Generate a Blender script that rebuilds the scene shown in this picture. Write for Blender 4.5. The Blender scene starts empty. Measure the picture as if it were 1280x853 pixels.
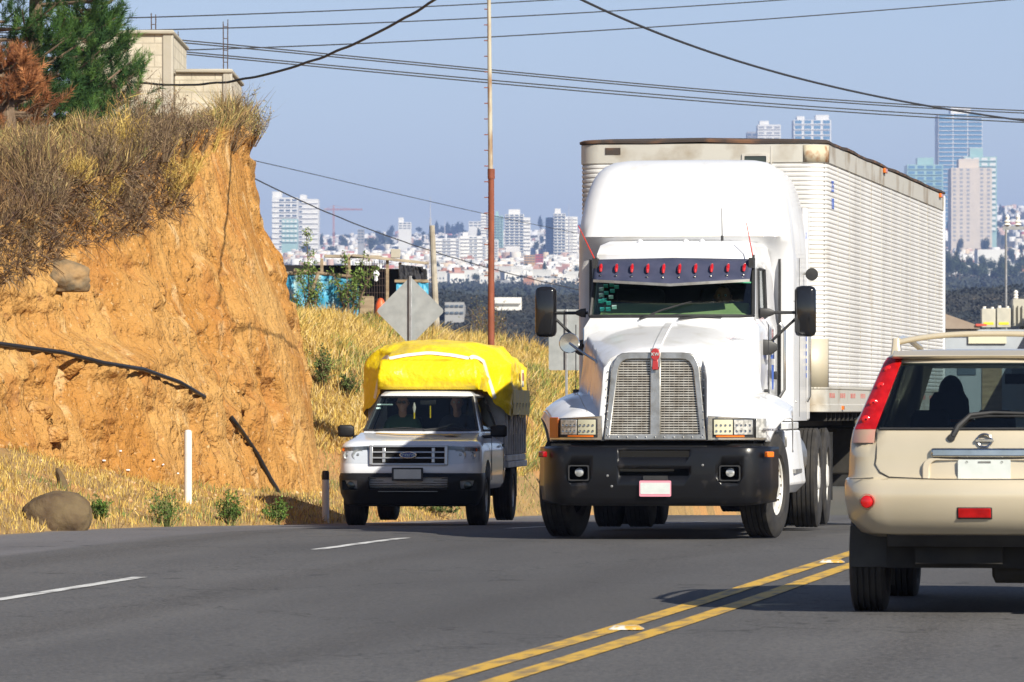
import bpy, bmesh, math, random
import numpy as np
from mathutils import Vector, Matrix
from mathutils.bvhtree import BVHTree
R = math.radians
rnd = random.Random(7)
nrs = np.random.RandomState(11)
SC = bpy.context.scene
COL = SC.collection

# ------------------------------------------------------------ camera, sky, sun, exposure
EYE = 1.28                    # eye height above the road
FPX = 7000.0                  # focal length in pixels of the 1280 wide photograph
HAZE = 0.0001
cam_d = bpy.data.cameras.new('camera'); cam = bpy.data.objects.new('camera', cam_d); COL.objects.link(cam)
cam.location = (0, 0, EYE); cam.rotation_euler = (R(90), 0, 0)
cam_d.sensor_width = 36; cam_d.lens = 36 * FPX / 1280
cam_d.shift_y = 83.5 / 1280
cam_d.clip_start = .5; cam_d.clip_end = 20000
cam_d.dof.use_dof = True; cam_d.dof.focus_distance = 54; cam_d.dof.aperture_fstop = 14
SC.camera = cam
SUN = Vector((0.86, -1.22, 1.0)).normalized()        # towards the sun
elev = math.asin(SUN.z); azim = math.atan2(SUN.x, SUN.y)
w = bpy.data.worlds.new('World'); SC.world = w; w.use_nodes = True
nt = w.node_tree; bg = nt.nodes['Background']
sky = nt.nodes.new('ShaderNodeTexSky'); sky.sky_type = 'NISHITA'; sky.sun_disc = False
sky.sun_elevation = elev; sky.sun_rotation = azim
sky.altitude = 2300; sky.air_density = 1.0; sky.dust_density = 0.6; sky.ozone_density = 4.0
tint = nt.nodes.new('ShaderNodeMix'); tint.data_type = 'RGBA'; tint.blend_type = 'MULTIPLY'; tint.inputs[0].default_value = 1
tint.inputs[7].default_value = (1.46, 1.15, .97, 1)
nt.links.new(sky.outputs[0], tint.inputs[6]); nt.links.new(tint.outputs[2], bg.inputs[0])
bg.inputs[1].default_value = 0.076
sun_d = bpy.data.lights.new('sun', 'SUN'); sun_d.energy = 4.8; sun_d.angle = R(.5); sun_d.color = (1, .93, .80)
sun = bpy.data.objects.new('sun', sun_d); COL.objects.link(sun)
sun.rotation_euler = SUN.to_track_quat('Z', 'Y').to_euler(); sun.location = (20, -20, 40)
SC.view_settings.view_transform = 'Standard'; SC.view_settings.look = 'None'
SC.view_settings.gamma = 1; SC.view_settings.use_curve_mapping = False
SC.view_settings.exposure = 0.6
SC.render.engine = 'CYCLES'
cy = SC.cycles
cy.max_bounces = 6; cy.transparent_max_bounces = 12; cy.volume_bounces = 0
cy.use_denoising = True; cy.caustics_reflective = False; cy.caustics_refractive = False
cy.use_adaptive_sampling = True; cy.adaptive_threshold = 0.015

# ------------------------------------------------------------ helpers
def at(px, py, Y):
    """a point at depth Y metres, read off the photograph's 1280x853 grid"""
    return Vector(((px - 640) / FPX * Y, Y, EYE + (510 - py) / FPX * Y))

def tag(o, label=None, cat=None, group=None, kind=None):
    if label: o['label'] = label
    if cat: o['category'] = cat
    if group: o['group'] = group
    if kind: o['kind'] = kind
    return o

def empty(name, loc=(0, 0, 0), rz=0, **k):
    o = bpy.data.objects.new(name, None); COL.objects.link(o)
    o.location = loc; o.rotation_euler = (0, 0, rz); o.empty_display_size = .2
    tag(o, **k)
    return o

def copy_tree(o, parent=None):
    c = o.copy(); COL.objects.link(c); c.parent = parent
    for ch in list(o.children): copy_tree(ch, c)
    return c

def hashn(ix, iy, iz, seed):
    h = (ix * 374761393 + iy * 668265263 + iz * 2147483647 + seed * 974634777) & 0xffffffff
    h = ((h ^ (h >> 13)) * 1274126177) & 0xffffffff
    h = (h ^ (h >> 16)) & 0xffffffff
    return h / 4294967295.0
def vnoise(x, y, z, seed=0):
    x, y, z = np.broadcast_arrays(np.asarray(x, float), np.asarray(y, float), np.asarray(z, float))
    ix, iy, iz = np.floor(x).astype(np.int64), np.floor(y).astype(np.int64), np.floor(z).astype(np.int64)
    fx, fy, fz = x - ix, y - iy, z - iz
    fx, fy, fz = fx*fx*(3-2*fx), fy*fy*(3-2*fy), fz*fz*(3-2*fz)
    r = 0
    for a in (0, 1):
        for b in (0, 1):
            for c in (0, 1):
                r = r + hashn(ix+a, iy+b, iz+c, seed) * (fx if a else 1-fx) * (fy if b else 1-fy) * (fz if c else 1-fz)
    return r * 2 - 1
def fbm(x, y, z=0., o=4, seed=0, gain=.5):
    s, a, t = 0, 1, 0
    for k in range(o):
        s = s + a * vnoise(x * 2**k, y * 2**k, np.asarray(z) * 2**k, seed + k * 17); t += a; a *= gain
    return s / t
def sstep(a, b, x):
    t = np.clip((x - a) / (b - a), 0, 1); return t * t * (3 - 2 * t)

# ---- materials
def M(name, col, rough=.55, metal=0., col2=None, scale=4., amt=1., bump=0., bscale=30., coat=0., spec=.5, stretch=(1, 1, 1),
      detail=5, contrast=(.35, .65), attr=None, trans=0, emit=0, sss=0, bdist=.02):
    m = bpy.data.materials.new(name); m.use_nodes = True
    n = m.node_tree; b = n.nodes['Principled BSDF']; L = n.links.new
    b.inputs['Roughness'].default_value = rough; b.inputs['Metallic'].default_value = metal
    b.inputs['Specular IOR Level'].default_value = spec; b.inputs['Coat Weight'].default_value = coat
    b.inputs['Coat Roughness'].default_value = .06
    b.inputs['Base Color'].default_value = (*col, 1)
    tc = n.nodes.new('ShaderNodeTexCoord'); mp = n.nodes.new('ShaderNodeMapping'); mp.inputs['Scale'].default_value = stretch
    L(tc.outputs['Object'], mp.inputs[0])
    src = None
    if attr:
        a = n.nodes.new('ShaderNodeAttribute'); a.attribute_name = attr; src = a.outputs['Color']
    if col2 is not None:
        t = n.nodes.new('ShaderNodeTexNoise'); t.inputs['Scale'].default_value = scale; t.inputs['Detail'].default_value = detail
        L(mp.outputs[0], t.inputs['Vector'])
        r = n.nodes.new('ShaderNodeMapRange'); r.inputs[1].default_value = contrast[0]; r.inputs[2].default_value = contrast[1]; r.inputs[4].default_value = amt
        L(t.outputs['Fac'], r.inputs[0])
        x = n.nodes.new('ShaderNodeMix'); x.data_type = 'RGBA'; x.inputs[6].default_value = (*col, 1); x.inputs[7].default_value = (*col2, 1)
        L(r.outputs[0], x.inputs[0])
        if src is not None: L(src, x.inputs[6])
        src = x.outputs[2]
    if src is not None: L(src, b.inputs['Base Color'])
    if bump:
        t2 = n.nodes.new('ShaderNodeTexNoise'); t2.inputs['Scale'].default_value = bscale; t2.inputs['Detail'].default_value = 6
        L(mp.outputs[0], t2.inputs['Vector'])
        bp = n.nodes.new('ShaderNodeBump'); bp.inputs['Strength'].default_value = bump; bp.inputs['Distance'].default_value = bdist
        L(t2.outputs['Fac'], bp.inputs['Height']); L(bp.outputs[0], b.inputs['Normal'])
    return m

def glassmat(name, tintc, refl=.06, rough=.02):
    """thin tinted pane: mirror-like fresnel reflection over a tinted see-through"""
    m = bpy.data.materials.new(name); m.use_nodes = True; n = m.node_tree; n.nodes.clear(); L = n.links.new
    out = n.nodes.new('ShaderNodeOutputMaterial'); mix = n.nodes.new('ShaderNodeMixShader')
    tr = n.nodes.new('ShaderNodeBsdfTransparent'); tr.inputs[0].default_value = (*tintc, 1)
    gl = n.nodes.new('ShaderNodeBsdfGlossy'); gl.inputs['Roughness'].default_value = rough; gl.inputs[0].default_value = (.9, .95, .95, 1)
    fr = n.nodes.new('ShaderNodeFresnel'); ge = n.nodes.new('ShaderNodeNewGeometry'); io = n.nodes.new('ShaderNodeMapRange'); io.inputs[3].default_value = 1.5; io.inputs[4].default_value = 1/1.5
    L(ge.outputs['Backfacing'], io.inputs[0]); L(io.outputs[0], fr.inputs[0])
    ad = n.nodes.new('ShaderNodeMath'); ad.operation = 'ADD'; ad.inputs[1].default_value = refl
    L(fr.outputs[0], ad.inputs[0]); L(ad.outputs[0], mix.inputs[0]); L(tr.outputs[0], mix.inputs[1]); L(gl.outputs[0], mix.inputs[2]); L(mix.outputs[0], out.inputs[0])
    return m

# ---- mesh builder
class MB:
    def __init__(s): s.v = []; s.f = []; s.T = None
    def add(s, vs, fs):
        o = len(s.v)
        if s.T is not None: vs = [tuple(s.T @ Vector(p)) for p in vs]
        s.v += [tuple(p) for p in vs]; s.f += [tuple(i + o for i in f) for f in fs]; return s
    def box(s, x0, x1, y0, y1, z0, z1):
        return s.add([(x0,y0,z0),(x1,y0,z0),(x1,y1,z0),(x0,y1,z0),(x0,y0,z1),(x1,y0,z1),(x1,y1,z1),(x0,y1,z1)],
                     [(0,3,2,1),(4,5,6,7),(0,1,5,4),(1,2,6,5),(2,3,7,6),(3,0,4,7)])
    def cbox(s, c, d, rot=None):
        h = [q/2 for q in d]; pts = []
        for z in (-h[2], h[2]):
            for x, y in ((-h[0],-h[1]),(h[0],-h[1]),(h[0],h[1]),(-h[0],h[1])):
                p = Vector((x, y, z))
                if rot is not None: p = rot @ p
                pts.append(p + Vector(c))
        return s.add(pts, [(0,3,2,1),(4,5,6,7),(0,1,5,4),(1,2,6,5),(2,3,7,6),(3,0,4,7)])
    def loft(s, rings, cap0=True, cap1=True, closed=True):
        n = len(rings[0]); vs = [p for r in rings for p in r]; fs = []
        m = n if closed else n - 1
        for i in range(len(rings) - 1):
            for j in range(m):
                k = (j + 1) % n
                fs.append((i*n+j, i*n+k, (i+1)*n+k, (i+1)*n+j))
        if cap0: fs.append(tuple(range(n - 1, -1, -1)))
        if cap1: fs.append(tuple((len(rings)-1)*n + j for j in range(n)))
        return s.add(vs, fs)
    def tube(s, pts, r, n=8, caps=True):
        pts = [Vector(p) for p in pts]; rr = r if hasattr(r, '__len__') else [r] * len(pts)
        rings = []; up = Vector((0, 0, 1)); prev = None
        for i, p in enumerate(pts):
            d = (pts[min(i+1, len(pts)-1)] - pts[max(i-1, 0)]).normalized()
            if prev is None:
                a = d.cross(up if abs(d.z) < .9 else Vector((1, 0, 0))).normalized()
            else:
                a = (prev - d * prev.dot(d)).normalized()
            prev = a; b = d.cross(a)
            rings.append([p + (a * math.cos(t) + b * math.sin(t)) * rr[i] for t in [2*math.pi*k/n for k in range(n)]])
        return s.loft(rings, caps, caps)
    def lathe(s, prof, c, axis='x', n=32, caps=False):
        """prof = [(offset along axis, radius)]"""
        rings = []
        for o_, r_ in prof:
            ring = []
            for k in range(n):
                t = 2*math.pi*k/n; a, b = r_*math.cos(t), r_*math.sin(t)
                d = {'x': (o_, a, b), 'y': (a, o_, b), 'z': (a, b, o_)}[axis]
                ring.append((c[0]+d[0], c[1]+d[1], c[2]+d[2]))
            rings.append(ring)
        return s.loft(rings, caps, caps)
    def prism(s, poly, a, b, axis='y'):
        """extrude a 2d outline along an axis"""
        def P(p, t): return {'y': (p[0], t, p[1]), 'x': (t, p[0], p[1]), 'z': (p[0], p[1], t)}[axis]
        n = len(poly); vs = [P(p, a) for p in poly] + [P(p, b) for p in poly]
        fs = [tuple(range(n)), tuple(range(2*n-1, n-1, -1))] + [(i, (i+1) % n, n+(i+1) % n, n+i) for i in range(n)]
        return s.add(vs, fs)
    def grid(s, fn, nu, nv):
        vs = [fn(i/(nu-1), j/(nv-1)) for j in range(nv) for i in range(nu)]
        return s.add(vs, [(j*nu+i, j*nu+i+1, (j+1)*nu+i+1, (j+1)*nu+i) for j in range(nv-1) for i in range(nu-1)])
    def frame(s, outer, inner, a, b, axis='y'):
        """a flat ring between two outlines of equal length, extruded"""
        def P(p, t): return {'y': (p[0], t, p[1]), 'x': (t, p[0], p[1]), 'z': (p[0], p[1], t)}[axis]
        n = len(outer)
        vs = [P(p, a) for p in outer] + [P(p, a) for p in inner] + [P(p, b) for p in outer] + [P(p, b) for p in inner]
        fs = []
        for i in range(n):
            k = (i+1) % n
            fs += [(i, k, n+k, n+i), (2*n+i, 3*n+i, 3*n+k, 2*n+k), (i, 2*n+i, 2*n+k, k), (n+i, n+k, 3*n+k, 3*n+i)]
        return s.add(vs, fs)
    def build(s, name, mat, parent=None, smooth=True, ang=35, bevel=0, seg=2, solid=0, sub=0, fix=True, **tg):
        me = bpy.data.meshes.new(name); me.from_pydata(s.v, [], s.f); me.update()
        if fix:
            bm = bmesh.new(); bm.from_mesh(me); bmesh.ops.recalc_face_normals(bm, faces=bm.faces); bm.to_mesh(me); bm.free()
        return link(name, me, mat, parent, smooth, ang, bevel, seg, solid, sub, **tg)

def link(name, me, mat, parent=None, smooth=True, ang=35, bevel=0, seg=2, solid=0, sub=0, **tg):
    me.materials.append(mat)
    if smooth:
        me.polygons.foreach_set('use_smooth', [True] * len(me.polygons)); me.set_sharp_from_angle(angle=R(ang))
    o = bpy.data.objects.new(name, me); COL.objects.link(o); o.parent = parent
    if solid:
        q = o.modifiers.new('s', 'SOLIDIFY'); q.thickness = solid; q.offset = -1
    if sub:
        q = o.modifiers.new('u', 'SUBSURF'); q.levels = q.render_levels = sub
    if bevel:
        q = o.modifiers.new('b', 'BEVEL'); q.width = bevel; q.segments = seg; q.limit_method = 'ANGLE'; q.angle_limit = R(40); q.harden_normals = False
    tag(o, **tg)
    return o

def rrect(x0, x1, y0, y1, r, k=4):
    pts = []
    for cx, cy_, a0 in ((x1-r, y1-r, 0), (x0+r, y1-r, 90), (x0+r, y0+r, 180), (x1-r, y0+r, 270)):
        for i in range(k+1):
            t = R(a0 + 90*i/k); pts.append((cx + r*math.cos(t), cy_ + r*math.sin(t)))
    return pts

def boolean(o, cutter_mb):
    me = bpy.data.meshes.new('c'); me.from_pydata(cutter_mb.v, [], cutter_mb.f)
    bm = bmesh.new(); bm.from_mesh(me); bmesh.ops.recalc_face_normals(bm, faces=bm.faces); bm.to_mesh(me); bm.free()
    c = bpy.data.objects.new('c', me); COL.objects.link(c); c.parent = o.parent
    md = o.modifiers.new('x', 'BOOLEAN'); md.object = c; md.solver = 'EXACT'; md.operation = 'DIFFERENCE'
    bpy.context.view_layer.update()
    dg = bpy.context.evaluated_depsgraph_get()
    nm = bpy.data.meshes.new_from_object(o.evaluated_get(dg))
    o.modifiers.clear(); o.data = nm
    bpy.data.objects.remove(c)

def fastmesh(name, verts, tris, mat, cols=None, parent=None, smooth=False, **tg):
    me = bpy.data.meshes.new(name)
    verts = np.asarray(verts, np.float32).reshape(-1, 3); tris = np.asarray(tris, np.int32)
    k = tris.shape[1]
    me.vertices.add(len(verts)); me.vertices.foreach_set('co', verts.ravel())
    me.loops.add(tris.size); me.loops.foreach_set('vertex_index', tris.ravel())
    me.polygons.add(len(tris)); me.polygons.foreach_set('loop_start', np.arange(0, tris.size, k, dtype=np.int32))
    if smooth: me.polygons.foreach_set('use_smooth', np.ones(len(tris), bool))
    me.update(calc_edges=True)
    if cols is not None:
        a = me.color_attributes.new('tone', 'FLOAT_COLOR', 'POINT')
        c4 = np.ones((len(verts), 4), np.float32); c4[:, :3] = cols
        a.data.foreach_set('color', c4.ravel())
    me.materials.append(mat)
    o = bpy.data.objects.new(name, me); COL.objects.link(o); o.parent = parent
    tag(o, **tg)
    return o

def blade_arrays(base, tip, width, rs, bend=.25):
    """grass blades / needles: 5 verts and 3 triangles each, from base to tip"""
    n = len(base); d = tip - base; ln = np.linalg.norm(d, axis=1, keepdims=True)
    r = rs.normal(size=(n, 3)); r[:, 2] *= .3
    s = np.cross(d, r); s /= np.linalg.norm(s, axis=1, keepdims=True) + 1e-9
    w_ = np.reshape(width, (-1, 1)) * np.ones((n, 1))
    o_ = np.cross(s, d / (ln + 1e-9))
    mid = base + d * .55 + o_ * ln * bend * rs.uniform(-.5, .5, (n, 1)); mid[:, 2] += ln[:, 0] * .06
    v = np.stack([base - s*w_*.5, base + s*w_*.5, mid - s*w_*.4, mid + s*w_*.4, tip], 1)
    i = np.arange(n)[:, None] * 5
    t = np.concatenate([i + [0, 1, 3], i + [0, 3, 2], i + [2, 3, 4]], 1).reshape(-1, 3)
    return v.reshape(-1, 3), t
def leaf_arrays(c, size, rs, flat=.5):
    """small leaf-like quads (as two triangles) in random directions"""
    n = len(c); a = rs.normal(size=(n, 3)); a /= np.linalg.norm(a, axis=1, keepdims=True)
    b = rs.normal(size=(n, 3)); b = np.cross(a, b); b /= np.linalg.norm(b, axis=1, keepdims=True)
    s = np.reshape(size, (-1, 1)) * np.ones((n, 1))
    v = np.stack([c - a*s, c + b*s*flat, c + a*s, c - b*s*flat], 1)
    i = np.arange(n)[:, None] * 4
    t = np.concatenate([i + [0, 1, 2], i + [0, 2, 3]], 1).reshape(-1, 3)
    return v.reshape(-1, 3), t

def text(s, size, mat, parent, M4, name='lettering', ext=.002, bold=0, sx=1.0):
    c = bpy.data.curves.new(name, 'FONT'); c.body = s; c.size = size; c.extrude = ext; c.align_x = 'CENTER'; c.align_y = 'CENTER'
    c.offset = bold; c.resolution_u = 2; c.space_character = 1.0
    c.materials.append(mat)
    t = bpy.data.objects.new(name, c); COL.objects.link(t)
    me = bpy.data.meshes.new_from_object(t.evaluated_get(bpy.context.evaluated_depsgraph_get())); bpy.data.objects.remove(t)
    o = bpy.data.objects.new(name, me); COL.objects.link(o); o.parent = parent
    o.matrix_local = M4 @ Matrix.Diagonal((sx, 1, 1, 1))
    return o
def face_rear(x, y, z, tilt=0):      # text readable from the -y side
    return Matrix.Translation((x, y, z)) @ Matrix.Rotation(R(90 + tilt), 4, 'X')
def face_right(x, y, z, rot=0):      # text readable from the +x side
    return Matrix.Translation((x, y, z)) @ Matrix.Rotation(R(90), 4, 'Z') @ Matrix.Rotation(R(90), 4, 'X') @ Matrix.Rotation(R(rot), 4, 'Z')
# ============================================================ ground and road
TH = R(8.8); CT, ST = math.cos(TH), math.sin(TH)          # the road's heading
GP = np.array([(-60,-.03),(35,-.035),(45,.02),(53,.045),(60,.0),(68,-.15),(80,-.34),(94,-.50),(110,-.95),(150,-2.6),(400,-14)])
def g(Y):
    Y = np.asarray(Y, float); s = 0
    for d in (-4, -2, 0, 2, 4): s = s + np.interp(Y + d, GP[:, 0], GP[:, 1])
    return s / 5
KF = 2.2      # the city lies this much farther out than the first sketch
FAR = np.array([(150,0.),(300,-14),(700,-8),(1150,24.5),(1300,20),(2200,40)] + [(a*KF, b*KF) for a, b in ((1500,33),(2000,47),(3000,84),(4200,130),(5000,118),(7000,90))])
EDGE = -13.5
def G(X, Y):
    """terrain height"""
    X = np.asarray(X, float); Y = np.asarray(Y, float)
    q = X * CT - Y * ST; d = EDGE - q
    gy = g(Y)
    n1 = fbm(X*.35, Y*.35, 0, 4, 3); n2 = fbm(X*1.7, Y*1.7, 0, 3, 9)
    verge = .36 * np.clip(d, 0, 40) ** .95
    verge = np.minimum(verge, 1.6 + .06*np.clip(d, 0, 60))
    base2 = np.maximum(gy, -.5 - .012*np.clip(Y-100, 0, 100))
    hill = base2 + 3.62 * (1 - np.exp(-np.clip(d, 0, 60) / 2.5)) + .28*n1*sstep(0, 2, d)
    t = sstep(80, 92, Y)
    left = (gy + verge) * (1 - t) + hill * t
    left = left + n1*.12*sstep(.2, 2, d) + n2*.05*sstep(0, .7, d)
    # the hill falls away behind its crest
    fall = sstep(128, 200, Y); left = left*(1-fall) + (-14)*fall
    e = q - 9.0
    right = gy + .05*np.clip(e, 0, 10) + .25*n1*sstep(0, 3, e) + 2.2*sstep(1.5, 7, e)*sstep(92, 106, Y)*(1-sstep(112, 150, Y))
    right = right*(1-fall) + (-14)*fall
    z = np.where(d > 0, left, np.where(e > 0, right, gy - .05))
    farz = np.interp(Y, FAR[:, 0], FAR[:, 1])
    big = fbm(X/340, Y/700, 0, 4, 21)
    farz = farz + big * np.interp(Y, [200, 1100, 1400, 4200*KF], [1, 1.3, 1.6, 22]) + 34*np.exp(-((X-380*KF)/440.)**2)*sstep(2800*KF, 4000*KF, Y) + 3*sstep(60, 200, X)*sstep(900, 1200, Y)
    mound = 13.5*np.exp(-((X-20)/10.)**2-((Y-228)/15.)**2)
    return mound*(Y > 150) + np.where(Y > 150, np.minimum(z, farz) * (1 - sstep(200, 300, Y)) + farz * sstep(200, 300, Y), z)

def sheet(name, xs, Ys, wfun, mat, **tg):
    A, B = np.meshgrid(xs, Ys); X = A * wfun(B); Y = B
    Z = G(X, Y); n, m = A.shape
    Z = Z - np.where(B < 262, .4, 0)*(name == 'hills'); i = (np.arange(n-1)[:, None]*m + np.arange(m-1)[None]).ravel()
    return fastmesh(name, np.stack([X, Y, Z], 2).reshape(-1, 3), np.stack([i, i+1, i+m+1, i+m], 1), mat, smooth=True, **tg)

def groundmat():
    m = M('dry_ground', (.27, .17, .065), .95, col2=(.34, .22, .085), scale=.7, bump=.6, bscale=9, bdist=.08)
    n = m.node_tree; L = n.links.new; b = n.nodes['Principled BSDF']
    src = b.inputs['Base Color'].links[0].from_socket
    t = n.nodes.new('ShaderNodeTexNoise'); t.inputs['Scale'].default_value = .45; t.inputs['Detail'].default_value = 6
    tc = n.nodes.new('ShaderNodeTexCoord'); L(tc.outputs['Object'], t.inputs['Vector'])
    r = n.nodes.new('ShaderNodeMapRange'); r.inputs[1].default_value = .52; r.inputs[2].default_value = .6; L(t.outputs['Fac'], r.inputs[0])
    x = n.nodes.new('ShaderNodeMix'); x.data_type = 'RGBA'; x.inputs[7].default_value = (.42, .22, .075, 1)
    L(r.outputs[0], x.inputs[0]); L(src, x.inputs[6]); L(x.outputs[2], b.inputs['Base Color'])
    return m
xs = np.concatenate([-np.geomspace(2.5, .17, 40), np.linspace(-.165, .165, 330), np.geomspace(.17, 2.5, 40)])
YS = np.concatenate([np.linspace(-60, 40, 40, endpoint=False), np.linspace(40, 150, 420, endpoint=False), np.linspace(150, 260, 50)])
ground = sheet('ground', xs, YS, lambda B: np.maximum(B, 0) + 45, groundmat(), kind='structure')
xs = np.concatenate([-np.geomspace(1.2, .2, 30), np.linspace(-.195, .195, 260), np.geomspace(.2, 1.2, 30)])
hillside_m = M('hillside', (.045, .06, .03), .95, col2=(.16, .12, .07), scale=.006, contrast=(.42, .6), detail=8)
hills = sheet('hills', xs, np.concatenate([np.geomspace(208, 1000, 40, endpoint=False), np.linspace(1000, 1500, 50, endpoint=False), np.linspace(1500, 10500, 240, endpoint=False), np.linspace(10500, 15400, 12)]), lambda B: B, hillside_m, kind='structure')

# road: built in its own frame (x across, y along)
def asphalt():
    m = bpy.data.materials.new('asphalt'); m.use_nodes = True; n = m.node_tree; L = n.links.new; b = n.nodes['Principled BSDF']
    b.inputs['Roughness'].default_value = .82; b.inputs['Specular IOR Level'].default_value = .35
    tc = n.nodes.new('ShaderNodeTexCoord')
    def noise(scale, stretch, det=5):
        mp = n.nodes.new('ShaderNodeMapping'); mp.inputs['Scale'].default_value = stretch; L(tc.outputs['Object'], mp.inputs[0])
        t = n.nodes.new('ShaderNodeTexNoise'); t.inputs['Scale'].default_value = scale; t.inputs['Detail'].default_value = det; L(mp.outputs[0], t.inputs['Vector']); return t.outputs['Fac']
    def ramp(src, a, c, lo=0., hi=1.):
        r = n.nodes.new('ShaderNodeMapRange'); r.inputs[1].default_value = a; r.inputs[2].default_value = c; r.inputs[3].default_value = lo; r.inputs[4].default_value = hi; L(src, r.inputs[0]); return r.outputs[0]
    def mixc(f, a, c):
        x = n.nodes.new('ShaderNodeMix'); x.data_type = 'RGBA'; L(f, x.inputs[0])
        for s_, i in ((a, 6), (c, 7)):
            if isinstance(s_, tuple): x.inputs[i].default_value = (*s_, 1)
            else: L(s_, x.inputs[i])
        return x.outputs[2]
    def math_(op, a, c):
        x = n.nodes.new('ShaderNodeMath'); x.operation = op
        for s_, i in ((a, 0), (c, 1)):
            if isinstance(s_, (int, float)): x.inputs[i].default_value = s_
            else: L(s_, x.inputs[i])
        return x.outputs[0]
    sx = n.nodes.new('ShaderNodeSeparateXYZ'); L(tc.outputs['Object'], sx.inputs[0]); q = sx.outputs[0]
    wob = ramp(noise(.6, (1, .12, 1)), .3, .7, -.45, .45); qq = math_('ADD', q, wob)
    base = mixc(ramp(noise(1.1, (1, .15, 1)), .35, .65), (.067, .067, .070), (.090, .089, .090))
    sh = ramp(qq, -11.75, -11.45, 1, 0)                         # the older, paler shoulder strip
    base = mixc(sh, base, (.135, .133, .145))
    # wheel paths, polished darker
    for c_, wd in ((-8.0, .5), (-5.8, .45), (-10.9, .45), (-2.6, .5), (-.6, .5)):
        dd = math_('ABSOLUTE', math_('SUBTRACT', qq, c_), 0); f = ramp(dd, 0, wd, .8, 0)
        base = mixc(f, base, (.050, .048, .048))
    ag = ramp(noise(38, (1, .8, 1), 3), .40, .66, .0, 1)          # stones in the asphalt
    base = mixc(math_('MULTIPLY', ag, .5), base, (.19, .18, .17))
    sp = ramp(noise(20, (1, .6, 1), 3), .62, .68, 0, .55); base = mixc(sp, base, (.028, .028, .03))
    big = ramp(noise(.22, (1, .3, 1), 4), .42, .60, 0, .5); base = mixc(big, base, (.050, .049, .050)); dust = ramp(q, -13.2, -13.55, 0, .6); base = mixc(dust, base, (.26, .19, .10)); tar = ramp(noise(2.2, (1, .35, 1), 3), .68, .71, 0, .55); base = mixc(tar, base, (.025, .025, .028))
    vo = n.nodes.new('ShaderNodeTexVoronoi'); vo.feature = 'DISTANCE_TO_EDGE'; vo.inputs['Scale'].default_value = .28
    mp = n.nodes.new('ShaderNodeMapping'); mp.inputs['Scale'].default_value = (1, .5, 1)
    wv = n.nodes.new('ShaderNodeTexNoise'); wv.inputs['Scale'].default_value = 2.2; L(tc.outputs['Object'], wv.inputs['Vector'])
    av = n.nodes.new('ShaderNodeVectorMath'); av.operation = 'ADD'; L(tc.outputs['Object'], av.inputs[0]); L(wv.outputs['Color'], av.inputs[1])
    L(av.outputs[0], mp.inputs[0]); L(mp.outputs[0], vo.inputs['Vector'])
    cr = ramp(vo.outputs['Distance'], .0, .006, .7, 0); base = mixc(cr, base, (.02, .02, .02))
    L(base, b.inputs['Base Color'])
    bp = n.nodes.new('ShaderNodeBump'); bp.inputs['Strength'].default_value = .55; bp.inputs['Distance'].default_value = .012
    L(noise(48, (1, 1, 1), 3), bp.inputs['Height']); L(bp.outputs[0], b.inputs['Normal'])
    return m
ROADROT = -TH
def road_xy(q, t): return q*CT + t*ST, -q*ST + t*CT       # road frame -> world
def road_sheet(name, q0, q1, t0, t1, mat, lift, nq=2, dt=1.5, wob=0., **tg):
    ts = np.arange(t0, t1 + dt*.5, dt) if t1 - t0 > dt else np.array([t0, t1]); qs = np.linspace(0, 1, nq)
    v = []
    for t in ts:
        a = q0 + wob*float(fbm(t*.9, 3.3, 0, 4, 5)); 
        for u in qs:
            q = a + (q1 - a) * u; X, Y = road_xy(q, t); v.append((q, t, float(g(Y)) + lift))
    n = len(qs); f = [(i*n+j, i*n+j+1, (i+1)*n+j+1, (i+1)*n+j) for i in range(len(ts)-1) for j in range(n-1)]
    o = fastmesh(name, v, f, mat, smooth=True, **tg); o.rotation_euler = (0, 0, ROADROT); return o
asph = asphalt()
road_sheet('road', EDGE, 9.0, -55, 250, asph, 0, 24, .5, .16, kind='structure')
def paint(name, col):
    m = M(name, col, .6, col2=(.09, .085, .08), scale=3.6, contrast=(.47, .68), amt=.8, stretch=(2.5, .5, 1), bump=.3, bscale=60)
    return m
yel = paint('road_paint_yellow', (.60, .36, .035)); whi = paint('road_paint_white', (.62, .62, .60))
road_sheet('centre_line_marking', -4.55, -4.41, -50, 180, yel, .005, 2, .5, kind='structure')
road_sheet('centre_line_marking', -4.25, -4.11, -50, 180, yel, .005, 2, .5, kind='structure')
for t0 in (-10.4, 1.4, 13.2, 25.0, 36.7, 48.3, 59.2, 72.2, 84.0):
    L_ = 4.7
    road_sheet('lane_dash_marking', -9.27, -9.15, t0, t0 + L_, whi, .005, 2, .5, kind='structure')
m_stud = M('stud_plastic', (.7, .68, .6), .35, col2=(.6, .35, .05), scale=14, contrast=(.45, .55)); 
stud_l = ['worn white and yellow road stud just left of the beige car', 'white and yellow road stud nearer the camera, at the tip of the car shadow']
for k, (px, py) in enumerate(((1040, 707), (783, 781))):
    Y = FPX*EYE/(py-510); X = (px-640)/FPX*Y
    mb = MB(); mb.loft([rrect(-.10, .10, -.09, .09, .03), rrect(-.095, .095, -.085, .085, .03), rrect(-.07, .07, -.045, .045, .02)], True, False)
    rs_ = mb.v; n_ = 20
    mb.v = [(x, y, [0.004, .01, .026][i // n_]) for i, (x, y) in enumerate(rs_)]
    mb.f.append(tuple(2*n_ + j for j in range(n_)))
    o = mb.build('road_stud', m_stud, None, label=stud_l[k], cat='road stud', group='studs on the centre line')
    o.location = (X, Y, float(g(Y)) + .002); o.rotation_euler = (0, 0, ROADROT)

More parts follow.
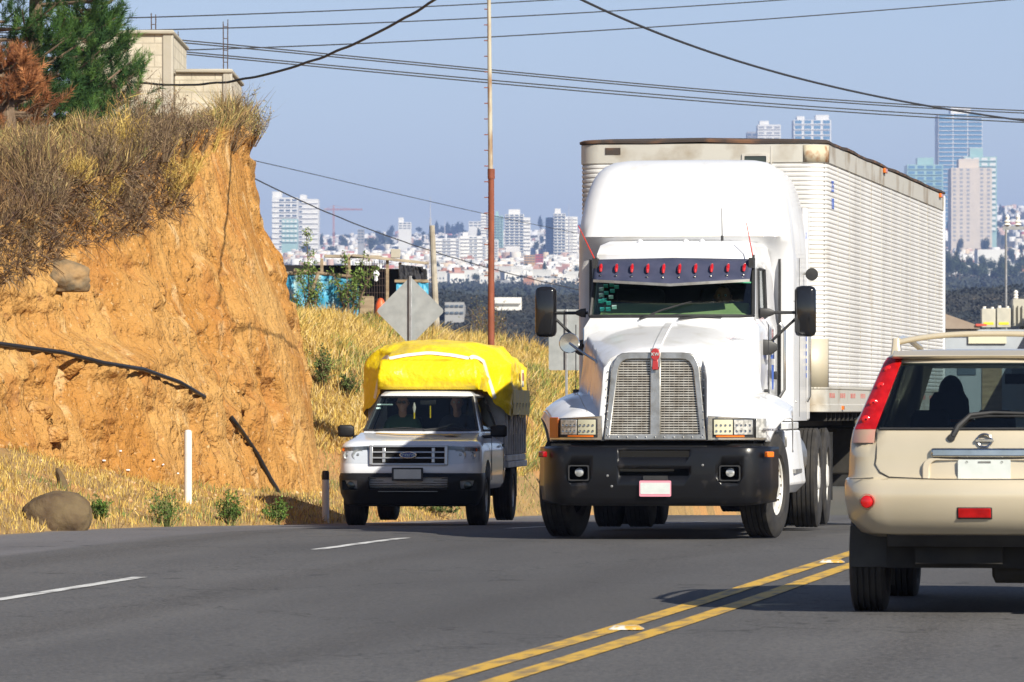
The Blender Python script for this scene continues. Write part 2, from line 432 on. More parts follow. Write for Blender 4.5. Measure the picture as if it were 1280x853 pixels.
# ============================================================ the cut embankment
BP = [(-24,44),(-14,50),(-9.0,58.5),(-6.4,65),(-4.6,71),(-3.35,76),(-2.85,78.6),(-2.95,80.5),(-3.3,86),(-3.75,95),(-5.5,103),(-12,108),(-22,106),(-30,92),(-32,66),(-30,50)]
BH = [3.0, 3.0, 3.0, 3.15, 4.2, 5.0, 5.25, 5.3, 5.3, 5.2, 5, 5, 5, 5, 4, 3]
def catmull(P, t):
    n = len(P); i = int(math.floor(t)) % n; f = t - math.floor(t)
    p0, p1, p2, p3 = (np.array(P[(i+k) % n], float) for k in (-1, 0, 1, 2))
    return .5*((2*p1) + (-p0+p2)*f + (2*p0-5*p1+4*p2-p3)*f*f + (-p0+3*p1-3*p2+p3)*f**3)
BP3 = [(a[0], a[1], h) for a, h in zip(BP, BH)]
ts = np.concatenate([np.linspace(0, 1.2, 16, endpoint=False), np.linspace(1.2, 8.2, 980, endpoint=False), np.linspace(8.2, 16, 60, endpoint=False)])
ring = np.array([catmull(BP3, t) for t in ts]); nr_ = len(ring)
tang = np.roll(ring, -1, 0)[:, :2] - np.roll(ring, 1, 0)[:, :2]; tang /= np.linalg.norm(tang, axis=1, keepdims=True)
inn = np.stack([-tang[:, 1], tang[:, 0]], 1)                 # inward normal (ring runs anticlockwise seen from above)
arc = np.concatenate([[0], np.cumsum(np.linalg.norm(np.diff(ring[:, :2], axis=0), axis=1))])
VV = np.linspace(0, 1, 170)
OFF = np.interp(VV, [0,.1,.21,.43,.56,.68,.81,.91,1], [-.32,-.22,-.10,.12,.36,.62,.84,.98,1.12])
z0 = np.array([min(float(g(p[1])), 0) - .35 for p in ring])
rows = []
for k, v in enumerate(VV):
    z = z0 + (ring[:, 2] - z0) * v
    px_, py_ = ring[:, 0], ring[:, 1]
    s = arc
    n = .55*fbm(s*.22, z*.16, 1.3, 3, 31) + .26*fbm(s*.75, z*.42, 4.1, 4, 33) \
        + .13*fbm(s*2.4, z*1.7, 2.2, 4, 35) + .045*fbm(s*6, z*4, .7, 3, 37) + .022*fbm(s*13, z*11, 2.7, 2, 39) + .05*np.maximum(0, fbm(s*3.4, z*2.8, 8.8, 2, 40)-.15)*4*np.abs(fbm(s*9, z*8, 3.1, 2, 42))
    rid = 1 - np.abs(fbm(s*.9, z*.32, 9.3, 3, 41)); n = n - .75*np.clip(rid-.955, 0, 1)/.045*.42       # erosion cracks
    rid2 = 1 - np.abs(fbm(s*1.9, z*.9, 5.3, 3, 47)); n = n - np.clip(rid2-.96, 0, 1)/.04*.10
    led = fbm(s*.5, z*2.6, 7.7, 3, 43); n = n + .09*np.clip(led*3, -1, 1)*sstep(.45, .1, np.abs(v-.55))
    damp = .35 + .65*sstep(0, .12, v) 
    taper = 1 - .85*np.exp(-((arc - arc[np.argmin(np.hypot(ring[:,0]+2.85, ring[:,1]-78.6))])/1.6)**2)      # quieter at the free end
    out = n * damp * taper * .88
    # rounded buttress low on the face, and the recess above it
    sb = arc[np.argmin(np.hypot(ring[:,0]+4.9, ring[:,1]-70.0))]
    out = out + .38*np.exp(-((s-sb)/1.35)**4)*sstep(2.15, 1.75, z)*sstep(-.6, .2, z)
    off = OFF[k]*(.95 + .25*np.sin(s*.35)) - out
    off = off - .16*np.exp(-((v-1)/.035)**2)                   # sod lip
    rows.append(np.stack([px_ + inn[:, 0]*off, py_ + inn[:, 1]*off, z], 1))
top = rows[-1].copy()
cen = np.array([-17., 80.])
wt = np.concatenate([np.linspace(.006, .35, 60), np.linspace(.37, 1, 14)])
for w_ in wt:
    f = w_
    xy = top[:, :2]*(1-f) + (cen*.35 + top[:, :2]*0 + .65*np.stack([np.clip(top[:,0], -20, -13), np.clip(top[:,1], 66, 94)], 1)) * f if False else top[:, :2]*(1-f) + np.stack([np.clip(top[:,0], -20, -13), np.clip(top[:,1], 66, 94)], 1)*f
    dist = np.linalg.norm(xy - top[:, :2], axis=1)
    rise = (4.75 - top[:, 2])*sstep(0, 4.2, dist)
    z = top[:, 2] + rise + (.30*fbm(xy[:,0]*.5, xy[:,1]*.5, 0, 4, 51) + .08*fbm(xy[:,0]*3, xy[:,1]*3, 0, 3, 53))*sstep(0, .8, dist)
    rows.append(np.stack([xy[:, 0], xy[:, 1], z], 1))
V = np.array(rows); nrw = len(rows)
i = (np.arange(nrw-1)[:, None]*nr_ + np.arange(nr_)[None]).ravel(); j = (np.arange(nrw-1)[:, None]*nr_ + (np.arange(nr_)+1)[None] % nr_).ravel()
BF = np.stack([i, j, j+nr_, i+nr_], 1)
def claymat():
    m = M('clay_bank', (.41, .195, .050), .95, col2=(.50, .29, .10), scale=.55, stretch=(1, 1, .8), contrast=(.4, .62), detail=7, bump=.9, bscale=6, bdist=.12, spec=.1)
    n = m.node_tree; L = n.links.new; b = n.nodes['Principled BSDF']
    src = b.inputs['Base Color'].links[0].from_socket
    tc = n.nodes.new('ShaderNodeTexCoord')
    for sc, a_, c_, col, st in ((1.4, .54, .66, (.40, .18, .05, 1), (1, 1, .7)), (6, .62, .70, (.30, .15, .06, 1), (1, 1, 1)), (16, .62, .72, (.62, .44, .24, 1), (1, 1, 1)), (3.2, .60, .72, (.64, .44, .22, 1), (1, 1, .5))):
        mp = n.nodes.new('ShaderNodeMapping'); mp.inputs['Scale'].default_value = st; L(tc.outputs['Object'], mp.inputs[0])
        t = n.nodes.new('ShaderNodeTexNoise'); t.inputs['Scale'].default_value = sc; t.inputs['Detail'].default_value = 5; L(mp.outputs[0], t.inputs['Vector'])
        r = n.nodes.new('ShaderNodeMapRange'); r.inputs[1].default_value = a_; r.inputs[2].default_value = c_; r.inputs[4].default_value = .7; L(t.outputs['Fac'], r.inputs[0])
        x = n.nodes.new('ShaderNodeMix'); x.data_type = 'RGBA'; x.inputs[7].default_value = col; L(r.outputs[0], x.inputs[0]); L(src, x.inputs[6]); src = x.outputs[2]
    L(src, b.inputs['Base Color'])
    # a second, finer relief over the first
    b1 = b.inputs['Normal'].links[0].from_node
    t = n.nodes.new('ShaderNodeTexNoise'); t.inputs['Scale'].default_value = 22; t.inputs['Detail'].default_value = 6; L(tc.outputs['Object'], t.inputs['Vector'])
    b2 = n.nodes.new('ShaderNodeBump'); b2.inputs['Strength'].default_value = .9; b2.inputs['Distance'].default_value = .05; L(t.outputs['Fac'], b2.inputs['Height']); L(b1.outputs[0], b2.inputs['Normal']); L(b2.outputs[0], b.inputs['Normal'])
    return m
clay = claymat()
bank = fastmesh('embankment', V.reshape(-1, 3), BF, clay, smooth=True, kind='structure')
VB = V
bvh_bank = BVHTree.FromPolygons([tuple(p) for p in V.reshape(-1, 3)], [tuple(int(q) for q in f) for f in BF])
def hit_bank(px, py):
    d = (at(px, py, 100) - Vector((0, 0, EYE))).normalized()
    h = bvh_bank.ray_cast(Vector((0, 0, EYE)), d)
    return h[0], h[1]
def bank_top(X, Y):
    h = bvh_bank.ray_cast(Vector((X, Y, 30)), Vector((0, 0, -1)))
    return h[0].z if h[0] is not None else float(G(X, Y))
def topz(X, Y): return max(bank_top(X, Y), float(G(X, Y)))
def hit_ground(px, py, Y0=30, Y1=180):
    """where the sight line through a photo point meets the terrain or the bank"""
    d = at(px, py, 1) - Vector((0, 0, EYE)); h, _ = hit_bank(px, py); Y = Y0
    while Y < Y1:
        p = Vector((0, 0, EYE)) + d*Y
        if p.z < float(G(p.x, p.y)): break
        Y += .15
    p = Vector((0, 0, EYE)) + d*Y
    if h is not None and h.y < p.y: return h
    return Vector((p.x, p.y, float(G(p.x, p.y))))

# ============================================================ grass, brush and weeds
gm = M('grass_blades', (.3, .2, .1), .8, attr='tone', spec=.2)
b_ = gm.node_tree.nodes['Principled BSDF']
def scatter_grass(name, P, hmin, hmax, width, cols, rs, tilt=.45, **tg):
    n = len(P); h = rs.uniform(hmin, hmax, n) * np.where(rs.rand(n) < .1, 1.5, 1)
    an = rs.uniform(0, 2*np.pi, n); tl = np.abs(rs.normal(0, tilt, n))
    tip = P + np.stack([np.cos(an)*tl*h, np.sin(an)*tl*h, h], 1)
    v, t = blade_arrays(P, tip, width, rs)
    c = np.repeat(cols, 5, 0)
    return fastmesh(name, v, t, gm, c, **tg)
def palette(n, rs, cols, var=.12):
    c = np.array(cols)[rs.randint(0, len(cols), n)]
    return np.clip(c * (1 + rs.normal(0, var, (n, 1))), 0.005, 1)
GOLD = [(.56, .39, .10), (.48, .32, .075), (.60, .45, .15), (.36, .23, .06), (.50, .36, .10)]
GREENISH = [(.14, .19, .05), (.20, .24, .07), (.10, .15, .04), (.30, .28, .10)]
DARKBR = [(.10, .065, .035), (.16, .10, .05), (.22, .14, .07), (.13, .08, .05)]
def field(N, X0, X1, Y0, Y1, rs):
    Y = rs.uniform(Y0, Y1, N); a = rs.uniform(X0, X1, N); X = a * Y
    return X, Y
rs = np.random.RandomState(3)
# verge in front of the bank, thin and patchy
X, Y = field(190000, -.118, .02, 52, 98, rs); q = X*CT - Y*ST; d = EDGE - q
keep = (d > -.02) & (d < 6.5) & (fbm(X*.8, Y*.8, 0, 3, 61) > -.9 + .95*sstep(.9, 3.2, d)) & (rs.rand(len(X)) < .62)
X, Y, d = X[keep], Y[keep], d[keep]
P = np.stack([X, Y, G(X, Y)-.01], 1); n = len(P)
c = palette(n, rs, GOLD); gr = palette(n, rs, GREENISH)
f = (fbm(X*.6, Y*.6, 0, 3, 71) > .12)[:, None] & (rs.rand(n, 1) < .7); f = f | ((Y > 86) & (d < 2.2) & (rs.rand(n) < .6))[:, None]
c = np.where(f, gr, c); c = np.where((rs.rand(n, 1) < .22), palette(n, rs, DARKBR[1:3] + [(.33, .24, .12)]), c)
scatter_grass('verge_grass', P, .03, .11, .009, c, rs, kind='stuff', label='short dry grass and green weeds along the road edge', cat='grass')
# the dry grass hill beyond the bank
X, Y = field(330000, -.062, .03, 84, 142, rs); q = X*CT - Y*ST; d = EDGE - q
keep = (d > .5) & (d < 14) & (fbm(X*.7, Y*.7, 0, 3, 63) > -.42) & (rs.rand(len(X)) < .8)
X, Y, d = X[keep], Y[keep], d[keep]
P = np.stack([X, Y, G(X, Y)-.02], 1); n = len(P)
c = palette(n, rs, GOLD + [(.62, .48, .24)], .15)
f = (fbm(X*.45+3, Y*.45, 0, 3, 73) > .28)[:, None] & (rs.rand(n, 1) < .6)
f = f | ((d[:, None] < 3.2) & (Y[:, None] > 88) & (rs.rand(n, 1) < .55*(fbm(X, Y, 0, 2, 19)[:, None] > -.2)))
c = np.where(f, palette(n, rs, GREENISH + [(.24, .34, .06)] + DARKBR[2:3]), c)
cl = .6 + .8*np.clip(fbm(X*1.3, Y*1.3, 0, 2, 81)+.3, 0, 1)
h = rs.uniform(.14, .36, n)*cl; an = rs.uniform(0, 6.28, n); tl = np.abs(rs.normal(0, .6, n))
v, t = blade_arrays(P, P + np.stack([np.cos(an)*tl*h, np.sin(an)*tl*h, h], 1), .013, rs)
fastmesh('hill_grass', v, t, gm, np.repeat(c, 5, 0), kind='stuff', label='dry golden grass covering the hill behind the pickup', cat='grass')
# brush on top of the bank: sample the upper sheet and lip of the bank mesh
def bank_samples(N, r0, r1, rs, amax=9e9):
    lo = np.searchsorted(ts, 1.2); hi = np.searchsorted(ts, 8.4)
    ii = rs.uniform(r0, r1, N); jj = rs.randint(lo, hi, N); a = ii.astype(int); f = (ii-a)[:, None]
    p = VB[a, jj]*(1-f) + VB[np.minimum(a+1, nrw-1), jj]*f
    return p
P = bank_samples(84000, 167, 169+56, rs)
den = fbm(P[:,0]*.9, P[:,1]*.9, 0, 3, 91)
P = P[(den > -.45)]; P = P[(P[:,0]/P[:,1] < -.0455) | (rs.rand(len(P)) < .5)]; n = len(P); den = fbm(P[:,0]*.9, P[:,1]*.9, 0, 3, 91)
dk = 1.3*fbm(P[:,0]*.75, P[:,1]*.75, P[:,2]*.5, 3, 93) + .22*rs.normal(size=n) + .75*sstep(3.2, 5.0, P[:,2]) - .55
c = np.where((dk > .06)[:, None], palette(n, rs, [(.46, .33, .12), (.36, .25, .09), (.52, .38, .16), (.30, .20, .08), (.30, .27, .10), (.20, .21, .07), (.26, .16, .08), (.22, .14, .07)], .22), palette(n, rs, DARKBR + [(.26, .18, .09)], .2))
h = rs.uniform(.10, .46, n)*(1 - .45*sstep(4.2, 4.7, P[:,2])*(P[:,0]/P[:,1] < -.052))*(.35+1.5*np.clip(fbm(P[:,0]*2.2, P[:,1]*2.2, 0, 2, 97)+.35, 0, 1)); an = rs.uniform(0, 6.28, n); tl = np.abs(rs.normal(0, .55, n))
v, t = blade_arrays(P, P + np.stack([np.cos(an)*tl*h, np.sin(an)*tl*h - .1*h, h], 1), .010, rs, .5)
fastmesh('bank_top_grass', v, t, gm, np.repeat(c, 5, 0), kind='stuff', label='tall dry grass over the top of the clay bank', cat='grass')
# overhanging dark dead brush along the lip, left part
P = bank_samples(46000, 139, 182, rs)
k = (P[:,1] < 75.5) & (P[:, 0]/P[:, 1] < -.052) & (fbm(P[:,0]*1.1, P[:,1]*1.1, 0, 3, 95) > -.25 + .5*sstep(3.0, 2.4, P[:,2])); P = P[k]; n = len(P)
c = palette(n, rs, DARKBR + [(.09, .055, .045), (.20, .15, .10)], .25)
h = rs.uniform(.12, .42, n); an = rs.uniform(0, 6.28, n)
dv = np.stack([np.cos(an)*.55+.15, np.sin(an)*.5-.35, rs.uniform(-.75, .9, n)], 1)
v, t = blade_arrays(P, P + dv*h[:, None], .011, rs, .6)
fastmesh('dead_brush', v, t, gm, np.repeat(c, 5, 0), kind='stuff', label='dark dead brush hanging over the lip of the clay bank', cat='brush')
# small dirt clods and stones at the foot of the bank
P2x, P2y = field(900, -.115, -.03, 58, 80, rs)
m_clod = M('clods', (.45, .26, .10), .95, col2=(.55, .42, .26), scale=5, bump=.5)
vs_, fs_ = [], []
ico = [(0,0,1),(.9,0,.3),(.3,.85,.3),(-.7,.5,.3),(-.7,-.5,.3),(.3,-.85,.3),(.7,.5,-.5),(-.3,.85,-.5),(-.9,0,-.5),(-.3,-.85,-.5),(.7,-.5,-.5)]
icf = [(0,1,2),(0,2,3),(0,3,4),(0,4,5),(0,5,1),(1,6,2),(2,7,3),(3,8,4),(4,9,5),(5,10,1),(2,6,7),(3,7,8),(4,8,9),(5,9,10),(1,10,6),(6,10,9),(6,9,8),(6,8,7)]
for x, y in zip(P2x, P2y):
    dd = EDGE - (x*CT - y*ST)
    if dd < .3 or dd > 3: continue
    s_ = rs.uniform(.01, .045); z = float(G(x, y)); o_ = len(vs_)
    vs_ += [(x + a*s_*rs.uniform(.7, 1.3), y + b*s_, z + c_*s_*.8) for a, b, c_ in ico]; fs_ += [(o_+a, o_+b, o_+c_) for a, b, c_ in icf]
fastmesh('gravel', vs_, fs_, m_clod, kind='stuff', label='clods and small stones on the verge', cat='gravel')

# ---- single shrubs
def bush(name, loc, H, Wd, cols_leaf, cols_stem, label, cat, nst=40, nleaf=900, leaf=.022, group=None, spread=1.0, seed=1, droop=0., stemw=.009):
    rs = np.random.RandomState(seed)
    root = empty(name, loc, label=label, cat=cat, group=group)
    n = nst; an = rs.uniform(0, 6.28, n); r_ = np.sqrt(rs.uniform(0, 1, n))*Wd*.5*spread; hh = rs.uniform(.45, 1, n)*H*(1-.35*(r_/(Wd*.5))**2)
    base = np.stack([np.cos(an)*r_*.25, np.sin(an)*r_*.25, np.full(n, -.03)], 1); tip = np.stack([np.cos(an)*r_, np.sin(an)*r_, hh - droop*r_], 1)
    v, t = blade_arrays(base, tip, stemw, rs, .5)
    # side twigs
    f = rs.uniform(.35, .95, n*4); k = rs.randint(0, n, n*4); b2 = base[k] + (tip[k]-base[k])*f[:, None]
    d2 = rs.normal(size=(n*4, 3))*.10*H; d2[:, 2] = np.abs(d2[:, 2]) + .04*H
    v2, t2 = blade_arrays(b2, b2+d2, stemw*.7, rs, .4)
    c = np.repeat(palette(n, rs, cols_stem, .15), 5, 0); c2 = np.repeat(palette(n*4, rs, cols_stem, .15), 5, 0)
    fastmesh('stem', np.concatenate([v, v2]), np.concatenate([t, t2+len(v)]), gm, np.concatenate([c, c2]), parent=root)
    if nleaf:
        k = rs.randint(0, n*4, nleaf); f = rs.uniform(.1, 1.1, nleaf)[:, None]; p = b2[k] + d2[k]*f + rs.normal(0, .018*H, (nleaf, 3))
        v, t = leaf_arrays(p, rs.uniform(.6, 1.3, nleaf)*leaf, rs, .45)
        fastmesh('foliage', v, t, gm, np.repeat(palette(nleaf, rs, cols_leaf, .22), 4, 0), parent=root)
    return root
GRN = [(.07, .13, .02), (.10, .18, .03), (.05, .10, .02), (.14, .22, .05)]
wl = ['small round green weed clump at the road edge between the boulder and the white posts', 'sparse green weeds growing up the verge left of the tall white post', 'round green weed clump at the road edge just right of the tall white post', 'green weed clump at the foot of the clay bank left of the short black-capped post']
for k, (px, py, wpx, hpx) in enumerate(((126, 652, 30, 30), (208, 660, 50, 48), (288, 656, 42, 44), (345, 655, 42, 32))):
    p = hit_ground(px, py); s_ = p.y/FPX
    bush('green_weed', p, hpx*s_*1.1, wpx*s_, GRN, [(.10, .14, .04), (.2, .2, .08)], wl[k], 'weed', 46, 1300 if k != 1 else 700, .016, 'green weeds at the road edge', seed=20+k)
# tufts near the rear wheels and hill foot
for k, (px, py, wpx, hpx, lb) in enumerate(((404, 487, 18, 50, 'upright dark green plant at the left edge of the grass hill beside the clay bank'), (436, 500, 26, 36, 'low dark green plant on the grass hill just left of the yellow tarpaulin'),
        (545, 645, 70, 22, 'low green weeds seen under the pickup'), (610, 432, 60, 60, 'loose brown and green bush around the rusty pole'), (560, 425, 44, 40, 'thin twiggy bush between the diamond sign and the rusty pole'),
        (455, 398, 60, 30, 'green bush in front of the blue tarpaulin fence'), (655, 520, 34, 60, 'brown thorny bush on the hillside right of the yellow tarpaulin'))):
    p = hit_ground(px, py); s_ = p.y/FPX
    br = k in (3, 4, 6)
    bush('hill_bush', p, hpx*s_*1.15, wpx*s_, [(.20, .17, .06), (.13, .14, .04), (.25, .18, .08)] if br else [(.06, .10, .025), (.09, .13, .035), (.13, .16, .05)], [(.22, .15, .08), (.14, .10, .05)], lb, 'bush', 40, 420 if br else 1200, .022, seed=40+k)
# bushes at the right end of the bank top
tb = [((312, 176), 60, 70, 'bushy dry shrub with pale seed heads at the right tip of the clay bank', [(.30, .26, .10), (.36, .28, .14), (.22, .20, .08)], 1500),
      ((262, 185), 34, 60, 'clump of pale yellow grass beside the shrub on the bank tip', [(.5, .4, .16)], 0),
      ((225, 190), 70, 90, 'tall brown twiggy bush in front of the unfinished block building', [(.2, .13, .08), (.25, .18, .1)], 500),
      ((180, 210), 60, 100, 'tall bare twigs rising before the upper block wall', [(.24, .17, .09)], 260),
      ((130, 250), 60, 70, 'yellowish tall grass clump below the pine branches', [(.42, .36, .12)], 0),
      ((105, 290), 46, 78, 'bright straw coloured grass clump hanging on the bank slope', [(.5, .4, .2)], 0)]
names_ = ['thin brown twig clump', 'reddish brown bare bush', 'tall seeding grass clump', 'dense dark brown bush', 'straggly grey brown bush', 'short straw coloured tussock', 'dry bush with sparse olive leaves', 'leaning bunch of brown stalks']
for k_, (px_, py_) in enumerate(((150, 185), (170, 170), (200, 178), (243, 168), (285, 165), (90, 215), (60, 250), (40, 205), (205, 235), (155, 262), (120, 205), (20, 290), (75, 262), (232, 205))):
    tb.append(((px_, py_+16), 56, (70, 84, 78, 46, 58, 44, 60, 74)[k_ % 8], names_[k_ % 8] + [' on the bank top near the block wall', ' lower on the overgrown bank slope'][int(py_ > 200 and px_ < 230)] + (', further left' if k_ >= 8 else ''), [(.26, .20, .09), (.20, .13, .07)], (0, 300, 200, 900, 500, 0, 700, 100)[k_ % 8]))
for k, ((px, py), wpx, hpx, lb, lc, nl) in enumerate(tb):
    p = hit_ground(px, py, 60, 130)
    if p.z < 2: p = hit_ground(px, py+12, 60, 130)
    s_ = p.y/FPX*(1.35 if k > 5 else 1); gold = nl == 0
    bush('dry_shrub', p - Vector((0, -.25, .05)), hpx*s_, wpx*s_, lc, GOLD if gold else [(.16, .11, .07), (.24, .17, .10), (.12, .08, .05)], lb, 'shrub', 130 if gold else 90, nl, .016, 'dry shrubs on the bank top', seed=60+k)

# ---- rocks
def rock(name, loc, dims, label, mat, seed, flat=0):
    bm = bmesh.new(); bmesh.ops.create_icosphere(bm, subdivisions=5, radius=1)
    co = np.array([v.co[:] for v in bm.verts]); n = fbm(co[:,0]*1.3+seed, co[:,1]*1.3, co[:,2]*1.3, 4, seed)
    n2 = fbm(co[:,0]*4+seed, co[:,1]*4, co[:,2]*4, 3, seed+3)
    for v, a, b in zip(bm.verts, n, n2):
        s_ = 1 + .22*a + .05*b; c = v.co*s_
        v.co = Vector((c.x*dims[0], c.y*dims[1], max(c.z, -.6)*dims[2]))
    me = bpy.data.meshes.new(name); bm.to_mesh(me); bm.free()
    o = link(name, me, mat, None, ang=60, label=label, cat='rock'); o.location = loc; return o
m_rock = M('basalt', (.080, .050, .026), .9, col2=(.14, .10, .05), scale=3.5, bump=.7, bscale=14, bdist=.03)
m_rock2 = M('grey_stone', (.12, .095, .06), .9, col2=(.32, .20, .09), scale=5, bump=.7, bscale=12, bdist=.03)
p = hit_ground(68, 668); rock('boulder', p + Vector((0, .2, .10)), (.37, .28, .31), 'large rounded dark brown boulder at the road edge on the left', m_rock, 5)
p = hit_ground(78, 612); o = rock('stone_slab', p + Vector((0, 0, .06)), (.05, .06, .18), 'narrow pointed dark stone sticking up behind the boulder', m_rock, 8); o.rotation_euler = (0, R(-18), 0)
for px, py, dm, lb, m_ in ((72, 350, (.40, .3, .24), 'grey weathered rock lodged in the clay face below the hanging brush', m_rock2), (60, 545, (.24, .14, .13), 'round clay coloured rock stuck low in the clay face', clay), (35, 515, (.28, .16, .16), 'larger clay coloured rock lump at the left of the clay face', clay)):
    h, nn = hit_bank(px, py)
    if h is not None: rock('bank_rock', h + Vector((0, .15 + (.07 if m_ is m_rock2 else 0), 0)), dm, lb, m_, int(px)+9)
p = hit_ground(76, 618); 
# ---- black hose lying over the clay face
m_hose = M('black_hose', (.015, .015, .017), .45)
def hose(pts, lb, r=.028):
    P = []
    for a, b in zip(pts[:-1], pts[1:]):
        for k in range(6):
            f = k/6; h, nn = hit_bank(a[0]+(b[0]-a[0])*f, a[1]+(b[1]-a[1])*f)
            if h is not None: P.append(h + Vector((0, -.05, .0)))
    # a hose bridges hollows: smooth the depth
    Pn = np.array([p[:] for p in P]); 
    dep = Pn[:, 1].copy()
    for _ in range(12):
        sm = dep.copy(); sm[1:-1] = (dep[:-2]+dep[2:])/2; dep = np.minimum(sm, dep)
    out = []
    for p, dy in zip(P, dep):
        k = dy / p.y; out.append(Vector((p.x*k, dy, EYE + (p.z-EYE)*k)))
    MB().tube(out, r, 8).build('hose', m_hose, None, label=lb, cat='hose', group='black hose over the clay face')
hose([(-40, 424), (0, 430), (80, 441), (130, 454), (180, 462), (225, 478), (262, 500)], 'long upper length of black hose sagging across the clay face')
hose([(289, 521), (303, 540), (322, 568), (338, 598), (350, 618), (364, 634)], 'short lower length of black hose running down to the foot of the clay face', .030)

# ---- white marker posts
m_post = M('post_white', (.72, .71, .68), .5, col2=(.55, .5, .42), scale=6, contrast=(.55, .75), amt=.5); m_blk = M('post_cap_black', (.02, .02, .02), .6)
p = hit_ground(235, 630); s_ = p.y/FPX
pr = empty('marker_post', p, label='tall plain white marker post standing in front of the clay bank', cat='marker post', group='white posts at the road edge')
MB().lathe([(-.2, .047), (.84, .047), (.875, .04), (.885, .02), (.888, .0)], (0, 0, 0), 'z', 20).build('post', m_post, pr)
p = hit_ground(407, 652); h_ = 63*p.y/FPX
pr = empty('marker_post', p, label='short white marker post with black cap beside the white pickup', cat='marker post', group='white posts at the road edge')
MB().lathe([(-.2, .047), (h_*.82, .047)], (0, 0, 0), 'z', 20).build('post', m_post, pr)
MB().lathe([(h_*.821, .048), (h_*.97, .048), (h_, .035), (h_, 0)], (0, 0, 0), 'z', 20).build('cap', m_blk, pr)

# ---- back of the diamond sign and of the rectangular sign
m_alu = M('sign_back', (.30, .32, .32), .5, .35, col2=(.38, .40, .40), scale=6, bump=.05)
m_galv = M('galvanised', (.38, .39, .40), .45, .6, col2=(.28, .28, .28), scale=9)
Y = 83.; c_ = at(513, 389, Y); sr = empty('road_sign', (c_.x, Y, float(G(c_.x, Y))), label='grey back of a diamond road sign on a post behind the yellow tarpaulin', cat='road sign', group='road signs seen from behind')
a = 43/FPX*Y; zc = c_.z - float(G(c_.x, Y))
def rot2(pts, an): return [(x*math.cos(an)-z*math.sin(an), x*math.sin(an)+z*math.cos(an)) for x, z in pts]
dp = [(x, z + zc) for x, z in rot2(rrect(-a/1.414, a/1.414, -a/1.414, a/1.414, .05), R(45))]
MB().prism(dp, 0, .004).build('sign_plate', m_alu, sr, ang=30)
MB().box(-.022, .022, -.045, -.001, -.3, zc + a*1.02).build('sign_post', m_galv, sr, bevel=.006)
Y = 92.; c_ = at(708, 436, Y); gz = float(G(c_.x, Y)); sr = empty('road_sign', (c_.x, Y, gz), label='grey back of a rectangular road sign half hidden by the truck mirror', cat='road sign', group='road signs seen from behind')
zb, zt = at(0, 463, Y).z-gz, at(0, 387, Y).z-gz
MB().prism(rrect(-.29, .29, zb, zt, .04), 0, .004).build('sign_plate', m_alu, sr)
MB().box(-.022, .022, -.045, -.001, -.3, zt).build('sign_post', m_galv, sr, bevel=.006)

# ---- rusty utility pole with step pegs
m_rust = M('rusted_pole', (.19, .055, .028), .75, .2, col2=(.30, .09, .045), scale=9, stretch=(1, 1, .3)); m_pale = M('pole_pale', (.48, .44, .34), .7, .1, col2=(.28, .16, .08), scale=3.0, stretch=(1, 1, .35), contrast=(.48, .58))
Y = 96.; c_ = at(614, 440, Y); gz = float(G(c_.x, Y)); ur = empty('utility_pole', (c_.x, Y, gz), label='tall thin utility pole, rusty red below and pale above, rising behind the pickup', cat='utility pole')
zj = at(0, 215, Y).z - gz; zt = at(0, -60, Y).z - gz
MB().tube([(0, 0, -.5), (0, 0, zj)], [.062, .052], 14).build('lower_pole', m_rust, ur)
MB().tube([(-.01, 0, zj-.1), (-.045, 0, zt)], [.042, .030], 12).build('upper_pole', m_pale, ur)
MB().tube([(0, 0, zj-.12), (0, 0, zj+.05)], .064, 14).build('collar', m_rust, ur)
k = 0; z = at(0, 345, Y).z - gz
while z < zt:
    MB().tube([(-.02, 0, z), (-.12, -.01, z)], .010, 6).build('step_peg', m_rust, ur); z += 19.6/FPX*Y; k += 1

# ---- overhead wires: real cables high over and beyond the road
m_wire = M('wire', (.035, .038, .045), .6)
def wire(pts, Y0, Y1, r, lb, wav=0.):
    n = 60; P = []
    xs_ = [p[0] for p in pts]; ys_ = [p[1] for p in pts]
    co = np.polyfit(xs_, ys_, min(len(pts)-1, 3))
    for k in range(n+1):
        f = k/n; px = xs_[0] + (xs_[-1]-xs_[0])*f; py = np.polyval(co, px) + wav*math.sin(px*.16)*(.5+.5*math.sin(px*.05))
        P.append(at(px, py, Y0 + (Y1-Y0)*f))
    MB().tube(P, r, 6).build('overhead_wire', m_wire, None, label=lb, cat='wire', group='overhead wires crossing the road')
wire([(-60, 28), (200, 22), (460, 11), (700, 0), (1000, -22)], 100, 130, .014, 'uppermost thin wire crossing near the top edge left of the pole')
wire([(-60, 42), (200, 37), (500, 28), (800, 12), (975, 0), (1340, -30)], 100, 130, .014, 'second thin wire from the top, rising to the right')
wire([(-60, 68), (200, 63), (500, 53), (900, 28), (1260, 0), (1400, -12)], 100, 130, .014, 'third thin wire from the top, rising to the top right corner')
wire([(-60, 28), (216, 48), (480, 76), (900, 113), (1340, 141)], 100, 112, .013, 'upper cable of the pair falling to the right behind the block building')
wire([(-60, 31), (216, 51), (480, 79), (900, 116), (1340, 144)], 100, 112, .013, 'second cable, just below the upper cable of the falling pair')
wire([(-60, 40), (216, 62), (480, 90), (900, 124), (1340, 152)], 100, 112, .013, 'third falling cable, upper of the lower pair')
wire([(-60, 42), (216, 65), (480, 93), (900, 128), (1340, 156)], 100, 112, .013, 'lowest of the four falling cables')
wire([(170, 103), (290, 102), (400, 72), (470, 42), (545, 0), (600, -38)], 84, 70, .018, 'wavy black cable sagging from the block building to the upper edge', .8)
wire([(640, -48), (720, 0), (860, 54), (1000, 97), (1140, 131), (1290, 152), (1400, 166)], 70, 100, .017, 'black cable descending from the top centre to the right edge')
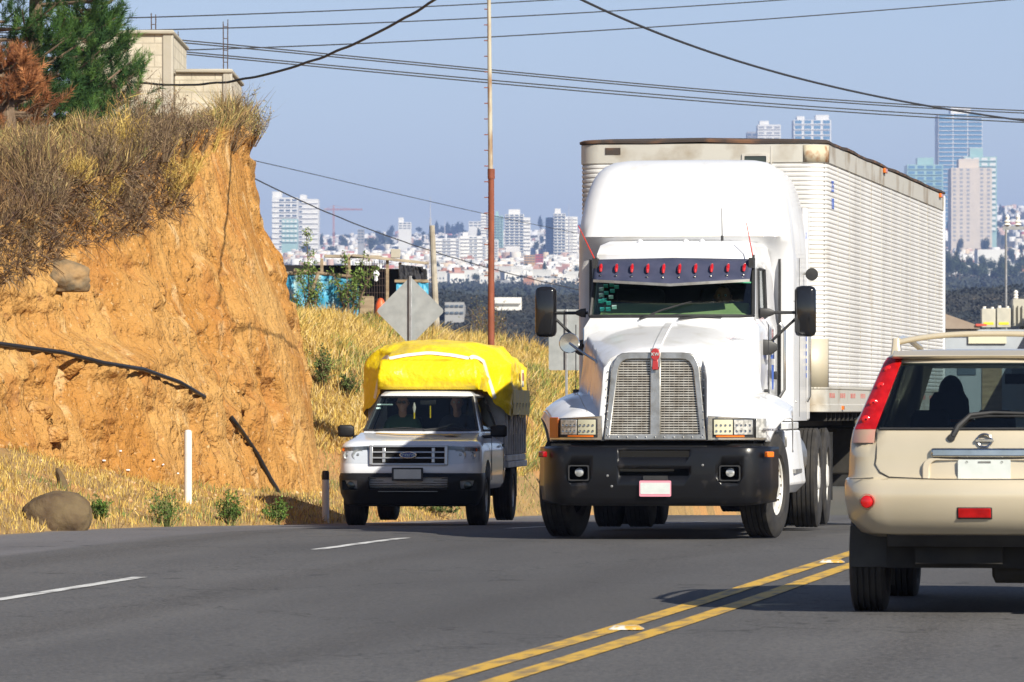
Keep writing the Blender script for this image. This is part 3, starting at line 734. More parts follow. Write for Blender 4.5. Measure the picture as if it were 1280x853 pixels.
wire([(240, 180), (335, 232), (400, 262), (500, 300), (620, 338), (770, 372)], 122, 195, .016, 'thin dark wire running down over the shack roof', .3)
wire([(240, 184), (350, 208), (450, 232), (600, 266), (800, 306)], 135, 250, .012, 'faint thin wire in front of the distant ridge')

# ============================================================ block building on the bank top
def blockmat():
    m = M('block_wall', (.44, .40, .31), .95, col2=(.58, .53, .43), scale=3.2, bump=.3, bscale=25)
    n = m.node_tree; L = n.links.new; b = n.nodes['Principled BSDF']; src = b.inputs['Base Color'].links[0].from_socket
    tc = n.nodes.new('ShaderNodeTexCoord'); mp = n.nodes.new('ShaderNodeMapping'); mp.inputs['Rotation'].default_value = (R(90), 0, 0); L(tc.outputs['Object'], mp.inputs[0])
    br = n.nodes.new('ShaderNodeTexBrick'); br.inputs['Scale'].default_value = 1; br.inputs['Brick Width'].default_value = .4; br.inputs['Row Height'].default_value = .2; br.inputs['Mortar Size'].default_value = .012
    L(mp.outputs[0], br.inputs['Vector']); x = n.nodes.new('ShaderNodeMix'); x.data_type = 'RGBA'; x.inputs[7].default_value = (.30, .27, .21, 1)
    r = n.nodes.new('ShaderNodeMath'); r.operation = 'MULTIPLY'; r.inputs[1].default_value = .6; L(br.outputs['Fac'], r.inputs[0]); L(r.outputs[0], x.inputs[0]); L(src, x.inputs[6])
    L(x.outputs[2], b.inputs['Base Color']); return m
m_block = blockmat(); m_conc = M('concrete', (.40, .37, .31), .9, col2=(.38, .35, .28), scale=4, bump=.2)
Y = 94.; gz = 4.6
br_ = empty('block_building', (0, Y, gz), label='unfinished cream block building with bare rebar on top of the clay bank', cat='building')
def bx(px0, px1, py0, z0=None, y0=0., y1=4., name='wall', mat=m_block, bev=.02):
    a, b = at(px0, py0, Y), at(px1, py0, Y)
    return MB().box(a.x, b.x, y0, y1, (z0 if z0 is not None else -.6), a.z - gz).build(name, mat, br_, bevel=bev, seg=1)
bx(88, 215, 42, None, .0, 4.2); bx(216.5, 287, 90, None, .35, 4.2)
bx(84, 218, 38, at(0, 43, Y).z - gz, -.08, 4.3, 'roof_slab', m_conc); bx(217, 290, 85, at(0, 90, Y).z - gz, .27, 4.3, 'roof_slab', m_conc)
bx(203, 216, 41, None, -.03, .3, 'column', m_conc); bx(277, 288.5, 88, None, .31, .6, 'column', m_conc)
m_reb = M('rebar', (.10, .07, .06), .7, .4)
for px, p0, p1, yy in ((280, 85, 22, .5), (190, 38, 14, .4), (204, 38, 20, 3.6), (120, 38, 12, 3.5), (133, 38, 20, .3), (96, 38, 6, .6), (170, 38, 26, 3.8)):
    mb = MB(); a = at(px, p0, Y); t_ = at(px, p1, Y)
    for dx, dy in ((-.035, -.035), (.035, -.035), (.035, .035), (-.035, .035)):
        mb.tube([(a.x+dx, yy+dy, a.z-gz), (a.x+dx*1.1, yy+dy, t_.z-gz+rnd.uniform(-.08, .05))], .008, 5)
    z = a.z - gz + .12
    while z < t_.z - gz - .1: mb.frame(rrect(a.x-.042, a.x+.042, yy-.042, yy+.042, .01, 1), rrect(a.x-.034, a.x+.034, yy-.034, yy+.034, .01, 1), z, z+.008, 'z'); z += .2
    mb.build('rebar_column', m_reb, br_, False)

# ============================================================ pines beside the block building
def pine(loc, H, rad, cols, nc, label, seed, lean=0., zlow=.25):
    rs = np.random.RandomState(seed); root = empty('pine_tree', loc, label=label, cat='pine tree')
    MB().tube([(0, 0, -.4), (lean*.3, 0, H*.5), (lean, 0, H)], [.16, .10, .02], 10).build('trunk', m_bark, root)
    mb = MB(); B = []; T = []
    for k in range(64):
        f = rs.uniform(zlow, .98); z = H*f; an = rs.uniform(0, 6.28); r_ = rad*(1-f)**.6*rs.uniform(.55, 1.05) + .15
        p0 = Vector((lean*f, 0, z)); p1 = p0 + Vector((math.cos(an)*r_*.6, math.sin(an)*r_*.6, .02*r_)); p2 = p0 + Vector((math.cos(an)*r_, math.sin(an)*r_, .28*r_))
        mb.tube([p0, p1, p2], [.035, .022, .008], 5)
        m_ = max(5, int(nc*r_/46/rad*2.2))
        for q_ in range(m_):
            t = rs.uniform(.35, 1.0); c = p1.lerp(p2, (t-.5)*2) if t > .5 else p0.lerp(p1, t*2)
            c = np.array(c) + rs.normal(0, .15*r_*.6, 3)*np.array([1, 1, .6]); ax = np.array([math.cos(an)*.45, math.sin(an)*.45, .8]) + rs.normal(0, .25, 3); ax /= np.linalg.norm(ax)
            nn = 64; s_ = rs.uniform(0, .22, nn)[:, None]; dirs = rs.normal(size=(nn, 3)); dirs -= (dirs@ax)[:, None]*ax*.6; dirs /= np.linalg.norm(dirs, axis=1, keepdims=True); dirs = dirs*.8 + ax*.75
            b0 = c + ax*s_; B.append(b0); T.append(b0 + dirs*rs.uniform(.07, .13, (nn, 1)))
    mb.build('branch', m_bark, root)
    B = np.concatenate(B); T = np.concatenate(T); v, t = blade_arrays(B, T, .006, rs, .1)
    cc = np.repeat(palette(len(B)//64, rs, cols, .25), 64, 0)
    fastmesh('crown', v, t, gm, np.repeat(cc, 5, 0), parent=root)
    return root
m_bark = M('bark', (.12, .08, .05), .9, col2=(.2, .14, .09), scale=12, stretch=(1, 1, .3), bump=.5)
def stand(px, Y): X = (px-640)/FPX*Y; return (X, Y, topz(X, Y)-.1)
pine(stand(40, 82), 5.0, 2.1, [(.03, .075, .02), (.05, .11, .025), (.085, .16, .035), (.02, .05, .015)], 900, 'dense green pine at the upper left corner before the block building', 101, .2, .05)
pine(stand(-30, 81), 4.6, 1.8, [(.03, .075, .02), (.05, .11, .025), (.02, .05, .015)], 360, 'dark green pine cut by the left edge of the picture', 104, .1, .05)
pine(stand(108, 84), 2.6, 1.0, [(.05, .11, .025), (.085, .16, .035), (.03, .07, .02)], 210, 'smaller green pine with tufted branch tips in front of the block wall', 102, .15, .3)
pine(stand(12, 76.5), 1.25, .62, [(.30, .12, .045), (.38, .17, .07), (.20, .08, .035)], 150, 'dead young pine with rust brown needles below the green pine', 103, -.1, .1)

# ============================================================ shack with blue tarpaulin, saplings, leaning pole
def tarpmat(name, c1, c2): return M(name, c1, .5, col2=c2, scale=2.6, contrast=(.55, .68), bump=.5, bscale=5, bdist=.08)
m_blue = tarpmat('blue_tarp', (.05, .32, .50), (.42, .50, .42)); m_dark = M('dark_shade', (.012, .012, .014), .9); m_wood = M('old_wood', (.35, .27, .17), .9, col2=(.22, .16, .10), scale=5, stretch=(.4, 1, 3)); m_net = M('black_cloth', (.02, .02, .024), .8, bump=.5, bscale=3, bdist=.1)
m_tin = M('sheet_roof', (.45, .38, .27), .8, col2=(.25, .2, .15), scale=2)
Y = 126.
def gzat(px, Y_=None): Y_ = Y_ or Y; X = (px-640)/FPX*Y_; return X, float(G(X, Y_))
X0, gz0 = gzat(430); sh = empty('shack', (0, Y, gz0), label='low dark shack with flat plank roof and black cloth on the grass hill', cat='shack')
def lz(py, Yd=0): return at(0, py, Y+Yd).z - gz0
def lx(px, Yd=0): return at(px, 0, Y+Yd).x
MB().box(lx(352), lx(470), 1.2, 4.0, -.5, lz(330)).build('wall', m_dark, sh); MB().box(lx(471), lx(531), 1.6, 3.6, -.5, lz(334)).build('wall', m_dark, sh)
def roofgrid(px0, px1, py0, py1, y0, y1, th, nm, mt):
    a, b = at(px0, py0, Y), at(px1, py1, Y)
    MB().add([(a.x, y0, a.z-gz0), (b.x, y0, b.z-gz0), (b.x, y1, b.z-gz0+.1), (a.x, y1, a.z-gz0+.1), (a.x, y0, a.z-gz0+th), (b.x, y0, b.z-gz0+th), (b.x, y1, b.z-gz0+.1+th), (a.x, y1, a.z-gz0+.1+th)],
             [(0,3,2,1),(4,5,6,7),(0,1,5,4),(1,2,6,5),(2,3,7,6),(3,0,4,7)]).build(nm, mt, sh, bevel=.01)
roofgrid(405, 472, 322, 323, .2, 4.2, .07, 'roof', m_tin); roofgrid(440, 533, 321, 331, 0, 3.9, .06, 'roof', m_tin)
for px, a, b in ((484, 325, 410), (402, 323, 380), (436, 322, 400), (500, 328, 400)):
    MB().box(lx(px)-.035, lx(px)+.035, .1, .17, -.6, lz(a)).build('post', m_wood, sh, bevel=.008)
MB().box(lx(488), lx(500), .3, .5, lz(322), lz(311)).build('chimney', m_conc, sh, bevel=.01)
# fence wire mesh as thin lines
mb = MB()
for px in np.arange(452, 483, 3.2): mb.tube([(lx(px), .12, -.3), (lx(px), .12, lz(326))], .006, 4)
for py in np.arange(330, 392, 9): mb.tube([(lx(450), .12, lz(py)), (lx(484), .12, lz(py))], .006, 4)
mb.build('wire_mesh', m_reb, sh, False)
def cloth(px0, px1, pyt0, pyt1, pyb0, pyb1, name, mat, yy, parent, amp=.06, seed=1):
    def fn(u, v):
        px = px0 + (px1-px0)*u; t = pyt0 + (pyt1-pyt0)*u; b = pyb0 + (pyb1-pyb0)*u
        dz = 3.0*(1-v)*0; x = lx(px); z = lz(t + (b-t)*v)
        return (x, yy + amp*float(fbm(u*7, v*2.5, seed, 3, 5)) - .08*v, z)
    return MB().grid(fn, 60, 20).build(name, mat, parent, ang=80, solid=.01)
cloth(499, 529, 331, 334, 352, 354, 'black_cloth', m_net, -.08, sh, .12, 3)
f1 = empty('tarp_fence', (0, Y-1.2, gz0), label='bright blue tarpaulin fence with a pale worn patch left of the shack', cat='fence', group='blue tarpaulin fences'); 
cloth(352, 450, 341, 350, 408, 412, 'tarpaulin', m_blue, 0, f1, .10, 8)
MB().tube([(lx(370), -.05, lz(340)), (lx(453), -.05, lz(349))], [.045, .03], 8).build('rail', m_wood, f1); MB().tube([(lx(350), -.02, lz(343)), (lx(392), -.02, lz(344))], .04, 8).build('rail', m_wood, f1)
f2 = empty('tarp_fence', (0, Y-.6, gz0), label='small blue tarpaulin strip behind the diamond sign', cat='fence', group='blue tarpaulin fences'); 
cloth(496, 536, 353, 355, 380, 382, 'tarpaulin', m_blue, 0, f2, .06, 9); MB().box(lx(494), lx(536), -.06, 0, lz(354), lz(350.5)).build('rail', m_wood, f2)
m_white = M('white_rag', (.75, .75, .78), .8)
mb = MB(); mb.loft([[(lx(470)+x*s_, -.02+y*s_, lz(z)) for x, y in ((-.05, -.02), (.0, -.05), (.06, 0), (.01, .04))] for z, s_ in ((338, .5), (343, 1.4), (347, .6), (351, .8), (352.5, .2))])
mb.build('rag', m_white, None, label='white rag hanging on the wire of the shack', cat='rag').location = (0, Y-.02, gz0)
m_org = M('orange_plastic', (.75, .12, .03), .5)
o = MB().lathe([(0, .10), (.12, .13), (.3, .11), (.42, .05), (.43, 0)], (0, 0, 0), 'z', 12).build('plastic_jug', m_org, None, label='orange plastic jug on the ground beside the shack post', cat='jug'); p = gzat(477); o.location = (p[0], Y-1.0, lz(392)+gz0-.1); 
MB().box(lx(450), lx(468), -.6, -.3, -.2, lz(371)).build('crate', m_wood, None, bevel=.02, label='weathered wooden crate at the corner of the blue tarpaulin', cat='crate').location = (0, Y, gz0)
# leaning wooden post and power pole
a, b = at(380, 395, Y-2), at(398, 340, Y-2)
MB().tube([a - (b-a)*.3, a, b], [.05, .05, .04], 8).build('leaning_post', m_wood, None, label='leaning wooden post against the blue tarpaulin', cat='post')
Y2 = 132.; a, b = at(545, 400, Y2), at(540, 282, Y2); a = a - (b-a)*.3
MB().tube([a, b], [.09, .065], 10).build('wooden_pole', M('pole_wood', (.46, .42, .34), .9, col2=(.3, .26, .2), scale=4), None, label='slightly leaning pale wooden pole right of the shack', cat='pole')
def sapling(px, pyb, Y_, H, label, seed, dirs):
    rs = np.random.RandomState(seed); X, gz = gzat(px, Y_); root = empty('sapling', (X, Y_, gz), label=label, cat='young tree', group='young trees at the shack')
    mb = MB(); pts = []
    for dx, hh in dirs:
        P = [Vector((0, 0, -.2)), Vector((dx*.25, rs.uniform(-.1, .1), H*hh*.4)), Vector((dx*.6, rs.uniform(-.2, .2), H*hh*.72)), Vector((dx, rs.uniform(-.2, .2), H*hh))]
        mb.tube(P, [.03, .022, .014, .005], 6)
        for k in range(24):
            f = rs.uniform(.35, 1); i_ = min(int(f*3), 2); c = P[i_].lerp(P[i_+1], f*3-i_); d_ = Vector((rs.uniform(-.3, .3), rs.uniform(-.3, .3), rs.uniform(.05, .35)))*(1.25-f)
            mb.tube([c, c+d_], [.008, .003], 4); pts += [np.array(c + d_*t) for t in rs.uniform(.1, 1.1, 12)]
    mb.build('trunk', m_bark, root, fix=False); p = np.array(pts) + rs.normal(0, .04, (len(pts), 3))
    v, t = leaf_arrays(p, rs.uniform(.02, .055, len(p)), rs, .35)
    fastmesh('crown', v, t, gm, np.repeat(palette(len(p), rs, [(.10, .17, .03), (.15, .23, .05), (.07, .12, .02), (.2, .26, .07)], .2), 4, 0), parent=root)
sapling(388, 345, 124, 2.55, 'young leafy tree behind the left end of the blue tarpaulin', 7, ((-.25, .62), (-.1, 1), (.1, .7), (-.45, .45), (.22, .5)))
sapling(437, 350, 124.4, 2.2, 'young spreading tree between the blue tarpaulin and the shack', 9, ((-.1, .85), (.35, .9), (-.4, .7), (.15, .6), (.6, .75)))
# white torn plastic bag caught on the verge by the truck
p = hit_ground(683, 618); mb = MB(); rr_ = np.random.RandomState(5)
mb.loft([[(math.cos(t)*r_*(1+.35*rr_.rand()), math.sin(t)*r_*.7*(1+.3*rr_.rand()), z) for t in np.linspace(0, 6.28, 10)[:-1]] for z, r_ in ((-.02, .05), (.08, .10), (.2, .085), (.32, .07), (.40, .03))])
mb.build('plastic_bag', m_white, None, ang=70, label='torn white plastic bag on the verge beside the truck bumper', cat='bag').location = p
for k in range(6):
    px, py = ((150, 566), (192, 577), (204, 583), (160, 590), (222, 594), (130, 578))[k]
    h = hit_ground(px, py); mb = MB(); mb.cbox((0, 0, 0), (.05, .03, .02), Matrix.Rotation(rnd.uniform(0, 3), 3, 'Z') @ Matrix.Rotation(rnd.uniform(-.5, .5), 3, 'X'))
    lit = ['leftmost higher scrap', 'scrap halfway up', 'scrap just below the one halfway up', 'lowest left scrap', 'scrap nearest the tall white post', 'leftmost lower scrap'][k]
    mb.build('litter', m_white, None, bevel=.008, label='white paper litter at the bank foot, ' + lit, cat='litter', group='white litter at the foot of the bank').location = h + Vector((0, -.02, .02))
# ============================================================ distant city on the hillside
m_cw = M('city_white', (.80, .78, .72), .8, col2=(.72, .70, .65), scale=.08); m_cc = M('city_cream', (.70, .60, .47), .8, col2=(.62, .54, .43), scale=.08)
m_cg = M('city_grey', (.38, .38, .37), .8, col2=(.3, .3, .3), scale=.1); m_ct = M('city_terracotta', (.40, .17, .09), .8, col2=(.46, .24, .14), scale=.2)
m_cr = M('city_red', (.42, .07, .06), .8); m_co = M('city_ochre', (.50, .30, .12), .8); m_cp = M('city_pink', (.5, .28, .22), .8); m_cb = M('city_brick', (.30, .20, .14), .85)
m_win = M('far_window', (.10, .13, .17), .25); m_bluegl = M('blue_glass', (.10, .22, .34), .2, col2=(.16, .30, .42), scale=.06); m_mint = M('mint_glass', (.30, .48, .44), .3, col2=(.4, .56, .52), scale=.06)
def cz(Y, X=0.): return float(G(X, Y))
def tower(px0, px1, pyt, Y, wall, win, label, floors=12, bays=4, depth=20, pyb=None, crown=None, band=.45, blank=(), rot=0, fins=True, name='apartment_tower', winw=.72):
    Y = Y*(KF if Y > 1400 else 1); a, b = at(px0, pyt, Y), at(px1, pyt, Y); W = b.x-a.x; depth *= 2; xc = (a.x+b.x)/2
    zb = min(cz(Y, a.x), cz(Y, b.x)) - 4
    if pyb is not None: zb = min(zb, at(0, pyb, Y).z)
    root = empty(name, (xc, Y, zb), label=label, cat='building'); H = a.z - zb
    MB().box(-W/2, W/2, 0, depth, 0, H).build('wall', wall, root, bevel=0)
    fh = 3.3 if floors is None else None; zv = at(0, (pyb or 340), Y).z - zb; 
    fl = floors; hh = (H - zv) / fl; bw = W/bays
    # one recessed-looking window strip per bay and floor, standing a little proud
    mw = MB(); mw.box(-bw*winw/2, bw*winw/2, -.25, .1, 0, hh*band); me = None; cnt = 0
    for f in range(fl):
        z = zv + hh*(f+.3)
        for k in range(bays):
            if k in blank or cnt >= 98: continue
            if me is None: o = mw.build('window', win, root, False); me = o.data
            else: o = bpy.data.objects.new('window', me); COL.objects.link(o); o.parent = root
            o.location = (-W/2 + bw*(k+.5), 0, z); cnt += 1
    # side windows seen from a step aside, and balconies slabs
    for f in range(fl):
        z = zv + hh*(f+.12)
        if fins and f % 1 == 0:
            o = MB().box(-W/2*.96, W/2*.96, -1.3, -.02, z, z+.7).build('balcony_slab', wall, root, False) if f == 0 else bpy.data.objects.new('balcony_slab', o.data)
            if f: COL.objects.link(o); o.parent = root; o.location = (0, 0, hh*f)
    if crown:
        for x0, x1, ht in crown: MB().box(W*x0-W/2, W*x1-W/2, depth*.2, depth*.8, H, H+ht*KF*.8).build('roof_house', wall, root)
    return root
T_ = tower
# behind the trailer roof and right of it
T_(1173, 1228, 143, 3300, m_cw, m_bluegl, 'tall slender blue glass tower with white floor lines right of the trailer', 30, 3, 30, 304, [(.3, .75, 5)], .78, winw=.94)
T_(1189, 1240, 210, 2900, m_cc, m_cg, 'cream beige apartment tower in front of the tall blue tower', 18, 6, 24, 303, [(.2, .7, 6)], .5, blank=(3,), winw=.42, fins=False)
T_(1205, 1246, 196, 3000, m_mint, m_cw, 'mint green tower just behind and right of the beige tower', 14, 4, 24, 290, [(.2, .6, 6)], .5)
T_(1134, 1179, 206, 3050, m_mint, m_bluegl, 'pale mint glass block left of the tall blue tower', 12, 4, 26, 290, [(.3, .75, 5)], .5)
T_(992, 1039, 150, 3400, m_cw, m_bluegl, 'white and blue high rise peeking over the trailer roof on the right', 24, 4, 26, 310, [(.1, .3, 3), (.6, .95, 4)], .6)
T_(947, 976, 156, 3300, m_cw, m_cg, 'narrow white high rise top over the trailer roof, left of the white and blue one', 22, 3, 22, 310, [(.1, .5, 3)], .4)
T_(934, 946, 165, 3350, m_cg, m_win, 'small grey rooftop just left of the narrow white high rise', 20, 2, 18, 310, None, .4)
# left group
T_(340, 372, 247, 2900, m_cw, m_win, 'large white apartment block at the edge of the clay bank', 10, 4, 24, 312, [(0, .35, 4)], .35, blank=(0,))
T_(372, 398, 249, 2950, m_cw, m_win, 'plain white slab block right of the large white block', 10, 4, 24, 312, [(.1, .4, 3)], .35, blank=(1, 2, 3))
T_(352, 372, 274, 2750, m_mint, m_cw, 'low pale green glass block in front of the white apartment block', 5, 4, 14, 304, None, .4)
# middle group
T_(541, 575, 298, 2300, m_cw, m_win, 'left half of the long white housing block', 9, 6, 18, 335, None, .35, blank=(0, 1, 4))
T_(575, 608, 295, 2320, m_cw, m_win, 'right half of the long white housing block left of the rusty pole', 9, 6, 18, 335, [(.1, .3, 2)], .35, blank=(0, 1, 4))
T_(606, 623, 300, 2340, m_cw, m_win, 'white housing block just right of the rusty pole', 9, 3, 18, 330, None, .35, blank=(0,))
T_(601, 613, 267, 2700, m_cw, m_win, 'thin white tower rising behind the rusty pole', 12, 2, 18, 310, None, .4, blank=(0,))
T_(617, 629, 270, 2720, m_mint, m_win, 'grey green glass tower right of the rusty pole', 12, 3, 18, 310, [(.2, .5, 3)], .4)
T_(631, 655, 268, 2600, m_cw, m_win, 'white tower with dark balconies between the pole and the truck', 14, 4, 20, 318, [(.2, .8, 3)], .55)
T_(655, 663, 272, 2600, m_cw, m_win, 'blank white stair tower beside the balcony tower', 10, 2, 18, 318, None, .3, blank=(0, 1))
T_(632, 650, 308, 2400, m_cw, m_win, 'low blank white block below the balcony tower', 4, 3, 14, 328, None, .3, blank=(0, 1, 2), fins=False)
T_(682, 694, 272, 2650, m_bluegl, m_win, 'dark blue glass edge of the right hand tower', 14, 2, 18, 316, None, .5)
T_(692, 707, 267, 2640, m_cw, m_win, 'white tower with balconies just left of the truck mirror antenna', 14, 3, 20, 320, [(.1, .6, 3)], .5)
T_(707, 722, 271, 2660, m_cw, m_cg, 'plain white tower against the truck', 12, 3, 20, 320, None, .3, blank=(0, 2))
T_(655, 669, 319, 2050, m_co, m_win, 'ochre building beside the red one', 3, 4, 12, 329, None, .4, fins=False)
T_(669, 679, 318, 2052, m_cr, m_win, 'bright red building in the middle of the houses', 3, 3, 12, 328, None, .35, fins=False)
T_(672, 698, 337, 1800, m_cw, m_cg, 'long low white warehouse among the houses near the truck', 1, 6, 20, 349, None, .3, fins=False)
T_(1222, 1256, 312, 2000, m_cw, m_cg, 'low white wall-like warehouse below the beige tower', 1, 3, 16, 332, None, .2, blank=(0, 1, 2), fins=False)
T_(1200, 1220, 322, 2050, m_cw, m_cr, 'low white hall with red trim left of the white warehouse', 1, 3, 16, 330, None, .2, fins=False)
T_(447, 455, 287, 2400, m_cg, m_win, 'small grey block above the shack roof', 5, 2, 10, 305, None, .4, fins=False)
T_(618, 652, 372, 1100, m_cw, m_win, 'blue-white factory building below the dark hill, by the truck', 3, 6, 24, 398, None, .35, name='factory_building')
T_(556, 580, 378, 1050, m_cg, m_win, 'pale low factory hall below the dark hill behind the diamond sign', 2, 4, 20, 395, None, .3, name='factory_building', fins=False)
T_(498, 514, 278, 2800, m_cw, m_win, 'small white block on the wooded ridge above the shack', 3, 3, 12, 287, [(0, .4, 3)], .4, fins=False)
T_(586, 603, 277, 3000, m_cw, m_win, 'low white block on the ridge left of the rusty pole', 2, 3, 12, 284, None, .4, fins=False)
# crane and masts on the skyline
m_crane = M('crane_orange', (.6, .22, .12), .6); CYY = 3200*KF; c_ = at(417, 300, CYY); cr_ = empty('tower_crane', (c_.x, CYY, cz(CYY, c_.x)), label='pale orange tower crane on the hazy skyline left of the masts', cat='crane')
zt = at(0, 262, CYY).z - cr_.location.z; s_ = CYY/FPX
def truss(mb, a, b, w_, n):
    a, b = Vector(a), Vector(b); d = (b-a); u = Vector((0, 1, 0)); v_ = d.normalized().cross(u)
    cs = [u*w_/2+v_*w_/2, u*w_/2-v_*w_/2, -u*w_/2-v_*w_/2, -u*w_/2+v_*w_/2]
    for c in cs: mb.tube([a+c, b+c], .3, 4)
    for k in range(n):
        for i_ in range(4): mb.tube([a+d*(k/n)+cs[i_], a+d*((k+1)/n)+cs[(i_+1) % 4]], .12, 3)
mb = MB(); truss(mb, (0, 0, -2), (0, 0, zt+5*s_), 1.6, 24); mb.build('mast', m_crane, cr_, False)
mb = MB(); truss(mb, (-12*s_, 0, zt), (36*s_, 0, zt), 1.4, 22); mb.tube([(0, 0, zt+5*s_), (26*s_, 0, zt)], .15, 4); mb.tube([(0, 0, zt+5*s_), (-11*s_, 0, zt)], .15, 4); mb.build('jib', m_crane, cr_, False)
MB().box(-13*s_, -9*s_, -1.2, 1.2, zt-3, zt+.6).build('counterweight', m_cg, cr_)
m_mast = M('mast_grey', (.5, .5, .52), .6)
for px, pt, Y, lb in ((538, 246, 1600, 'thin tall radio mast above the leaning wooden pole'), (613, 262, 2690, 'short antenna on the thin white tower'), (711, 255, 2500, 'thin antenna beside the truck on the skyline'), (556, 273, 2900, 'thin antenna on the wooded ridge')):
    Y *= KF; c_ = at(px, pt, Y); mb = MB(); z0_ = cz(Y, c_.x); truss(mb, (0, 0, 0), (0, 0, (c_.z-z0_)*.75), .7, 30); mb.tube([(0, 0, (c_.z-z0_)*.74), (0, 0, c_.z-z0_)], [.3, .12], 5)
    mb.build('radio_mast', m_mast, None, False, label=lb, cat='radio mast').location = (c_.x, Y, z0_)

# ---- houses
def house_mesh(w_, d_, h_, seed):
    rs = np.random.RandomState(seed); mb = MB(); mb.box(-w_/2, w_/2, 0, d_, -6, h_)
    if rs.rand() < .6: x = rs.uniform(-w_/2, 0); mb.box(x, x+w_*.45, d_*.2, d_*.9, h_, h_+2.6)
    mb.box(-w_/2-.15, w_/2+.15, -.15, d_+.15, h_-.02, h_+.3)
    return mb
prot = []; hdesc = []; lab = []
for k in range(9):
    w_, d_, h_ = rnd.uniform(6, 13), rnd.uniform(8, 12), rnd.choice([3.2, 5.8, 6.2, 8.6]); wall = [m_cw, m_cc, m_cg, m_ct, m_cw, m_cp, m_co, m_cb, m_cw][k]
    r0 = empty('hillside_house', (0, 0, 0)); house_mesh(w_, d_, h_, k).build('wall', wall, r0, False)
    for f in range(int(h_//2.9)):
        for x in np.arange(-w_/2+1.4, w_/2-1, 2.6):
            if rnd.random() < .8: MB().box(x-.55, x+.55, -.12, .1, f*2.9+.9, f*2.9+2.2).build('window', m_win, r0, False)
    prot.append(r0); hdesc.append(('single-storey' if h_ < 4 else ('two-storey' if h_ < 7 else 'three-storey')) + (' wide' if w_ > 10 else (' narrow' if w_ < 8 else '')))
cname = ['white', 'cream', 'grey', 'terracotta', 'white', 'pink', 'ochre', 'brown', 'white']
rs = np.random.RandomState(77); used = [False]*9; placed = []
def put_house(px, Y):
    Y *= KF; 
    X = (px-640)/FPX*Y
    for a, b in placed:
        if abs(a-X) < 10 and abs(b-Y) < 16: return
    placed.append((X, Y)); k = rs.randint(0, 9)
    if rs.rand() < .55: k = int(rs.choice([0, 4, 8, 1]))
    o = prot[k] if not used[k] else copy_tree(prot[k]); used[k] = True
    o.location = (X, Y, cz(Y, X)); o.rotation_euler = (0, 0, rs.uniform(-.35, .35)); s_ = rs.uniform(.8, 1.25); o.scale = (s_*.72,)*3
    area = [(440, 'above the shack saplings'), (540, 'above the black shack'), (575, 'under the left half of the white housing block'), (612, 'left of the rusty pole'), (640, 'just right of the rusty pole'), (668, 'below the tall balcony tower'), (700, 'near the red building'), (735, 'against the truck mirror'), (1215, 'by the trailer edge'), (1250, 'under the beige tower'), (2000, 'at the right edge')]
    side = next(a for m_, a in area if px < m_); tier = 'front row' if Y < 1720*KF else ('middle row' if Y < 2100*KF else ('upper row' if Y < 3000*KF else 'hazy ridge'))
    lab.append((o, px))
    o['label'] = f'{hdesc[k]} {cname[k]} house, {tier}, {side}'; o['category'] = 'house'; o['group'] = 'houses on the far hillside'
n_ = 0; tries = 0
while len(placed) < 290 and tries < 6000:
    tries += 1; u = rs.rand()
    if u < .70: put_house(rs.uniform(538, 724), 1500 + 800*rs.rand()**1.3)
    elif u < .77: put_house(rs.uniform(480, 724), rs.uniform(2500, 4100))
    elif u < .83: put_house(rs.uniform(345, 540), rs.uniform(2200, 4000))
    else: put_house(rs.uniform(1176, 1300), rs.choice([rs.uniform(1550, 2100), rs.uniform(1600, 2400), rs.uniform(3000, 4200)]))
for k in range(9):
    if not used[k]: put_house(600 + k*10, 2480 + 30*k)

# the rest of the houses, too many and too small to count
m_hs = M('house_tones', (.5, .5, .5), .85, attr='tone')
HV, HF, HC = [], [], []; rs9 = np.random.RandomState(9)
for _ in range(9500):
    u = rs9.rand(); px = rs9.uniform(342, 726) if u < .40 else rs9.uniform(726, 1450); Y = KF*(rs9.uniform(1560, 4250)); X = (px-640)/FPX*Y
    if float(fbm(X/150, Y/260, 0, 3, 77)) < -.12: continue
    z = cz(Y, X); w_, d_, h_ = rs9.uniform(3, 8), rs9.uniform(4, 9), rs9.uniform(3, 8); o_ = len(HV); a = rs9.uniform(-.4, .4); ca, sa = math.cos(a), math.sin(a)
    for zz in (z-3, z+h_):
        for x, y in ((-w_, -d_), (w_, -d_), (w_, d_), (-w_, d_)): HV.append((X + (x*ca-y*sa)*.6, Y + (x*sa+y*ca)*.6, zz))
    HF += [(o_+p, o_+q, o_+r_, o_+t) for p, q, r_, t in ((4,5,6,7),(0,1,5,4),(1,2,6,5),(2,3,7,6),(3,0,4,7))]
    c = [(.78, .76, .70), (.72, .66, .56), (.60, .58, .54), (.56, .38, .30), (.80, .78, .74), (.44, .30, .22), (.66, .52, .36), (.48, .16, .12)][rs9.choice(8, p=[.3, .16, .12, .08, .2, .06, .06, .02])]
    HC += [c]*8
fastmesh('distant_houses', HV, HF, m_hs, np.array(HC), kind='stuff', label='countless small pale houses over the far hillside', cat='houses')

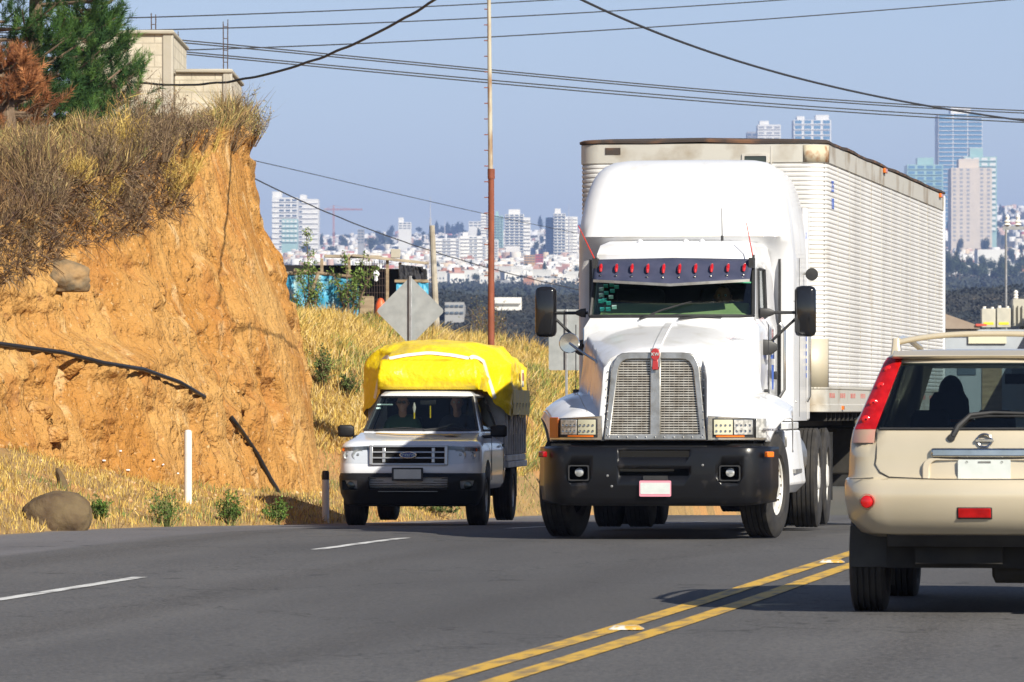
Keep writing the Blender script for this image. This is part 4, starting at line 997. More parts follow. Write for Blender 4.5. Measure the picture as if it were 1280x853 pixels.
# ---- far trees: six crown kinds, each copied as an object of its own
tm = M('far_foliage', (.035, .055, .03), .9, col2=(.06, .085, .04), scale=.5)
tp = []
for k in range(6):
    rs2 = np.random.RandomState(200+k); N = 900; root = empty('hillside_tree', (0, 0, 0))
    H, Wd = (9, 9) if k < 3 else ((13, 6) if k < 5 else (16, 5)); c = rs2.normal(size=(7, 3)); c /= np.linalg.norm(c, axis=1, keepdims=True); c = c*rs2.uniform(.2, .5, (7, 1))*[Wd/2, Wd/2, H/3] + [0, 0, H*.62]
    p = c[rs2.randint(0, 7, N)] + rs2.normal(size=(N, 3))*[Wd*.13, Wd*.13, H*.09]
    v, t = leaf_arrays(p, rs2.uniform(.25, .6, N), rs2, .6); fastmesh('crown', v, t, tm, parent=root)
    MB().tube([(0, 0, -3), (0, 0, H*.6)], [.35, .15], 6).build('trunk', m_bark, root); tp.append(root)
used_t = [False]*6; rs = np.random.RandomState(31)
def put_tree(px, Y, s_=1.):
    Y *= KF if Y > 1400 else 1
    X = (px-640)/FPX*Y; k = rs.randint(0, 6); o = tp[k] if not used_t[k] else copy_tree(tp[k]); used_t[k] = True
    o.location = (X, Y, cz(Y, X)-.3); o.rotation_euler = (0, 0, rs.uniform(0, 6)); q = s_*rs.uniform(.7, 1.3); o.scale = (q, q, q)
    kd = ['broad', 'round', 'lopsided', 'upright', 'slim', 'spire-like'][k]; area = [(440, 'above the shack saplings'), (540, 'above the black shack'), (575, 'near the wooden pole'), (612, 'left of the rusty pole'), (650, 'right of the rusty pole'), (735, 'near the truck mirror'), (1215, 'by the trailer edge'), (1250, 'under the beige tower'), (2000, 'at the right edge')]
    wh = next(a for m_, a in area if px < m_); q_ = 'small ' if q/s_ < .9 else ('' if q/s_ < 1.1 else 'large ')
    dist = 'on the near dark ridge' if Y < 1500 else ('among the lower houses' if Y < 2600*KF else ('on the hazy upper slope' if Y < 3600*KF else 'on the skyline ridge'))
    lab.append((o, px)); o['label'] = f'{q_}{kd} dark tree {dist} {wh}'; o['category'] = 'tree'; o['group'] = 'trees on the far hillside'
for _ in range(26): put_tree(rs.uniform(545, 724), rs.uniform(1500, 2300), .7)
for _ in range(70): put_tree(rs.uniform(345, 724), rs.uniform(2600, 4100), 1.5)
for _ in range(26): put_tree(rs.uniform(545, 606), rs.uniform(3900, 4250), 1.7)
for _ in range(10): put_tree(rs.uniform(700, 726), rs.uniform(3900, 4250), 1.7)
for _ in range(60): put_tree(rs.uniform(1176, 1300), rs.uniform(1420, 1750), 1.0)
for _ in range(46): put_tree(rs.uniform(1176, 1300), rs.uniform(2000, 4100), 1.3)
def tell_apart(lab):
    seen = {}
    for o, px in lab: seen.setdefault(o['label'], []).append((px, o))
    nm = ['leftmost', 'second from left', 'third from left', 'fourth from left', 'fifth from left', 'sixth from left', 'seventh from left', 'eighth from left', 'ninth from left', 'tenth from left']
    for l, v in seen.items():
        if len(v) < 2: continue
        v.sort(key=lambda t: t[0])
        for k, (px, o) in enumerate(v[:-1]): o['label'] = (nm[min(k, 9)] + ' ' + l).replace(' from left', '').replace('just right of the rusty pole', 'by the rusty pole') 
        v[-1][1]['label'] = 'rightmost ' + l
tell_apart(lab)
# dense scrub over the near dark ridge: nobody could count it
N = 200000; Y = rs.uniform(950, 1330, N); X = rs.uniform(-.06, .14, N)*Y; k = X > -1e9; X, Y = X[k], Y[k]
p = np.stack([X, Y, G(X, Y) + rs.uniform(0, 1.8, len(X))*np.clip(fbm(X/14, Y/14, 0, 3, 5)+.5, .1, 1)], 1)
v, t = leaf_arrays(p, rs.uniform(.2, .5, len(p)), rs, .7); fastmesh('ridge_scrub', v, t, M('scrub', (.020, .028, .030), .9, col2=(.042, .042, .036), scale=.05), kind='stuff', label='dark scrub on the near ridge below the city', cat='scrub')

N = 110000; Y = rs.uniform(2150, 3500, N); X = rs.uniform(-.06, .14, N)*Y
p = np.stack([X, Y, G(X, Y) + rs.uniform(0, 6, len(X))*np.clip(fbm(X/30, Y/40, 0, 3, 5)+.4, .1, 1)], 1)
v, t = leaf_arrays(p, rs.uniform(.5, 1.4, len(p)), rs, .7); fastmesh('valley_woods', v, t, M('woods', (.022, .034, .028), .9, col2=(.05, .055, .035), scale=.03), kind='stuff', label='dark woods between the near ridge and the first houses', cat='woods')

# ============================================================ electrical boxes and shed behind the beige car, on a mound beyond the crest
SY = 2.15
m_box = M('equip_beige', (.50, .47, .38), .6, col2=(.42, .40, .33), scale=3); m_yell = M('yellow_label', (.75, .65, .03), .5); m_red = M('red_roof', (.55, .08, .05), .6)
Y = 226.
def sh_base(px0, px1): return (((px0+px1)/2-640)/FPX*Y, Y)
for k, (p0, p1, pt, lb) in enumerate(((1227, 1244.5, 386, 'left beige electrical cabinet with a yellow label behind the beige car'), (1246, 1263.5, 385, 'right beige electrical cabinet with a yellow label behind the beige car'))):
    X, _ = sh_base(p0, p1); gz = float(G(X, Y)); W = (p1-p0)/FPX*Y; zt = at(0, pt, Y).z - gz; r0 = empty('electrical_cabinet', (X, Y, gz), label=lb, cat='electrical cabinet', group='electrical cabinets')
    zb = at(0, 408, Y).z - gz
    MB().box(-W/2, W/2, 0, .6, zb-.05, zt).build('housing', m_box, r0, bevel=.03); MB().box(-W*.36, W*.36, -.02, -.002, zb+.06, zb+.16).build('label_plate', m_yell, r0, False)
    MB().tube([(-W*.28, .2, zt-.01), (-W*.28, .2, zt+.09)], .07, 8).build('bushing', m_cw, r0); MB().tube([(W*.3, .2, zt-.01), (W*.3, .2, zt+.07)], .06, 8).build('bushing', m_cw, r0)
    MB().box(-.08, .08, .2, .36, -.3, zb).build('leg', m_galv, r0)
X, _ = sh_base(1266, 1300); gz = float(G(X, Y)); r0 = empty('transformer', (X, Y, gz), label='pale pole transformer with porcelain insulators at the right edge behind the beige car', cat='transformer')
r0.scale = (SY,)*3; zb, zt = (at(0, 408, Y).z - gz)/SY, (at(0, 374, Y).z - gz)/SY
MB().box(-.26, .26, 0, .4, zb, zt).build('tank', m_box, r0, bevel=.02)
for k in range(7): MB().box(-.24+.08*k, -.21+.08*k, -.06, -.003, zb+.05, zt-.12).build('cooling_fin', m_box, r0)
for dx in (-.18, .02, .2): MB().lathe([(0, .03), (.02, .05), (.05, .03), (.07, .05), (.1, .03), (.13, .045), (.17, .02), (.17, 0)], (dx, .2, zt), 'z', 12).build('insulator', m_cw, r0)
MB().tube([(0, .3, -.5), (0, .3, zb)], .1, 10).build('pole', m_conc, r0)
# insulator crossarm far right
Y3 = 240.; c_ = at(1268, 286, Y3); gz = cz(Y3, c_.x); r0 = empty('power_pole', (c_.x, Y3, gz), label='distant power pole crossarm with two pale insulators right of the beige tower', cat='utility pole')
zt = c_.z - gz; MB().tube([(-.36, 0, -.5), (-.36, 0, zt)], [.07, .05], 8).build('pole', m_galv, r0); MB().box(-.5, 1.2, -.05, .05, zt-.05, zt+.1).build('crossarm', m_galv, r0)
for dx in (-.30, .15, .8): MB().lathe([(0, .04), (.06, .17), (.14, .07), (.2, .15), (.28, .06), (.4, .10), (.5, .02), (.5, 0)], (dx, 0, zt+.1), 'z', 12).build('insulator', m_cw, r0)
# shed roof and wall behind the trailer rear
Y = 222.; X = (1190-640)/FPX*Y; gz = float(G(X, Y)); r0 = empty('roadside_shed', (X, Y, gz), label='low roadside shed with brown sheet roof and red trim between the trailer and the cabinets', cat='shed')
r0.scale = (SY,)*3; z1, z2 = (at(0, 394, Y).z - gz)/SY, (at(0, 408, Y).z - gz)/SY
MB().prism([(-.9, z1+.1), (-.2, z1+.04), (.50, z2), (.50, z2-.05), (-.9, z2-.05)], -.2, 2.4, 'y').build('roof', M('shed_roof', (.28, .22, .17), .8, col2=(.35, .29, .23), scale=3), r0, ang=20)
MB().box(-.9, 1.9, 0, 2.2, -.5, z2-.06).build('wall', M('whitewash', (.42, .46, .50), .85, col2=(.36, .40, .44), scale=2), r0)
for wx in (-.6, .1, 1.1): MB().box(wx, wx+.34, -.02, .03, z2-.9, z2-.6).build('window', m_win, r0, bevel=.005)
MB().box(.55, .92, -.02, .03, max(-.1, z2-1.9), z2-.75).build('door', m_wood, r0, bevel=.005)
MB().box(.42, .62, -.24, -.21, z2, z2+.04).build('trim', m_red, r0); MB().box(.3, 1.0, -.05, -.01, z2-.32, z2-.1).build('painted_panel', M('pale_yellow', (.62, .60, .46), .8), r0)

# ============================================================ the air: pale haze over the whole valley
hz = bpy.data.materials.new('haze'); hz.use_nodes = True; n = hz.node_tree; n.nodes.clear(); o_ = n.nodes.new('ShaderNodeOutputMaterial'); pv = n.nodes.new('ShaderNodeVolumePrincipled')
pv.inputs['Color'].default_value = (.38, .54, 1.0, 1); pv.inputs['Density'].default_value = HAZE; pv.inputs['Anisotropy'].default_value = 0.0
n.links.new(pv.outputs[0], o_.inputs['Volume'])
MB().box(-19500, 19500, -80, 15600, -45, 560).build('haze', hz, None, False, kind='stuff', label='thin bluish haze over the valley', cat='haze')
# ============================================================ vehicle materials and shared pieces
m_paint = M('white_paint', (.74, .75, .77), .28, col2=(.60, .59, .56), scale=5, contrast=(.50, .80), coat=.6, bump=.03, bscale=3, bdist=.03)
m_white2 = M('white_fibreglass', (.72, .73, .75), .38, col2=(.58, .56, .52), scale=3.5, contrast=(.52, .80), stretch=(1, 1, .35), coat=.25)
m_grime = M('dirty_white', (.56, .54, .49), .55, col2=(.36, .33, .28), scale=3, contrast=(.45, .7))
m_chrome = M('chrome', (.62, .62, .62), .14, 1.0, col2=(.5, .49, .46), scale=6, bump=.04, bscale=8)
m_steel = M('worn_stainless', (.50, .49, .46), .38, .9, col2=(.34, .32, .28), scale=9, contrast=(.4, .7), bump=.08, bscale=25)
m_blackp = M('black_paint', (.005, .005, .006), .30, coat=.12, spec=.35, col2=(.035, .03, .027), scale=5, contrast=(.62, .74), bump=.12, bscale=5, bdist=.02)
m_blackm = M('black_plastic', (.014, .014, .015), .5, col2=(.03, .03, .03), scale=6)
m_gloss = M('gloss_black', (.010, .010, .011), .12, coat=.3)
m_void = M('dark_void', (.004, .004, .004), .95)
m_tyre = M('tyre_rubber', (.018, .017, .017), .78, col2=(.045, .04, .034), scale=7, contrast=(.4, .75), bump=.1, bscale=40)
m_tyre2 = M('tyre_dusty', (.05, .046, .04), .85, col2=(.09, .08, .065), scale=6)
m_under = M('chassis_dark', (.012, .011, .010), .8, col2=(.03, .026, .02), scale=5)
m_rim = M('rim_white', (.66, .65, .62), .45, col2=(.45, .42, .36), scale=7, contrast=(.5, .75))
m_amber = M('amber_lens', (.75, .16, .01), .2, coat=.5); m_redl = M('red_lens', (.36, .004, .005), .2, coat=.5, col2=(.52, .008, .008), scale=18); m_redd = M('red_dark_lens', (.30, .004, .006), .15, coat=.7)
m_lens = M('clear_lens', (.62, .63, .62), .12, .35, coat=.8, col2=(.35, .36, .36), scale=25, contrast=(.42, .58)); m_led = M('lens_yellowed', (.60, .58, .42), .25, .1, coat=.6)
m_pink = M('plate_pink', (.75, .28, .36), .5); m_plate = M('plate_white', (.62, .66, .64), .45, col2=(.56, .60, .58), scale=12)
m_visor = M('visor_navy', (.042, .048, .085), .4, col2=(.06, .065, .11), scale=8, bump=.1, bscale=3, bdist=.02)
m_glass = glassmat('windscreen_glass', (.62, .80, .72), .03); m_glassd = glassmat('tinted_glass', (.22, .26, .25), .03); m_glassp = glassmat('clear_windscreen', (.50, .54, .53), .0)
m_dash = M('dash_fabric', (.26, .29, .13), .9, col2=(.36, .36, .18), scale=4); m_int = M('interior_dark', (.014, .013, .015), .8); m_seat = M('seat_cloth', (.02, .02, .024), .85)
m_skin = M('skin', (.36, .19, .12), .5); m_hair = M('hair', (.012, .009, .008), .6); m_teal = M('teal_stickers', (.02, .26, .22), .35, col2=(.05, .34, .36), scale=14); m_stick = M('pale_stickers', (.45, .62, .60), .4)
m_redp = M('badge_red', (.42, .04, .04), .3, .2); m_bluep = M('badge_blue', (.03, .07, .32), .3); m_bluet = M('blue_decal', (.04, .12, .50), .5); m_pinkt = M('faded_pink_decal', (.66, .50, .52), .6)

def wheel(parent, x, y, r, wd, side, rim='truck', tyre=None, rr=None, dual=False):
    """side=+1: outer face towards +x"""
    e = empty('wheel', (x, y, r)); e.parent = parent; tyre = tyre or m_tyre; rr = rr or r*.57
    mb = MB(); h = wd/2
    prof = [(-h*.80, rr), (-h*.98, rr+.02), (-h*1.03, (r+rr)/2), (-h*.97, r-.035), (-h*.86, r-.008)]
    ng = 4
    for k in range(ng+1):
        a = -h*.86 + (2*h*.86)*k/(ng+1); b = -h*.86 + (2*h*.86)*(k+1)/(ng+1)
        prof += [(a+.006, r), (b-.006, r)]
        if k < ng: prof += [(b-.005, r-.012), (b+.005, r-.012)]
    prof += [(h*.86, r-.008), (h*.97, r-.035), (h*1.03, (r+rr)/2), (h*.98, rr+.02), (h*.80, rr), (h*.72, rr-.02)]
    mb.lathe(prof, (0, 0, 0), 'x', 56); mb.build('tyre', tyre, e, ang=25)
    s = side
    if rim == 'truck':
        mb = MB(); p = [(h*.82, rr), (h*.80, rr-.012), (h*.55, rr-.03), (h*.5, rr*.80), (h*.62, rr*.62), (h*.66, rr*.48), (h*.60, rr*.42), (h*.9, rr*.40), (h*.95, rr*.30), (h*.95, 0)]
        if dual: p = [(h*.82, rr), (h*.78, rr-.015), (h*.2, rr-.03), (-h*.1, rr*.78), (-h*.1, rr*.55), (h*.2, rr*.5), (h*.9, rr*.42), (h*1.0, rr*.36), (h*1.0, 0)]
        mb.lathe([(a*s, b) for a, b in p], (0, 0, 0), 'x', 40); mb.build('rim', m_rim, e, ang=30)
        mb = MB()
        for k in range(10):
            t = 2*math.pi*k/10; c = (s*(h*.62 if not dual else 0), math.cos(t)*rr*.52, math.sin(t)*rr*.52); mb.tube([c, (c[0]+s*.045, c[1], c[2])], .015, 6)
        mb.build('wheel_nuts', m_chrome, e)
    else:
        mb = MB(); p = [(h*.84, rr), (h*.80, rr-.015), (h*.3, rr-.03), (h*.2, rr*.3), (h*.5, rr*.2), (h*.5, 0)]
        mb.lathe([(a*s, b) for a, b in p], (0, 0, 0), 'x', 36); 
        for k in range(6):
            t = 2*math.pi*k/6; mb.cbox((s*h*.45, math.cos(t)*rr*.55, math.sin(t)*rr*.55), (.03, rr*.75, rr*.28), Matrix.Rotation(t, 3, 'X'))
        mb.build('rim', m_steel if rim == 'alloy' else m_under, e)
    return e

def seated_person(loc, rz, label, shirt, hands=True, cap=None, glasses=False, seed=0, scale=1.0):
    """adult sitting; origin on the seat under the hips, facing -y"""
    root = empty('person', loc, rz, label=label, cat='person'); root.scale = (scale,)*3
    def skin(name, pts, edges, rad, mat, parent, lv=2):
        me = bpy.data.meshes.new(name); me.from_pydata(pts, edges, []); me.update(); o = bpy.data.objects.new(name, me); COL.objects.link(o); o.parent = parent
        o.modifiers.new('k', 'SKIN')
        for d, r_ in zip(me.skin_vertices[0].data, rad): d.radius = r_ if isinstance(r_, tuple) else (r_, r_)
        me.skin_vertices[0].data[0].use_root = True
        q = o.modifiers.new('u', 'SUBSURF'); q.levels = q.render_levels = lv; me.materials.append(mat); 
        dg = bpy.context.evaluated_depsgraph_get(); nm = bpy.data.meshes.new_from_object(o.evaluated_get(dg)); o.modifiers.clear(); o.data = nm
        nm.polygons.foreach_set('use_smooth', [True]*len(nm.polygons)); return o
    # clothed body: hips, spine, shoulders, sleeves, thighs and shins in one skin
    P = [(0,0,.08),(0,.02,.25),(0,.03,.42),(0,.02,.52),(0,0,.60), (.17,.02,.51),(.235,-.06,.30),(.17,-.26,.26), (-.17,.02,.51),(-.235,-.06,.30),(-.17,-.26,.26), (.10,-.05,.07),(.13,-.42,.10),(.13,-.50,-.28), (-.10,-.05,.07),(-.13,-.42,.10),(-.13,-.50,-.28)]
    E = [(0,1),(1,2),(2,3),(3,4),(3,5),(5,6),(6,7),(3,8),(8,9),(9,10),(0,11),(11,12),(12,13),(0,14),(14,15),(15,16)]
    Rr = [(.15,.12),(.14,.11),(.17,.12),(.14,.09),(.06,.06), .075,.052,.042, .075,.052,.042, .09,.07,.05, .09,.07,.05]
    skin('body', P, E, Rr, shirt, root)
    # head: face with brow, nose, chin, ears
    bm = bmesh.new(); bmesh.ops.create_icosphere(bm, subdivisions=4, radius=1)
    for v in bm.verts:
        x, y, z = v.co; f = max(0, -y)
        jaw = 1 - .28*max(0, -z)*1.0
        X = x*.078*jaw; Y = y*.098; Z = z*.118
        if f > .3:
            Y += .012*math.exp(-((z-.12)/.14)**2)*(1 if abs(x) < .6 else 0)*(math.exp(-((abs(x)-.36)/.16)**2))      # eye sockets
            Y -= .026*math.exp(-(x/.13)**2)*math.exp(-((z+.12)/.18)**2)                                               # nose
            Y -= .008*math.exp(-(x/.3)**2)*math.exp(-((z+.45)/.06)**2); Y += .006*math.exp(-(x/.3)**2)*math.exp(-((z+.53)/.035)**2)   # lips
            Y -= .012*math.exp(-(x/.3)**2)*math.exp(-((z+.85)/.2)**2)
        if abs(x) > .86 and -.25 < z < .25 and -.1 < y < .35: X *= 1.16                                             # ears
        v.co = (X, Y, Z)
    me = bpy.data.meshes.new('head'); bm.to_mesh(me); bm.free(); hd = link('head', me, m_skin, root, ang=180); hd.location = (0, -.03, .735)
    MB().tube([(0, .0, .56), (0, -.02, .68)], [.058, .052], 12).build('neck', m_skin, root)
    mb = MB()
    for s_ in (-1, 1): mb.lathe([(-.010, .001), (-.007, .009), (0, .0125), (.006, .009), (.008, 0)], (s_*.031, -.083, .014), 'y', 10)
    mb.build('eyes', m_stick, hd)
    mb = MB()
    for s_ in (-1, 1): mb.lathe([(-.0125, 0), (-.011, .005), (-.008, .006)], (s_*.031, -.083, .014), 'y', 8)
    mb.build('pupils', m_hair, hd)
    bm = bmesh.new(); bmesh.ops.create_icosphere(bm, subdivisions=3, radius=1)
    for v in list(bm.verts):
        x, y, z = v.co
        v.co = (x*.085, y*.106+.008, z*.122+.008)
    bmesh.ops.delete(bm, geom=[v for v in bm.verts if (v.co.y < -.035 and v.co.z < .075) or v.co.z < -.035], context='VERTS')
    me = bpy.data.meshes.new('hair'); bm.to_mesh(me); bm.free(); link('hair', me, m_hair, hd, ang=180, solid=.006)
    if glasses:
        mb = MB()
        for s_ in (-1, 1): mb.prism(rrect(s_*.033-.024, s_*.033+.024, -.004, .032, .012), -.112, -.106)
        mb.box(-.01, .01, -.111, -.107, .016, .024); mb.box(-.078, -.074, -.108, 0, .018, .024); mb.box(.074, .078, -.108, 0, .018, .024)
        mb.build('sunglasses', m_gloss, hd)
    if hands:
        for s_ in (-1, 1):
            w0 = Vector((s_*.17, -.27, .262)); k0 = w0 + Vector((0, -.085, .025))
            pts = [w0 + Vector((0, .06, 0)), w0, k0]; ed = [(0, 1), (1, 2)]; rad = [.030, (.030, .02), (.040, .014)]
            for f in range(4):
                b = k0 + Vector(((f-1.5)*.020, 0, 0)); L_ = (.030, .034, .032, .026)[f]; i0 = len(pts)
                pts += [b + Vector((0, -L_, .004)), b + Vector((0, -L_*1.5, -.022)), b + Vector((0, -L_*.9, -.042))]; ed += [(2, i0), (i0, i0+1), (i0+1, i0+2)]; rad += [.0095, .0088, .0075]
            i0 = len(pts); t0 = w0 + Vector((-s_*.022, -.02, 0)); pts += [t0 + Vector((-s_*.022, -.03, -.006)), t0 + Vector((-s_*.024, -.062, -.02))]; ed += [(1, i0), (i0, i0+1)]; rad += [.011, .009]
            skin('hand', [tuple(p) for p in pts], ed, rad, m_skin, root, 1)
    return root

# ============================================================ semi truck (local frame: x to the right of the picture, y to its rear, z up)
TX, TY, TYAW = 1.345, 52.8, 7.2
gz_t = .04
truck = empty('semi_truck', (TX, TY, gz_t), R(-TYAW), label='white conventional semi truck with chrome grille, black bumper and navy sun visor', cat='semi truck')
def xo(y): return 1.02 + .17*float(sstep(.3, 1.2, y))
def hoodz(x, y):
    ax = abs(x); u = max(0, min(1, (y-.12)/1.42))
    wc = .495 + .325*u**.85; zc = 1.765 + .31*u**.8
    zc_ = zc - .10*min(1, ax/wc)**4 - .05*min(1, ax/wc)**2
    if ax > wc: zc_ -= (ax-wc)*15*(1 - .5*u)
    o = xo(y); ff = 1.17 + .17*float(sstep(.1, .95, y)) + .04*float(sstep(1.0, 1.5, y)); e = max(0, (ax-.62)/(o-.62))
    zf = ff - .13*e**3.5 - .07*max(0, 1-(y-.1)/.22)**2 + .05*(1-e)
    k = .05; h = max(k - abs(zc_-zf), 0)/k
    return max(zc_, zf) + h*h*k*.25
mb = MB(); NX, NY = 121, 60
def yf(x): return .075 + .10*float(sstep(.50, .44, abs(x))) + .30*max(0, (abs(x)-.52)/.5)**2
def hp(u, v):
    s = (u*2-1); s = math.copysign(abs(s)**.95, s); y_ = v*1.5 + .075; x = s*xo(y_); f = yf(x); y = f + (1.56-f)*v; x = s*xo(y); return (x, y, hoodz(x, y))
mb.grid(hp, NX, NY)
vs = mb.v[:]
# skirts: front edge and both sides with wheel arches
def archz(y):
    d = .64**2 - (y-1.0)**2
    return max(.92, .50 + math.sqrt(d) if d > 0 else .92) if y < 1.02 else (max(.80, .50 + math.sqrt(d)) if d > 0 else .80)
def skirt(edge, low, n=6):
    m = len(edge); rows = [[tuple(Vector(a).lerp(Vector(b), k/n)) for a, b in zip(edge, low)] for k in range(n+1)]
    v = [p for r in rows for p in r]; f = [(k*m+i, k*m+i+1, (k+1)*m+i+1, (k+1)*m+i) for k in range(n) for i in range(m-1)]
    mb.add(v, f)
fe = vs[:NX]; skirt(fe, [(x, y-.012, .93) for x, y, z in fe])
for s_ in (0, NX-1):
    e = [vs[k*NX+s_] for k in range(NY)]; sg = -1 if s_ == 0 else 1
    skirt(e, [(x + sg*.03*math.sin(min(1, max(0, (y-.4)/1.2))*math.pi), y, archz(y)) for x, y, z in e])
re_ = vs[-NX:]; 
mb.build('hood', m_paint, truck, ang=50, solid=.012, fix=True)
MB().box(-.9, .9, .35, 1.5, .62, 1.1).build('engine_bay', m_void, truck)
MB().box(-.40, .40, .5, 5.6, .55, .80).build('chassis_frame', m_under, truck)
# hood centre rib, side vent slits
MB().loft([[(x, y, hoodz(x, y) + dz) for x, dz in ((-.045, -.01), (-.032, .016), (.032, .016), (.045, -.01))] for y in np.linspace(.16, 1.5, 20)]).build('hood_rib', m_paint, truck, ang=60)
for s_ in (-1, 1): MB().prism(rrect(.20, .235, 1.42, 1.60, .015), s_*.500, s_*.506, 'x').build('vent', m_blackm, truck).location = (0, 0, .02)
# grille
def gout(ins):
    P = []
    w0, w1 = .485 - ins, .415 - ins
    P += [(-w0, .935+ins), (w0, .935+ins)]
    for k in range(13):
        t = k/12; x = (w1 if t == 0 else w1*math.cos(t*math.pi)); 
        ex = abs(math.cos(t*math.pi))
        z = 1.62 - ins*.5 + (.145 - ins*.6)*(1-ex**4.2)
        P.append((math.copysign(ex**.36, math.cos(t*math.pi))*w1, z))
    return P
def tiltg(p): return .075 + (p[1]-.93)*.10        # the grille leans back
class TB(MB): pass
def tilted(mb):
    mb.v = [(x, y + (z-.93)*.10, z) for x, y, z in mb.v]; return mb
tilted(MB().frame(gout(0), gout(.058), .02, .10)).build('grille_surround', m_steel, truck, bevel=.008)
tilted(MB().prism(gout(.05), .088, .092)).build('grille_back', m_void, truck)
tilted(MB().box(-.052, .052, .022, .09, .98, 1.735)).build('grille_centre_bar', m_steel, truck, bevel=.01)
mb = MB(); z = 1.00
while z < 1.70:
    hw = .43 if z < 1.60 else .43 - .16*((z-1.60)/.1)**2
    if z < 1.685: mb.box(-hw, -.052, .045, .075, z, z+.012); mb.box(.052, hw, .045, .075, z, z+.012)
    z += .0235
for k in range(8):
    for s_ in (-1, 1): x = s_*(.085+.045*k); mb.box(x-.0015, x+.0015, .05, .07, .99, 1.68 - .05*(k/11)**3)
tilted(mb).build('grille_mesh', M('grille_bars', (.62, .58, .50), .4, .6, col2=(.42, .37, .30), scale=12), truck, False)
mb = MB()
for k in range(9):
    for s_ in (-1, 1): mb.lathe([(0, .009), (-.006, .007), (-.008, 0)], (s_*.456, .02, .98+.075*k), 'y', 8)
for k in range(11): mb.lathe([(0, .009), (-.006, .007), (-.008, 0)], (-.44+.088*k, .02, .963), 'y', 8)
tilted(mb).build('rivets', m_chrome, truck)
# badge: red shield with crest
tilted(MB().prism([(-.045, 1.62), (.045, 1.62), (.05, 1.80), (-.05, 1.80)], -.01, .02)).build('badge_plate', m_steel, truck, bevel=.006)
bd = tilted(MB().prism([(.044*math.cos(t)*1.0, 1.745+.058*math.sin(t)) for t in np.linspace(0, 2*math.pi, 25)[:-1]], -.024, -.010)).build('badge', m_redp, truck, bevel=.004)
tilted(MB().prism([(-.03, 1.60), (.03, 1.60), (.024, 1.70), (-.024, 1.70)], -.02, -.010)).build('badge_tail', m_redp, truck, bevel=.004)
text('KW', .045, m_stick, bd, face_rear(0, .075-.024, 1.745, -5), ext=.001)
# bumper
def brow(z, sh=0):
    P = []
    for k in range(33):
        x = -1.14 + 2.28*k/32; ax = abs(x)
        y = -.05 + .06*(ax/1.14)**2 + .42*max(0, (ax-.86)/.28)**2.2 - .02*math.sin(math.pi*(z-.33)/.56) + sh
        P.append((x*(1 - .02*max(0, .5-z)/.17), y, z + (.035*max(0, (ax-.7)/.44)**2 if z < .45 else (-.015*max(0, (ax-.7)/.44)**2 if z > .8 else 0))))
    return P
zs = [.315, .335, .40, .50, .60, .70, .80, .86, .885]
outer = [brow(z, .02 if z in (.315, .885) else 0) for z in zs]; mb = MB()
m_ = 33; v = [p for r in outer for p in r]; mb.add(v, [(k*m_+i, k*m_+i+1, (k+1)*m_+i+1, (k+1)*m_+i) for k in range(len(zs)-1) for i in range(m_-1)])
bump = mb.build('bumper', m_blackp, truck, ang=50, solid=.03)
cut = MB()
for s_ in (-1, 1): cut.box(s_*.715-.10, s_*.715+.10, -.3, .2, .55, .70)
cut.box(-.33, .33, -.3, .2, .775, .835); cut.box(-.33, .33, -.3, .2, .60, .665)
boolean(bump, cut)
MB().box(-1.0, 1.0, .12, .30, .42, .90).build('bumper_beam', m_void, truck)
for s_ in (-1, 1):
    fg = MB().lathe([(.05, .03), (.045, .042), (.0, .045), (-.015, .04), (-.022, .024), (-.024, 0)], (s_*.715, 0, .63), 'y', 20).build('fog_lamp', m_lens, bump)
    MB().frame(rrect(s_*.715-.10, s_*.715+.10, .55, .70, .02), rrect(s_*.715-.088, s_*.715+.088, .562, .688, .02), -.062, -.045).build('lamp_bezel', m_blackm, bump)
    o = MB().cbox((s_*1.075, .10, .80), (.09, .05, .055), Matrix.Rotation(R(50*s_), 3, 'Z')).build('marker_lamp', m_amber if s_ > 0 else m_redd, bump, bevel=.01)
mb = MB()
for x, z in ((-.44, .60), (.46, .70), (-.40, .50)): mb.lathe([(0, .013), (-.008, .011), (-.010, 0)], (x, -.06, z), 'y', 10)
mb.build('bolts', m_steel, bump)
pl = MB().prism(rrect(-.135, .165, .405, .555, .012), -.098, -.09).build('license_plate', m_pink, bump); MB().prism(rrect(-.125, .155, .428, .535, .008), -.101, -.0985).build('plate_face', m_plate, pl)
MB().box(-.10, .13, -.1, -.02, .56, .60).build('plate_bracket', m_blackm, bump)
